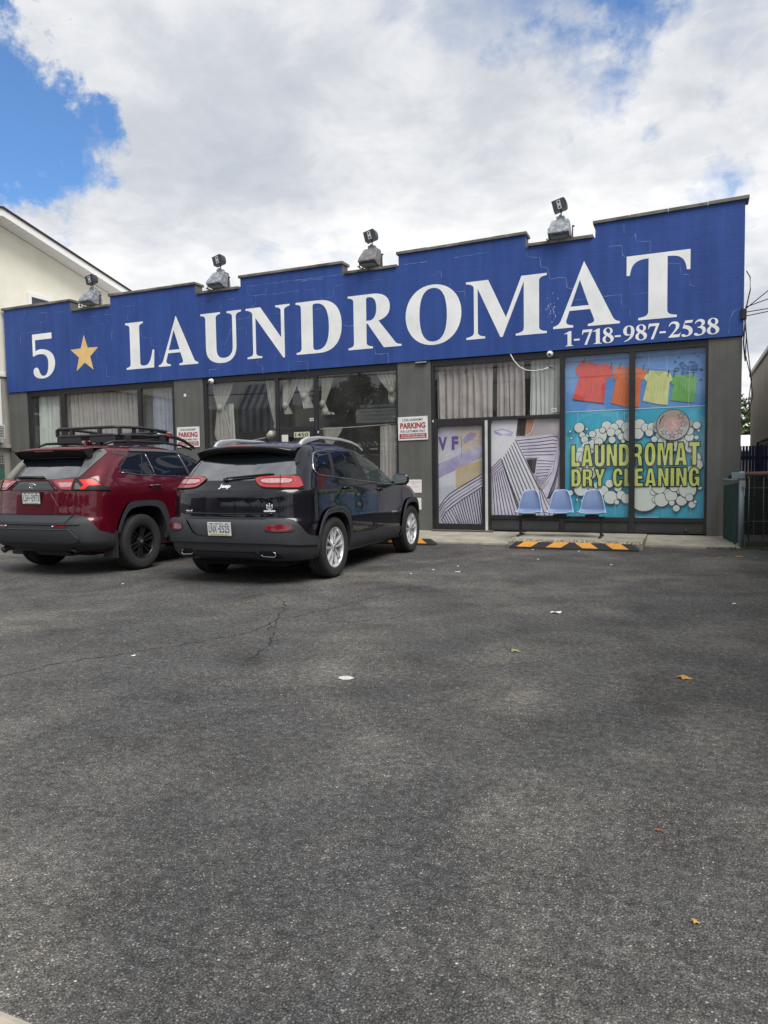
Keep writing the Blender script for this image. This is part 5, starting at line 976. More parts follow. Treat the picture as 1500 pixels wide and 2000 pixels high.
for i,(x,y,l) in enumerate(((-3.1,8.1,'white fleck right of the black car rear wheel, nearest'),(-2.95,8.5,'white fleck right of the black car rear wheel, second'),(-2.6,8.4,'longer white fleck on the asphalt beside the black car'),(-2.75,8.9,'white fleck on the asphalt beside the black car, farther back'),(-1.9,9.9,'white scrap on the asphalt before the striped wheel stop'),(-.9,9.6,'white scrap on the asphalt below the right end of the wheel stop'),(-6.0,6.36,'thin white scrap on the asphalt behind the red car'),(-3.55,3.84,'whitish chip beside the long crack'),(.4,7.2,'pale scrap at the right edge of the asphalt'),(-2.2,11.05,'white bit at the foot of the striped wheel stop'),(-1.5,11.0,'second white bit at the foot of the striped wheel stop'))):
    k=MB(); w_=.016 if i!=2 else .04; k.add([(x-w_,y-.010,.005),(x+w_,y-.006,.007),(x+w_*.8,y+.012,.012),(x-w_*.7,y+.010,.008)],[(0,1,2,3)],SW); tag(k.build('litter_scrap'),l,'litter')
k=MB()
for i in range(26):
    t=R.random(); x=.40+.35*t+R.gauss(0,.02); y=12.62-.55*t+R.gauss(0,.03); s=R.uniform(.003,.012); k.box(x-s,x+s*.8,y-s,y+s*.7,.03,.045+s*R.random()+.05*t*0+.02,SW,.002)
tag(k.build('litter_flecks'),'white crumbs of litter along the foot of the green mesh','litter',kind='stuff')
k=MB()
GR=mat('weed_green',(.06,.11,.03),.7,var=.4,vscale=8)
for i in range(900):
    x=R.uniform(.25,1.4); y=(11.93 if x<.8 else 11.96)+R.gauss(0,.035); a=R.uniform(0,6.28); h_=R.uniform(.01,.05)*(1.2 if x>.6 else .7); dx,dy=.006*math.cos(a),.006*math.sin(a); z_=.0; k.add([(x-dx,y-dy,z_),(x+dx,y+dy,z_),(x+R.gauss(0,.015),y+R.gauss(0,.015),h_)],[(0,1,2)],GR)
tag(k.build('weeds',fix=False),'thin line of weeds at the edge of the slab by the gate','weeds',kind='stuff')
def pchip(xs,ys):
    xs=np.array(xs,float);ys=np.array(ys,float);h=np.diff(xs);d=np.diff(ys)/h
    m=np.zeros(len(xs));m[0]=d[0];m[-1]=d[-1]
    for i in range(1,len(xs)-1):
        if d[i-1]*d[i]>0:
            w1=2*h[i]+h[i-1];w2=h[i]+2*h[i-1];m[i]=(w1+w2)/(w1/d[i-1]+w2/d[i])
    def f(x):
        x=np.clip(x,xs[0],xs[-1]);i=np.clip(np.searchsorted(xs,x)-1,0,len(h)-1)
        t=(x-xs[i])/h[i]
        return ys[i]*(1+2*t)*(1-t)**2+h[i]*m[i]*t*(1-t)**2+ys[i+1]*t*t*(3-2*t)+h[i]*m[i+1]*t*t*(t-1)
    return f
class Shell:
    """rows: z, rear x, front x, half width, rear corner length, rear exponent, front corner length"""
    def __init__(s,rows,nf=2.6,bow=.02):
        a=np.array(rows,float);z=a[:,0];s.z0,s.z1=z[0],z[-1];s.zs=z
        s.r,s.f,s.w,s.c,s.n,s.cf=[pchip(z,a[:,k]) for k in range(1,7)];s.nf=nf;s.bow=bow;s.cache={}
        s.L=a[:,2].max()
    def half(s,z):
        r,f,w,c,n,cf=[float(g(z)) for g in (s.r,s.f,s.w,s.c,s.n,s.cf)];nf=s.nf
        t=np.linspace(0,np.pi/2,34)
        S=np.sin(t);Co=np.clip(np.cos(t),0,1)
        xr=r+c*(1-Co**(2/n));yr=w*S**(2/n)
        xs=np.linspace(r+c,f-cf,42)[1:-1];ys=np.full(len(xs),w)
        t=t[::-1];S=np.sin(t);Co=np.clip(np.cos(t),0,1)
        xf=f-cf*(1-Co**(2/nf));yf=w*S**(2/nf)
        x=np.concatenate([xr,xs,xf]);y=np.concatenate([yr,ys,yf])
        y=y*(1-s.bow*((x-s.L/2)/(s.L/2))**2)
        return x,y
    def Y(s,x,z):
        x0,y0=s.half_c(z);xx,yy,_=x0,y0,0
        k=np.argmax(y0)
        return float(np.interp(x,x0,y0))
    def half_c(s,z):
        k=round(float(z),4)
        if k not in s.cache:s.cache[k]=s.half(k)
        return s.cache[k]
    def X(s,y,z):
        x0,y0=s.half_c(z);return float(np.interp(abs(y),y0[:34],x0[:34]))
    def Q(s,q,z):
        x0,y0=s.half_c(z);d=np.concatenate([[0],np.cumsum(np.hypot(np.diff(x0),np.diff(y0)))])
        a=abs(q);y=float(np.interp(a,d,y0));return float(np.interp(a,d,x0)),(y if q>=0 else -y)
# z   rear  front  w    c    n   cf
CK=Shell([(.24,.30,4.30,.80,.45,2.8,.6),(.32,.10,4.44,.885,.46,2.8,.7),(.42,.03,4.52,.915,.48,2.8,.8),(.60,.0,4.58,.925,.50,2.8,.85),(.70,.01,4.58,.928,.50,2.8,.85),
(.78,.05,4.56,.925,.50,2.8,.85),(.90,.052,4.48,.92,.50,2.8,.9),(1.0,.058,4.30,.92,.50,2.8,.95),(1.06,.075,3.95,.912,.50,2.8,.9),(1.11,.12,3.45,.895,.49,2.8,.6),(1.17,.17,3.20,.872,.48,2.8,.5),
(1.30,.28,2.95,.83,.46,2.7,.5),(1.42,.40,2.66,.78,.43,2.7,.5),(1.50,.48,2.40,.74,.41,2.6,.5),(1.56,.55,2.20,.695,.40,2.6,.5),(1.60,.63,2.02,.63,.40,2.5,.45),(1.63,.82,1.85,.50,.38,2.4,.35),(1.645,1.15,1.6,.26,.2,2.2,.2)])
RV=Shell([(.28,.30,4.30,.80,.40,3.0,.6),(.36,.12,4.44,.885,.44,2.9,.7),(.44,.02,4.52,.915,.46,2.9,.8),(.56,.0,4.58,.925,.48,2.9,.85),(.68,.01,4.58,.925,.48,2.9,.85),
(.76,.05,4.57,.925,.48,2.9,.85),(.90,.06,4.50,.928,.48,2.9,.9),(1.0,.07,4.36,.928,.48,2.9,.95),(1.08,.08,4.15,.92,.48,2.9,.9),(1.15,.10,3.6,.905,.47,2.9,.6),(1.22,.14,3.20,.88,.45,2.9,.5),
(1.30,.21,3.03,.855,.43,2.8,.5),(1.42,.33,2.74,.81,.41,2.8,.5),(1.52,.44,2.46,.765,.40,2.7,.5),(1.58,.50,2.28,.73,.38,2.7,.5),(1.63,.58,2.08,.66,.38,2.6,.45),(1.66,.80,1.90,.50,.36,2.4,.35),(1.672,1.2,1.6,.26,.2,2.2,.2)])
# ================================================================== CARS
def carpaint(name,col,flake=.0,rough=.28,metal=.0):
    m=mat(name,col,rough,metal=metal,coat=1.,spec=.12); return m
RUBT=mat('tyre_rubber',(.018,.018,.019),.85,var=.25,vscale=9,bump=.25,bscale=90,bdist=.002); PLA=mat('grey_plastic_trim',(.030,.032,.038),.62,var=.12,vscale=6,bump=.15,bscale=400,bdist=.0006); PLB=mat('black_plastic_trim',(.016,.016,.018),.55); GAP=mat('panel_gap',(.004,.004,.005),.9)
BADGE=mat('badge_silver',(.72,.73,.74),.3,metal=.2)
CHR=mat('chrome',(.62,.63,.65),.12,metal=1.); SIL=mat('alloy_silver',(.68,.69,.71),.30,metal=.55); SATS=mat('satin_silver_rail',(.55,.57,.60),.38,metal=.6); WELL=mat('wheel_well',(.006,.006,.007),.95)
CGL=mat('tinted_car_glass',(.006,.008,.011),.015,spec=.45); CGF=mat('light_car_glass',(.035,.048,.048),.015,spec=1.0)
LRED=mat('lamp_red',(.30,.006,.012),.08,coat=1.,spec=.8); LDRED=mat('lamp_dark_red',(.17,.008,.014),.12,coat=1.); LCLR=mat('lamp_clear',(.42,.24,.25),.10,coat=1.,var=.3,vscale=30); LSM=mat('lamp_smoke',(.02,.016,.018),.25,coat=.15,spec=.3); LORG=mat('lamp_bright_red',(.62,.025,.018),.3,coat=.1,spec=.3)
PLW=mat('plate_white',(.60,.62,.60),.4,var=.05,vscale=9); PLI=mat('plate_navy_ink',(.02,.03,.08),.5); PLG=mat('plate_gold',(.50,.36,.12),.5)
CGR=mat('rear_tinted_glass',(.006,.008,.011),.015,spec=1.0,coat=.5)
for m_,i_ in ((CGR,2.2),(CGL,1.45),(CGF,1.5)): m_.node_tree.nodes['Principled BSDF'].inputs['IOR'].default_value=i_
class CarB:
    def __init__(s,S,root): s.S=S; s.root=root
    def side(s,sgn=-1): return lambda p: np.array([p[0],sgn*s.S.Y(p[0],p[1]),p[1]])
    def wrap(s,sgn=1):
        def f(p): x,y=s.S.Q(p[0],p[1]); return np.array([x,sgn*y,p[1]])
        return f
    def nrm(s,f,p,e=.006):
        a=f((p[0]+e,p[1]))-f((p[0]-e,p[1])); b=f((p[0],p[1]+e))-f((p[0],p[1]-e)); n=np.cross(a,b); n/=np.linalg.norm(n)+1e-12
        c=f(p); o=np.array([c[0]-2.2 if c[0]<.6 else 0,c[1],.25*(c[2]-.9)]); 
        return n if n@o>0 else -n
    def patch(s,mb,f,poly,off,m,th=.004,res=.045,edge=None):
        vs,fs,_,B=cdt(poly,res); V=[];NN=[]
        for v in vs: n=s.nrm(f,(v.x,v.y)); V.append(f((v.x,v.y))+n*off); NN.append(n)
        # orient faces outward
        F=[]
        for t in fs:
            a,b,c=[V[i] for i in t[:3]]; F.append(tuple(t) if np.cross(b-a,c-a)@NN[t[0]]>0 else tuple(t)[::-1])
        mb.add(V,F,m,True,NN)
        # skirt down to the body
        nb=len(B); SV=[];SF=[];SN=[]
        for i in range(nb):
            p=(B[i].x,B[i].y); n=s.nrm(f,p); q=f(p); SV+=[q+n*off,q+n*(off-th)]
        cen=np.mean([f((b.x,b.y)) for b in B],axis=0)
        for i in range(nb):
            j=(i+1)%nb; SF.append((2*i,2*j,2*j+1,2*i+1))
            
        for i in range(nb):
            a=SV[2*((i+1)%nb)]-SV[2*(i-1)]; n=s.nrm(f,(B[i].x,B[i].y)); o=np.cross(a,n); o/=np.linalg.norm(o)+1e-9
            if o@(SV[2*i]-cen)<0:o=-o
            SN+=[o,o]
        mb.add(SV,SF,edge or m,True,SN); return mb
    def ribbon(s,mb,f,pts,w,off,m,closed=False,res=.05):
        P=[]; q=pts+[pts[0]] if closed else pts
        for a,b in zip(q,q[1:]):
            n=max(1,int(math.dist(a,b)/res)); P+=[lerp(a,b,i/n) for i in range(n)]
        if not closed: P.append(q[-1])
        n=len(P); V=[];NN=[]
        C3=[f(p) for p in P]; Nn=[s.nrm(f,p) for p in P]
        for i in range(n):
            t=(C3[(i+1)%n] if closed or i<n-1 else C3[i])-(C3[i-1] if closed or i>0 else C3[i]); t=t/(np.linalg.norm(t)+1e-9); b=np.cross(Nn[i],t)
            V+=[C3[i]+b*w/2+Nn[i]*off,C3[i]-b*w/2+Nn[i]*off]; NN+=[Nn[i],Nn[i]]
        k=n if closed else n-1
        mb.add(V,[(2*i,2*i+1,2*((i+1)%n)+1,2*((i+1)%n)) for i in range(k)],m,True,NN); return mb
    def rod(s,mb,f,pts,r,off,m,closed=False,res=.05,seg=6):
        P=[]; q=pts+[pts[0]] if closed else pts
        for a,b in zip(q,q[1:]):
            n=max(1,int(math.dist(a,b)/res)); P+=[lerp(a,b,i/n) for i in range(n)]
        if not closed: P.append(q[-1])
        mb.tube([f(p)+s.nrm(f,p)*off for p in P],r,m,seg,closed=closed); return mb
    def text(s,mb,f,t,cx,z,w,h,off,m,bold=.02,shear=0,flip=True):
        me=textmesh(t,w,h,bold,shear=shear)
        V=[];NN=[]
        for v in me.vertices:
            p=(cx-v.co.x,z+v.co.y) if flip else (cx+v.co.x,z+v.co.y); n=s.nrm(f,p); V.append(f(p)+n*off); NN.append(n)
        mb.add(V,[tuple(p.vertices) for p in me.polygons],m,False,NN); return mb
    def body(s,m,cutters,lv=74):
        zs=[s.S.z0+(s.S.z1-s.S.z0)*i/lv for i in range(lv+1)]; zs=sorted(set([round(z,4) for z in zs]+[round(float(z),4) for z in s.S.zs]))
        V=[];F=[]; n=None
        for z in zs:
            x,y=s.S.half_c(z); L=[(a,b) for a,b in zip(x,y)]; R_=[(a,-b) for a,b in list(zip(x,y))[1:-1]][::-1]; ring=L+R_; n=len(ring); V+=[(a,b,z) for a,b in ring]
        for j in range(len(zs)-1):
            for i in range(n): F.append((j*n+i,(j)*n+(i+1)%n,(j+1)*n+(i+1)%n,(j+1)*n+i))
        F.append(tuple(range(n))[::-1]); F.append(tuple((len(zs)-1)*n+i for i in range(n)))
        mb=MB(); mb.add(V,F,m,True); mb.mi(WELL); b=mb.build('body')
        for poly,sg in cutters:
            poly=[poly[0]]+chaikin(poly[1:-1])+[poly[-1]]; c=MB(); c.prism(poly,WELL,lambda p:(p[0],sg*.56,p[1]),lambda p:(p[0],sg*1.2,p[1])); co_=c.build('cutter')
            md=b.modifiers.new('b','BOOLEAN'); md.operation='DIFFERENCE'; md.object=co_; md.solver='EXACT'; md.material_mode='TRANSFER'
        dg=bpy.context.evaluated_depsgraph_get(); dg.update(); me=bpy.data.meshes.new_from_object(b.evaluated_get(dg)); b.modifiers.clear(); b.data=me
        for o in [o for o in bpy.data.objects if o.name.startswith('cutter')]: bpy.data.objects.remove(o)
        b.parent=s.root
        # hard edge where the arches were cut
        idx=[p.index for p in me.polygons]
        for p in me.polygons: p.use_smooth = me.materials[p.material_index] is not WELL
        return b
def chaikin(P,n=2):
    for _ in range(n):
        Q=[P[0]]
        for a,b in zip(P,P[1:]): Q+=[lerp(a,b,.25),lerp(a,b,.75)]
        P=Q+[P[-1]]
    return P
def shape_scale(poly,cx,cz,k): return [(cx+(x-cx)*k,cz+(z-cz)*k) for x,z in poly]
def wheel(root,x,y,r,rim_r,w,kind,sgn,name='wheel'):
    """tyre with tread blocks, rim with spokes, outer face towards sgn*y"""
    k=MB(); h=w/2; pr=[(rim_r*.96,-h*.80),(rim_r*1.03,-h*.92),(r*.86,-h*1.04),(r*.95,-h*.98),(r*.985,-h*.80),(r,-h*.55),(r,-h*.2),(r*.988,-h*.18),(r*.988,-h*.12),(r,-h*.10),(r,h*.10),(r*.988,h*.12),(r*.988,h*.18),(r,h*.2),(r,h*.55),(r*.985,h*.80),(r*.95,h*.98),(r*.86,h*1.04),(rim_r*1.03,h*.92),(rim_r*.96,h*.80)]
    k.lathe([(a,b) for a,b in pr],RUBT,'y',(0,0,0),56); 
    for i in range(64):     # tread shoulder lugs
        a=2*math.pi*i/64; ca,sa=math.cos(a),math.sin(a); da=.030 if kind=='black' else .024
        for sg in (-1,1):
            vs=[]
            for (rr,yy) in ((r*.94,h*1.03),(r*.995,h*.84),(r*1.008,h*.55),(r*.99,h*.5)):
                for d in (-da,da): vs.append((rr*math.cos(a+d),yy*sg,rr*math.sin(a+d)))
            k.add(vs,[(0,1,3,2),(2,3,5,4),(4,5,7,6)],RUBT)
    o=k.build(name,root); o.location=(x,y,r)
    q=MB(); fo=sgn*h*.72
    mm=SIL if kind=='silver' else mat('satin_black_alloy',(.018,.018,.02),.35,metal=.3)
    dk=mat('brake_dark',(.02,.02,.022),.6,.3) if kind=='silver' else mat('brake_black',(.006,.006,.007),.7)
    q.lathe([(rim_r*1.03,sgn*h*.90),(rim_r*1.0,sgn*h*.93),(rim_r*.955,sgn*h*.86),(rim_r*.93,sgn*h*.60),(rim_r*.90,-sgn*h*.7)],mm,'y',(0,0,0),56)
    q.lathe([(0,-sgn*h*.1),(rim_r*.62,-sgn*h*.1),(rim_r*.62,-sgn*h*.2),(0,-sgn*h*.2)],dk,'y',(0,0,0),32)
    q.lathe([(.0,fo+sgn*.012),(.024,fo+sgn*.012),(.034,fo+sgn*.004),(.060,fo-sgn*.004),(.075,fo-sgn*.02),(.078,fo-sgn*.05)],mm,'y',(0,0,0),24)
    for i in range(5):
        a=2*math.pi*i/5+.3; q.lathe([(0,.005*sgn),(.009,.004*sgn),(.010,-.01*sgn)],dk,'y',(.045*math.cos(a),fo-sgn*.001,.045*math.sin(a)),8)
    def spoke(a0,a1,w0,w1,r0=.055,r1=None,dep=.022):
        r1=r1 or rim_r*.965; P0=Vector((r0*math.cos(a0),0,r0*math.sin(a0))); P1=Vector((r1*math.cos(a1),0,r1*math.sin(a1))); d=(P1-P0).normalized(); t=Vector((-d.z,0,d.x)); vs=[]
        for s_,ww in ((0,w0),(.5,(w0+w1)/2*.82),(1,w1)):
            P=P0.lerp(P1,s_); y0=fo+sgn*(.004*math.sin(s_*3.14)+ .014*s_) ; 
            for (tt,yy) in ((-ww,y0-sgn*dep),(-ww*.62,y0),(ww*.62,y0),(ww,y0-sgn*dep)): vs.append((P.x+t.x*tt,yy,P.z+t.z*tt))
        fs=[]
        for j in range(2):
            for i in range(3): fs.append((j*4+i,j*4+i+1,j*4+5+i,j*4+4+i))
        q.add(vs,fs,mm)
    if kind=='silver':
        for i in range(5):
            a=2*math.pi*i/5+math.pi/2
            for d in (-1,1): spoke(a+d*.30,a+d*.235,.020,.019,r0=.045,dep=.035)
            q.add([( .14*math.cos(a+.2),fo-.004*sgn,.14*math.sin(a+.2)),(.14*math.cos(a-.2),fo-.004*sgn,.14*math.sin(a-.2)),(.06*math.cos(a-.2),fo-.006*sgn,.06*math.sin(a-.2)),(.06*math.cos(a+.2),fo-.006*sgn,.06*math.sin(a+.2))],[(0,1,2,3)],dk)
    else:
        for i in range(6):
            a=2*math.pi*i/6+.35
            for d in (-1,1): spoke(a+d*.28,a+d*.15,.011,.014,r0=.06,dep=.03)
    ri=q.build('rim',o); 
    k=MB(); k.lathe([(0,fo+sgn*.017),(.022,fo+sgn*.016),(.026,fo+sgn*.010)],CHR if kind=='silver' else mat('cap_grey',(.12,.12,.13),.3,.5),'y',(0,0,0),20); k.build('hub_cap',o)
    return o
def plate(cb,x,y,z,word,tilt,frame,label_w=.305,h=.152):
    k=MB(); M_=Matrix.Translation((x,y,z))@Matrix.Rotation(tilt,4,'Y')
    def P(v): r=M_@Vector(v); return (r.x,r.y,r.z)
    k.box(-.003,.003,-.1525,.1525,-.076,.076,PLW,.004); k.v=[P(v) for v in k.v]; o=k.build('license_plate',cb.root)
    if frame:
        f=MB(); 
        for b in ((-.164,.164,-.090,-.070),(-.164,.164,.073,.083),(-.166,-.1535,-.0695,.0725),(.1535,.166,-.0695,.0725)): f.box(-.008,.002,b[0],b[1],b[2],b[3],PLB,.002)
        f.v=[P(v) for v in f.v]; f.build('plate_frame',o)
    t=MB()
    def tx(s,cy,z0,w,h_,m,b): 
        me=textmesh(s,w,h_,b); t.add([P((-.0045,cy-v.co.x,z0+v.co.y)) for v in me.vertices],[tuple(p.vertices) for p in me.polygons],m)
    tx(word[0],.080,-.040,.105,.082,PLI,.006); tx(word[1],-.070,-.040,.130,.082,PLI,.006); tx('NEW YORK',0,.052,.10,.013,PLI,.02)
    t.add([P((-.0045,a,b)) for a,b in ((.016,.0),(-.006,.018),(-.010,.002),(-.014,-.014),(-.002,-.006))],[(0,1,2,3,4)],PLI)
    for a in (-.10,.10): t.add([P((-.0045,a+.02*math.cos(q),.058+.006*math.sin(q))) for q in [j*.785 for j in range(8)]],[tuple(range(8))],PLI)
    t.add([P((-.0045,a,b)) for a,b in ((.12,-.066),(-.12,-.066),(-.12,-.056),(.12,-.056))],[(0,1,2,3)],PLI if 0 else PLG)
    t.build('lettering',o,fix=False)
    return o
# ------------------------------------------------------------------ black compact SUV
def place(root,ox,oy,th): root.location=(ox,oy,0); root.rotation_euler=(0,0,math.pi/2-th)
def black_suv():
    root=empty('parked_car'); tag(root,'black compact SUV with silver roof rails and alloy wheels parked nose to the entrance','car'); place(root,-4.7528,6.5815,-.0208)
    PT=carpaint('black_car_paint',(.0025,.003,.007)); c=CarB(CK,root)
    arch=lambda cx:[(cx-.43,.10),(cx-.42,.50),(cx-.355,.66),(cx-.22,.775),(cx+.15,.785),(cx+.30,.71),(cx+.40,.54),(cx+.42,.10)]
    b=c.body(PT,[(arch(.98),-1),(arch(.98),1),(arch(3.69),-1),(arch(3.69),1)])
    W=c.wrap(1)
    for sg in (-1,1):
        f=c.side(sg)
        # flares and sill cladding in grey plastic
        for cx in (.98,3.69):
            inn=[(x,z) for x,z in arch(cx)]; inn[0]=(cx-.43,.30); inn[-1]=(cx+.42,.30); inn=chaikin(inn)
            outp=[(cx+.475,.30),(cx+.46,.60),(cx+.335,.79),(cx+.17,.855),(cx-.24,.845),(cx-.41,.70),(cx-.49,.50),(cx-.49,.30)]; outp=chaikin(outp)
            k=MB(); c.patch(k,f,inn+outp,.022,PLA,.05,.06); c.rod(k,f,[(cx-.455,.52),(cx-.38,.685),(cx-.23,.812),(cx+.155,.822),(cx+.32,.745),(cx+.43,.56)],.006,.022,PLA); k.build('wheel_arch_trim',root)
        k=MB(); c.patch(k,f,[(1.46,.31),(3.20,.29),(3.205,.44),(1.44,.485)],.016,PLA,.03,.08); c.rod(k,f,[(1.44,.485),(3.205,.44)],.006,.012,PLA); k.build('sill_trim',root)
        # doors
        RD=[(1.13,1.185),(1.125,1.05),(1.10,.97),(1.16,.87),(1.30,.86),(1.43,.77),(1.475,.62),(1.475,.50),(2.24,.475),(2.265,.71),(2.285,.92),(2.30,1.105),(1.7,1.145)]
        FD=[(2.315,1.104),(2.30,.92),(2.28,.71),(2.255,.475),(3.19,.45),(3.225,.68),(3.235,.93),(3.20,1.045),(2.8,1.085)]
        for nm,poly,hx in (('rear_door',RD,1.34),('front_door',FD,2.40)):
            k=MB(); c.ribbon(k,f,poly,.016,.0010,GAP,True); c.patch(k,f,poly,.0030,PT,.003,.05)
            d=k.build(nm,root)
            h=MB(); zc=1.06-(hx-1.34)*.045
            y0=f((hx,zc))[1]
            h.lathe([(0,sg*.0),(.055,sg*.0),(.05,-sg*.012),(0,-sg*.018)],GAP,'y',(0,0,0),20); h.v=[(hx+x*1.5,y0+y+sg*.004,zc+z*.55) for x,y,z in h.v]
            P0=[(hx-.12,y0+sg*.004,zc+.004),(hx-.09,y0+sg*.030,zc+.006),(hx,y0+sg*.042,zc+.004),(hx+.09,y0+sg*.034,zc-.002),(hx+.12,y0+sg*.004,zc-.004)]
            h.tube(P0,[.010,.013,.013,.013,.010],PT,8); h.build('handle',d)
        # windows
        k=MB(); dlo=[(.645,1.315),(.70,1.40),(.78,1.475),(.90,1.505),(1.20,1.525),(1.80,1.53),(2.13,1.505),(2.50,1.425),(2.80,1.325),(3.02,1.21),(3.12,1.10),(3.08,1.062),(2.6,1.085),(2.0,1.125),(1.5,1.165),(1.1,1.198),(.72,1.228),(.64,1.265)]
        c.patch(k,f,dlo,.004,PLB,.004,.06); trim=k.build('window_surround',root)
        def win(nm,poly,m): q=MB(); c.patch(q,f,poly,.0075,m,.004,.05); q.build(nm,root)
        win('rear_quarter_window',[(.675,1.31),(.73,1.395),(.80,1.46),(.91,1.488),(1.15,1.503),(1.03,1.218),(.74,1.245),(.67,1.275)],CGL)
        win('rear_door_window',[(1.25,1.508),(1.79,1.512),(1.93,1.145),(1.5,1.178),(1.13,1.208)],CGL)
        win('front_door_window',[(1.90,1.508),(2.12,1.487),(2.49,1.408),(2.78,1.31),(2.98,1.20),(3.05,1.105),(2.98,1.085),(2.6,1.102),(2.08,1.135)],CGF)
        k=MB(); c.rod(k,f,dlo[:-1]+[dlo[-1]],.0075,.006,CHR,True); k.build('chrome_window_line',root)
        # rear fender seam line to the lamp, filler flap outline on the near side
        if sg<0:
            k=MB(); c.ribbon(k,f,[(.72,1.55),(.66,1.49)],.006,.001,GAP); k.build('panel_seam',root)
            k=MB(); c.text(k,f,'CHEROKEE',2.92,.665,.24,.022,.006,BADGE,.01,flip=False); k.build('lettering',root,fix=False)
        # roof rails
        k=MB(); P=[(.74,.535,1.59),(.80,.54,1.632),(.90,.545,1.662),(1.2,.55,1.685),(1.8,.55,1.682),(2.15,.545,1.655),(2.40,.535,1.615),(2.56,.525,1.555)]
        V=[];F=[]
        for i,(x,y,z) in enumerate(P):
            w_=.022; 
            lo=.05 if i in (1,2) else .022
            for (dy,dz) in ((-w_,-.0),(-w_*.6,.014),(w_*.6,.014),(w_,.0),(w_,-lo),(-w_,-lo)): V.append((x,sg*(y+.055)+dy,z+dz))
        for i in range(len(P)-1):
            for j in range(6): F.append((i*6+j,i*6+(j+1)%6,i*6+6+(j+1)%6,i*6+6+j))
        F+=[tuple(range(6)),tuple((len(P)-1)*6+i for i in range(6))]; k.add(V,F,SATS); o=k.build('roof_rail',root); md=o.modifiers.new('b','BEVEL'); md.width=.006; md.segments=2
        # mirror
        k=MB(); y=sg*1.0
        bm=bmesh.new(); bmesh.ops.create_uvsphere(bm,u_segments=20,v_segments=12,radius=1)
        for v in bm.verts: 
            x_=v.co.x; v.co=Vector((2.93+.075*(x_ if x_>0 else x_*.45),y+sg*.03+.125*math.copysign(abs(v.co.y)**.75,v.co.y),1.135+.085*math.copysign(abs(v.co.z)**.75,v.co.z)))
        k.bm(bm,PT,True); k.tube([(2.97,sg*.87,1.07),(2.95,sg*.95,1.10)],.028,PLB,8); mm_=k.build('door_mirror',root)
        k=MB(); k.add([(2.893,y+sg*.03+.105*math.copysign(abs(math.cos(a))**.7,math.cos(a)),1.135+.068*math.copysign(abs(math.sin(a))**.7,math.sin(a))) for a in [i*math.pi/12 for i in range(24)]],[tuple(range(24))],mat('mirror_glass',(.55,.6,.6),.03,metal=1.)); k.build('mirror_glass',mm_)
    # rear: bumper cover in grey plastic, wraps to the wheel arches
    top=[(-1.17,.545),(-1.01,.565),(-.96,.60),(-.91,.66),(-.86,.705),(-.80,.735),(-.70,.742)]
    top=chaikin(top); bump=top+[(-x,z) for x,z in top[::-1]]+[(1.15,.30),(.6,.30),(.3,.335),(-.3,.335),(-.6,.30),(-1.15,.30)]
    k=MB(); c.patch(k,W,bump,.020,PLA,.03,.05); bb=k.build('rear_bumper',root)
    # raised shoulders left and right of the plate recess
    for sg in (1,-1):
        k=MB(); Wf=c.wrap(sg); c.patch(k,Wf,chaikin([(.0,.565),(.30,.567),(.38,.60),(.45,.69),(.52,.738),(.60,.742),(.80,.738),(.88,.700),(.93,.64),(1.0,.565),(1.15,.545)],2)+[(1.15,.45),(.9,.47),(.6,.50),(.0,.505)],.042,PLA,.03,.04); k.build('bumper_shoulder',bb)
        k=MB(); c.patch(k,Wf,chaikin([(.535,.655),(.55,.692),(.79,.692),(.82,.66),(.80,.635),(.66,.622),(.54,.64)],2),.052,LDRED,.012,.04); k.build('reflector',bb)
        k=MB(); c.rod(k,Wf,[(.545,.632),(.66,.618),(.81,.626),(.84,.64)],.006,.046,PLA); k.build('reflector_ledge',bb)
        # exhaust tips: flattened chrome ovals in dark cut-outs
        k=MB(); c.patch(k,Wf,[(.44,.415),(.60,.415),(.655,.375),(.68,.335),(.43,.335)],.024,GAP,.01,.05); k.build('exhaust_recess',bb)
        k=MB(); q0=c.S.Q(.54,.37); cx,cy=q0[0]-.03,sg*q0[1]; ring=[]
        for i in range(20):
            a=2*math.pi*i/20; yy=.085*math.copysign(abs(math.cos(a))**.6,math.cos(a)); zz=.030*math.copysign(abs(math.sin(a))**.6,math.sin(a)); ring.append((cx+abs(yy)*.2*(1 if yy*sg>0 else -.2),cy+yy,.372+zz-.1*max(0,yy*sg)))
        k.tube(ring,.0055,CHR,6,closed=True); n=len(ring); k.add(ring+[(x+.10,y,z) for x,y,z in ring],[(i,(i+1)%n,(i+1)%n+n,i+n) for i in range(n)],mat('exhaust_inside',(.01,.01,.01),.6)); k.build('exhaust_tip',root)
    k=MB(); c.patch(k,W,[(-.38,.40),(.38,.40),(.42,.345),(-.42,.345)],.030,PLB,.01,.06); k.build('lower_valance',bb)
    plate(c,-.058,0.0,.650,('LNX','2525'),-.10,False)
    # tailgate
    G=[(.655,.755),(.665,.89),(.655,1.09),(.61,1.20),(.30,1.185),(-.30,1.185),(-.61,1.20),(-.655,1.09),(-.665,.89),(-.655,.755)]
    k=MB(); c.ribbon(k,W,G,.014,.0012,GAP,True); c.patch(k,W,G,.004,PT,.004,.05); tg=k.build('tailgate',root)
    # glass
    gl=[(-.30,1.175),(.30,1.175),(.38,1.185),(.49,1.215),(.765,1.235),(.72,1.34),(.665,1.415),(.60,1.475),(-.60,1.475),(-.665,1.415),(-.72,1.34),(-.765,1.235),(-.49,1.215),(-.38,1.185)]
    k=MB(); c.patch(k,W,gl,.007,CGR,.006,.05); k.build('rear_window',root)
    # spoiler: painted top, black underside, stop lamp
    k=MB(); n=22; V=[];F=[]
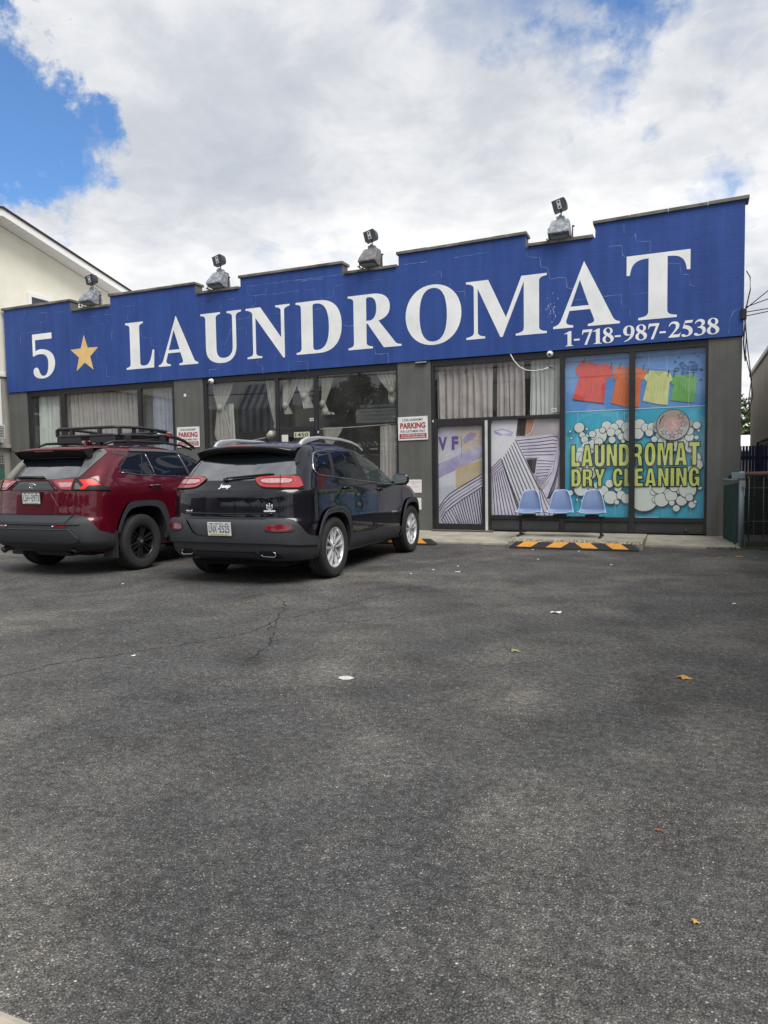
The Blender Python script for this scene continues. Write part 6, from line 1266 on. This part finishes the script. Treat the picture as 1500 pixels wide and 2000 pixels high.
    for i in range(n+1):
        u=-1+2*i/n; y=.665*u; e=abs(u); 
        zr_=1.555-.055*e**3; xr_=.335+.16*e**2.6
        x1,z1=.74,1.605-.05*e**2.4
        x0,z0=xr_,zr_; ub=(.50+.03*e,1.485-.06*e**3)
        V+=[(x1+.02,y*.93,z1+.008),((x0+x1)/2,y*.97,(z0+z1)/2+.024),(x0,y,z0+.010),(x0-.008,y,z0-.006),(x0+.01,y,z0-.016),(ub[0],y*.98,ub[1])]
    for i in range(n):
        for j in range(5): F.append((i*6+j,i*6+6+j,i*6+7+j,i*6+j+1))
    k.add([v for v in V],[f for f in F],PT,True); 
    fi=0; kk=k.mi(GAP)
    for q in range(len(k.f)):
        if q%5==4: k.m[q]=kk
    s_=k.build('roof_spoiler',root); md=s_.modifiers.new('s','SOLIDIFY'); md.thickness=.004
    for sg in (-1,1):   # blades down the sides of the glass
        k=MB(); f=c.wrap(sg); c.patch(k,f,[(.615,1.50),(.665,1.51),(.735,1.38),(.715,1.34),(.655,1.42),(.60,1.478)],.018,PT,.02,.03); k.build('spoiler_blade',s_)
    k=MB(); k.box(.322,.345,-.16,.16,1.553,1.571,LDRED,.004); k.build('stop_lamp',s_)
    # tail lamps
    for sg in (1,-1):
        f=c.wrap(sg); k=MB(); c.patch(k,f,[(.31,1.195),(.385,1.225),(.60,1.225),(.79,1.222),(.855,1.175),(.915,1.095),(.93,1.075),(.66,1.078),(.45,1.088),(.38,1.12)],.010,GAP,.01,.04); c.patch(k,f,chaikin([(.325,1.190),(.39,1.217),(.60,1.217),(.79,1.216),(.85,1.168),(.912,1.083),(.66,1.086),(.445,1.094),(.375,1.135),(.325,1.188)],1),.020,LRED,.012,.035)
        tl=k.build('tail_lamp',root); k=MB(); c.patch(k,f,chaikin([(.40,1.165),(.42,1.185),(.73,1.185),(.755,1.16),(.73,1.133),(.45,1.135),(.40,1.162)],1),.024,LCLR,.004,.03); k.build('clear_lens',tl)
        k=MB(); c.rod(k,f,[(.39,1.165),(.425,1.195),(.735,1.193),(.765,1.16),(.74,1.123),(.46,1.127),(.39,1.165)],.004,.022,LDRED); c.ribbon(k,f,[(.60,1.225),(.655,1.078)],.007,.0255,GAP); k.build('lens_ring',tl)
    # creases on the tailgate
    k=MB(); c.rod(k,W,[(.60,.815),(0,.81),(-.60,.815)],.010,.001,PT); k.build('tailgate_crease',tg)
    # wiper
    k=MB(); f=W; c.rod(k,W,[(.04,1.185),(-.04,1.195),(-.3,1.215),(-.49,1.232)],.011,.030,PLB); c.rod(k,W,[(-.02,1.205),(-.25,1.222),(-.52,1.240)],.007,.016,PLB); x_,y_=c.S.Q(.05,1.18); k.lathe([(0,.03),(.018,.028),(.024,.0),(0,-.0)],PLB,'x',(x_-.03,y_,1.188),12); k.build('rear_wiper',root)
    # badges
    k=MB(); c.text(k,W,'Jeep',.025,1.078,.145,.058,.010,BADGE,.035); c.text(k,W,'4x4',.50,.832,.115,.024,.008,BADGE,.03,.2); k.build('lettering',root,fix=False)
    k=MB(); cx,z0=-.555,.85
    for P in ([(cx,.93),(cx,.858)],[(cx+.030,.915),(cx+.030,.872),(cx,.860)],[(cx-.030,.915),(cx-.030,.872),(cx,.860)],[(cx+.012,.868),(cx+.016,.90),(cx+.030,.912)],[(cx-.012,.868),(cx-.016,.90),(cx-.030,.912)],[(cx-.012,.862),(cx,.848),(cx+.012,.862)]): c.rod(k,W,P,.0035,.008,BADGE,res=.02,seg=5)
    k.build('trident_emblem',root)
    k=MB(); c.patch(k,W,[(-.485,.842),(-.50,.834),(-.61,.834),(-.625,.842),(-.61,.852),(-.50,.852)],.008,BADGE,.003,.03); k.build('oval_sticker',root)
    # interior steering wheel seen through the light front glass is left to the tinted glass; underside
    k=MB(); k.box(.35,4.2,-.60,.60,.20,.30,WELL); k.box(.55,.75,.25,.55,.2,.33,PLB,.03); k.tube([(.9,-.8,.34),(.9,.8,.34)],.05,WELL,8); k.build('underbody',root)
    k=MB(); k.tube([(.93,.45,.30),(.93,.6,.32)],.07,WELL,10); k.build('rear_axle',root)
    for x in (.98,3.69):
        for sg in (-1,1): wheel(root,x,sg*.812,.362,.236,.225,'silver',sg)
    # antenna
    k=MB(); k.tube([(1.02,.0,1.64),(.93,.0,1.80)],[.007,.003],PLB,6); k.build('antenna',root)
    return root
def red_suv():
    root=empty('parked_car'); tag(root,'dark red compact SUV with black roof basket and black wheels parked at the left','car'); place(root,-7.5934,6.482,-.0028)
    PT=carpaint('ruby_car_paint',(.088,.003,.011),metal=.25,rough=.3); c=CarB(RV,root)
    BG=mat('black_trim_sky_grey',(.10,.11,.11),.18,coat=.8); GLB=mat('gloss_black_garnish',(.018,.022,.024),.25,coat=.5)  # side trim is black; its grey base colour paints in the reflected sky
    arch=lambda cx:[(cx-.435,.10),(cx-.40,.58),(cx-.30,.76),(cx-.17,.845),(cx+.26,.845),(cx+.37,.76),(cx+.46,.56),(cx+.48,.10)]
    b=c.body(PT,[(arch(.98),-1),(arch(.98),1),(arch(3.67),-1),(arch(3.67),1)])
    W=c.wrap(1)
    for sg in (-1,1):
        f=c.side(sg)
        for cx in (.98,3.67):
            inn=[(x,z) for x,z in arch(cx)]; inn[0]=(cx-.415,.53); inn[-1]=(cx+.47,.40); inn=chaikin(inn)
            outp=[(cx+.535,.40),(cx+.53,.65),(cx+.46,.82),(cx+.38,.895),(cx+.16,.918),(cx-.17,.918),(cx-.26,.895),(cx-.34,.80),(cx-.445,.61),(cx-.46,.53)]; outp=chaikin(outp,1)
            k=MB(); c.patch(k,f,inn+outp,.030,PLA,.06,.06); k.build('wheel_arch_trim',root)
            k=MB(); k.box(cx-.47,cx-.44,sg*.70,sg*.93,.20,.56,PLB,.01); k.build('mud_flap',root)
        k=MB(); c.patch(k,f,[(1.53,.33),(3.15,.33),(3.16,.50),(1.52,.46)],.020,PLA,.03,.08); k.tube([(1.6,sg*.93,.44),(3.1,sg*.93,.48)],.008,CHR,6); k.build('sill_trim',root)
        RD=[(1.065,1.245),(1.04,1.12),(1.045,.98),(1.12,.93),(1.30,.925),(1.43,.86),(1.52,.66),(1.52,.48),(2.24,.50),(2.26,.80),(2.25,1.21)]
        FD=[(2.265,1.209),(2.275,.80),(2.255,.50),(3.16,.52),(3.18,.80),(3.20,1.13),(2.8,1.175)]
        for nm,poly,hx in (('rear_door',RD,1.28),('front_door',FD,2.42)):
            k=MB(); c.ribbon(k,f,poly,.014,.0010,GAP,True); c.patch(k,f,poly,.0030,PT,.003,.05); d=k.build(nm,root)
            h=MB(); zc=1.095; y0=f((hx,zc))[1]
            h.lathe([(0,sg*.0),(.06,sg*.0),(.05,-sg*.012),(0,-sg*.018)],GAP,'y',(0,0,0),20); h.v=[(hx+x*1.5,y0+y+sg*.004,zc-.008+z*.6) for x,y,z in h.v]
            h.tube([(hx-.13,y0+sg*.004,zc+.012),(hx-.09,y0+sg*.034,zc+.014),(hx,y0+sg*.046,zc+.012),(hx+.09,y0+sg*.036,zc+.002),(hx+.13,y0+sg*.004,zc-.002)],[.012,.016,.016,.015,.011],PT,8)
            h.tube([(hx-.12,y0+sg*.016,zc+.022),(hx,y0+sg*.05,zc+.024),(hx+.11,y0+sg*.022,zc+.012)],.006,CHR,6); h.build('handle',d)
        dlo=[(.70,1.325),(.71,1.37),(.89,1.505),(1.02,1.575),(1.2,1.575),(1.8,1.57),(2.2,1.545),(2.6,1.45),(2.95,1.32),(3.1,1.20),(3.06,1.165),(2.5,1.195),(1.8,1.222),(1.3,1.237),(1.06,1.25),(.78,1.28)]
        k=MB(); c.patch(k,f,dlo,.004,PLB,.004,.06); k.build('window_surround',root)
        def win(nm,poly,m): q=MB(); c.patch(q,f,poly,.0075,m,.004,.05); q.build(nm,root)
        win('rear_quarter_window',[(.725,1.325),(.735,1.362),(.905,1.49),(1.02,1.552),(1.195,1.552),(1.06,1.268),(.80,1.293)],CGL)
        win('rear_vent_window',[(1.22,1.552),(1.25,1.552),(1.31,1.245),(1.085,1.262)],CGL)
        win('rear_door_window',[(1.27,1.552),(1.90,1.545),(2.03,1.225),(1.335,1.245)],CGL)
        win('front_door_window',[(1.98,1.543),(2.19,1.52),(2.58,1.43),(2.92,1.305),(3.06,1.205),(3.03,1.18),(2.5,1.21),(2.12,1.222)],CGL)
        k=MB(); c.ribbon(k,f,[(1.93,1.555),(2.065,1.225)],.05,.009,PLB); c.rod(k,f,[(1.955,1.55),(2.05,1.222)],.004,.010,CHR); c.rod(k,f,[(1.265,1.552),(1.325,1.245)],.004,.009,CHR); k.build('window_pillar',root)
        k=MB(); c.ribbon(k,f,[(1.0,1.580),(1.5,1.582),(2.0,1.567),(2.4,1.497),(2.75,1.392)],.045,.022,mat('smoke_visor',(.045,.05,.055),.25,coat=.5)); k.build('rain_visor',root)
        k=MB(); c.rod(k,f,[(.72,1.29),(1.06,1.253),(1.8,1.226),(2.6,1.198),(3.04,1.172)],.005,.008,CHR); k.build('window_sill_line',root)
        k=MB(); P=[(.72,.555,1.665),(.85,.57,1.70),(1.1,.585,1.715),(1.8,.585,1.715),(2.25,.575,1.68),(2.5,.56,1.63)]; k.tube([(x,sg*(y+.02),z) for x,y,z in P],.018,PLB,8); k.build('roof_rail',root)
        k=MB(); y=sg*1.0; bm=bmesh.new(); bmesh.ops.create_uvsphere(bm,u_segments=16,v_segments=10,radius=1)
        for v in bm.verts: v.co=Vector((2.98+.07*v.co.x,y+sg*.03+.12*v.co.y,1.20+.08*v.co.z))
        k.bm(bm,PT,True); k.tube([(3.02,sg*.87,1.14),(3.0,sg*.95,1.17)],.028,PLB,8); k.build('door_mirror',root)
    # rear bumper
    bt=[(-1.24,.52),(-1.12,.53),(-.97,.575),(-.86,.695),(-.76,.755),(-.68,.775)]
    bump=bt+[(-x,z) for x,z in bt[::-1]]+[(1.20,.36),(.8,.345),(.5,.33),(-.5,.33),(-.8,.345),(-1.20,.36)]
    k=MB(); c.patch(k,W,bump,.018,PLA,.03,.05); bb=k.build('rear_bumper',root)
    k=MB(); c.patch(k,W,[(-.64,.772),(.64,.772),(.56,.672),(-.56,.672)],.030,PLB if 0 else mat('tailgate_lower_plastic',(.034,.037,.043),.6,bump=.15,bscale=400,bdist=.0006),.02,.05); k.build('tailgate_lower_trim',bb)
    k=MB(); c.patch(k,W,[(-.70,.655),(.70,.655),(.68,.605),(-.68,.605)],.004,PLB,.02,.06); c.rod(k,W,[(-.74,.66),(.74,.66)],.010,.022,PLA); k.build('bumper_step',bb)
    k=MB(); c.patch(k,W,[(-.63,.60),(.63,.60),(.74,.46),(.66,.44),(-.66,.44),(-.74,.46)],.034,mat('bumper_black_lower',(.020,.022,.026),.6),.03,.05); c.rod(k,W,[(-.74,.465),(-.62,.598),(.62,.598),(.74,.465)],.008,.032,PLA); k.build('lower_valance',bb)
    for sg in (1,-1):
        f=c.wrap(sg); k=MB(); c.patch(k,f,[(.42,.645),(.56,.645),(.60,.625),(.42,.622)],.024,LDRED,.01,.04); k.build('reflector',bb)
        k=MB(); k.lathe([(0,-.004),(.012,-.003),(.014,.004)],CHR,'x',(c.S.Q(.40,.635)[0]-.03,sg*.40,.635),10); k.build('parking_sensor',bb)
        k=MB(); k.tube([(.30,sg*.58,.34),(.16,sg*.58,.335),(.10,sg*.60,.30)],[.042,.042,.040],mat('exhaust_steel',(.16,.15,.15),.35,metal=.9),14,cap=False); k.build('exhaust_tip',root)
    # tailgate
    G=[(.63,.785),(.65,.89),(.65,1.075),(.61,1.225),(.30,1.235),(-.30,1.235),(-.61,1.225),(-.65,1.075),(-.65,.89),(-.63,.785)]
    k=MB(); c.ribbon(k,W,G,.014,.0012,GAP,True); c.patch(k,W,G,.004,PT,.004,.05); tg=k.build('tailgate',root)
    k=MB(); c.rod(k,W,[(-.62,.865),(-.43,.87),(-.28,1.07)],.006,.000,PT); c.rod(k,W,[(.62,.865),(.43,.87),(.28,1.07)],.006,.000,PT); k.build('tailgate_crease',tg)
    k=MB(); c.patch(k,W,[(-.37,1.083),(-.24,1.185),(.40-.16,1.185),(.37,1.083)],.016,GLB,.012,.05); k.build('garnish_panel',tg)
    k=MB(); c.rod(k,W,[(-.40,1.078),(-.25,1.200),(.25,1.200),(.40,1.078)],.008,.012,PT); k.build('garnish_edge',tg)
    x_=c.S.Q(0,1.135)[0]-.020
    k=MB()
    def el(a,b,cy,cz): k.tube([(x_,cy+a*math.cos(q),cz+b*math.sin(q)) for q in [i*math.pi/14 for i in range(28)]],.0055,CHR,6,closed=True)
    el(.052,.037,.0,1.135); el(.034,.013,0,1.152); el(.014,.032,0,1.138); k.build('oval_emblem',root)
    plate(c,.052,0.0,.985,('LSH','2973'),-.06,True)
    # glass and the dark surround sweeping into the roof side
    sur=[(-.40,1.205),(.40,1.205),(.64,1.235),(.70,1.25),(.76,1.40),(.80,1.52),(.70,1.585),(.56,1.60),(-.56,1.60),(-.70,1.585),(-.80,1.52),(-.76,1.40),(-.70,1.25),(-.64,1.235)]
    sur=[(-.40,1.205),(.40,1.205),(.63,1.235),(.655,1.27),(.69,1.38),(.735,1.55),(.66,1.595),(-.66,1.595),(-.735,1.55),(-.69,1.38),(-.655,1.27),(-.63,1.235)]
    k=MB(); c.ribbon(k,W,sur,.014,.002,GAP,True); c.patch(k,W,sur,.005,BG,.004,.05); k.build('tailgate_side_trim',root)
    k=MB(); c.patch(k,W,[(-.40,1.215),(.40,1.215),(.60,1.24),(.60,1.30),(.56,1.42),(.52,1.48),(-.52,1.48),(-.56,1.42),(-.60,1.30),(-.60,1.24)],.010,CGR,.006,.05); k.build('rear_window',root)
    # spoiler
    k=MB(); n=20; V=[];F=[]
    for i in range(n+1):
        u=-1+2*i/n; e=abs(u); y=.60*u; x0=.27+.05*e**3; z0=1.595-.012*e**2; x1,z1=.68,1.640-.03*e**2.4
        V+=[(x1+.02,y,z1+.008),((x0+x1)/2,y,(z0+z1)/2+.016),(x0,y,z0+.008),(x0+.002,y,z0-.014),(x0+.03,y,z0-.020),(.47+.03*e,y*.96,1.455)]
    for i in range(n):
        for j in range(5): F.append((i*6+j,i*6+6+j,i*6+7+j,i*6+j+1))
    k.add(V,F,PT,True); kk=k.mi(GAP)
    for q in range(len(k.f)):
        if q%5>=3: k.m[q]=kk
    s_=k.build('roof_spoiler',root); md=s_.modifiers.new('s','SOLIDIFY'); md.thickness=.004
    for sg in (-1,1):
        k=MB(); k.prism([(.30,1.592),(.50,1.607),(.48,1.48),(.43,1.48),(.36,1.55)],GAP,lambda p:(p[0],sg*.585,p[1]),lambda p:(p[0],sg*.603,p[1])); k.build('spoiler_blade',s_)
    k=MB(); k.box(.268,.285,-.16,.16,1.566,1.580,LDRED,.004); k.build('stop_lamp',s_)
    # tail lamps: inner part on the tailgate, outer part runs back to a point on the fender
    for sg in (1,-1):
        f=c.wrap(sg); k=MB(); c.patch(k,f,[(.30,1.195),(.60,1.218),(.655,1.222),(.82,1.222),(.90,1.18),(1.10,1.065),(.66,1.072),(.46,1.08),(.37,1.14)],.008,GAP,.01,.04)
        c.patch(k,f,[(.315,1.19),(.60,1.211),(.60,1.08),(.465,1.09),(.38,1.143)],.018,LRED,.012,.04); tl=k.build('tail_lamp',root)
        k=MB(); c.patch(k,f,[(.40,1.168),(.59,1.168),(.59,1.118),(.46,1.112)],.022,LCLR,.004,.03); k.build('clear_lens',tl)
        k=MB(); c.patch(k,f,[(.618,1.212),(.655,1.215),(.815,1.215),(.895,1.174),(1.07,1.072),(.75,1.08),(.618,1.08)],.018,LSM,.012,.04); k.build('smoked_lens',tl)
        k=MB(); c.patch(k,f,[(.665,1.200),(.81,1.205),(.94,1.132),(.80,1.128),(.755,1.085),(.70,1.085),(.74,1.14)],.022,LORG,.004,.03); k.build('red_lens',tl)
        k=MB(); c.patch(k,f,[(.635,1.16),(.66,1.165),(.71,1.12),(.72,1.09),(.64,1.09)],.021,mat('lamp_ribbed_grey',(.10,.085,.08),.2,coat=1.),.004,.03); k.build('reverse_lens',tl)
        # crease from the lamp up the pillar, black bar between roof and pillar
        g=c.side(sg); k=MB(); c.ribbon(k,g,[(.70,1.552),(.92,1.515)],.035,.004,mat('pillar_trim_maroon',(.035,.012,.016),.3,coat=.6)); k.build('pillar_trim',root)
        k=MB(); k.build('body_crease',root) if k.f else None
    k=MB(); c.rod(k,W,[(-.05,1.222),(-.16,1.228),(.20,1.235),(.30,1.232)],.018,.022,PLB); c.rod(k,W,[(.33,1.232),(-.12,1.240)],.012,.016,PLB); k.build('rear_wiper',root)
    # shark fin antenna
    k=MB(); k.add([(.95,-.025,1.665),(.95,.025,1.665),(1.14,.02,1.668),(1.14,-.02,1.668),(.97,0,1.735),(1.02,0,1.735)],[(0,1,4),(1,2,5,4),(2,3,5),(3,0,4,5)],PT); k.build('shark_fin_antenna',root)
    # roof basket
    TB=mat('rack_black_tube',(.020,.022,.026),.45); rk=MB()
    def yy(s): return s*.56
    lo,hi=1.80,1.905; X0,X1=.98,2.02
    outer=lambda z,i: [(X0+.05,yy(-1)+i,z),(X0,yy(-1)+.08+i,z),(X0,yy(1)-.08-i,z),(X0+.05,yy(1)-i,z)]
    for z in (lo,hi):
        P=outer(z,0)+[(1.4,yy(1)+.02,z+.004),(X1,yy(1),z-(.03 if z==hi else 0)),(X1+.04,yy(1)-.08,z-.03),(X1+.04,yy(-1)+.08,z-.03),(X1,yy(-1),z-(.03 if z==hi else 0)),(1.4,yy(-1)-.02,z+.004)]
        rk.tube(P,.021 if z==hi else .019,TB,8,closed=True)
    for x,y in ((X0+.05,-1),(1.30,-1),(1.66,-1),(X0+.05,1),(1.30,1),(1.66,1)): rk.box(x-.025,x+.025,yy(y)-.012+.0*y,yy(y)+.022,lo,hi,TB,.004)
    for y in (-.25,.25): rk.box(X0-.014,X0+.014,y-.03,y+.03,lo,hi,TB,.004)
    for s in (-1,1): rk.tube([(X1-.05,yy(s),lo-.0),(2.1,yy(s),1.815),(2.35,yy(s),1.76),(2.62,yy(s)*.97,1.655)],[.022,.03,.024,.02],TB,8); rk.prism([(1.92,1.80),(1.98,1.88),(2.15,1.81),(2.16,1.775)],TB,lambda p:(p[0],yy(s)-.02,p[1]),lambda p:(p[0],yy(s)+.02,p[1]))
    for i in range(7): x=X0+.12+i*.14; rk.tube([(x,yy(-1),lo-.01),(x,yy(1),lo-.01)],.012,TB,6)
    for x in (1.12,1.82):
        rk.box(x-.035,x+.035,-.62,.62,1.745,1.775,TB,.006)
        for s in (-1,1): rk.box(x-.045,x+.045,s*.545,s*.625,1.69,1.80,TB,.01)
    rk.box(X1+.02,X1+.05,-.52,.52,1.70,1.80,TB,.004)
    for s in (-1,1): rk.box(X0-.01,X0+.01,s*.08,s*.52,1.70,1.79,TB,.01)
    ro=rk.build('roof_basket',root)
    k=MB(); k.box(1.93,2.02,-.60,-.575,1.80,1.85,mat('strap_red',(.30,.02,.02),.5),.01); k.box(1.95,2.02,-.604,-.58,1.855,1.878,mat('strap_grey',(.4,.38,.36),.5),.004); k.tube([(1.72,-.60,1.835),(1.93,-.60,1.825)],.014,mat('hook_steel',(.3,.3,.32),.4,.7),8); k.build('tow_strap',ro)
    k=MB(); k.box(.4,4.2,-.60,.60,.24,.34,WELL); k.box(.35,.8,-.3,.3,.22,.33,PLB,.04); k.tube([(.93,-.8,.36),(.93,.8,.36)],.05,WELL,8); k.build('underbody',root)
    k=MB(); k.lathe([(0,-.05),(.07,-.04),(.09,.0),(.07,.05),(0,.06)],mat('diff_grey',(.12,.12,.12),.5,.5),'x',(.8,.0,.34),12); k.build('rear_differential',root)
    for x in (.98,3.67):
        for sg in (-1,1): wheel(root,x,sg*.815,.368,.222,.245,'black',sg)
    return root
black_suv(); red_suv()
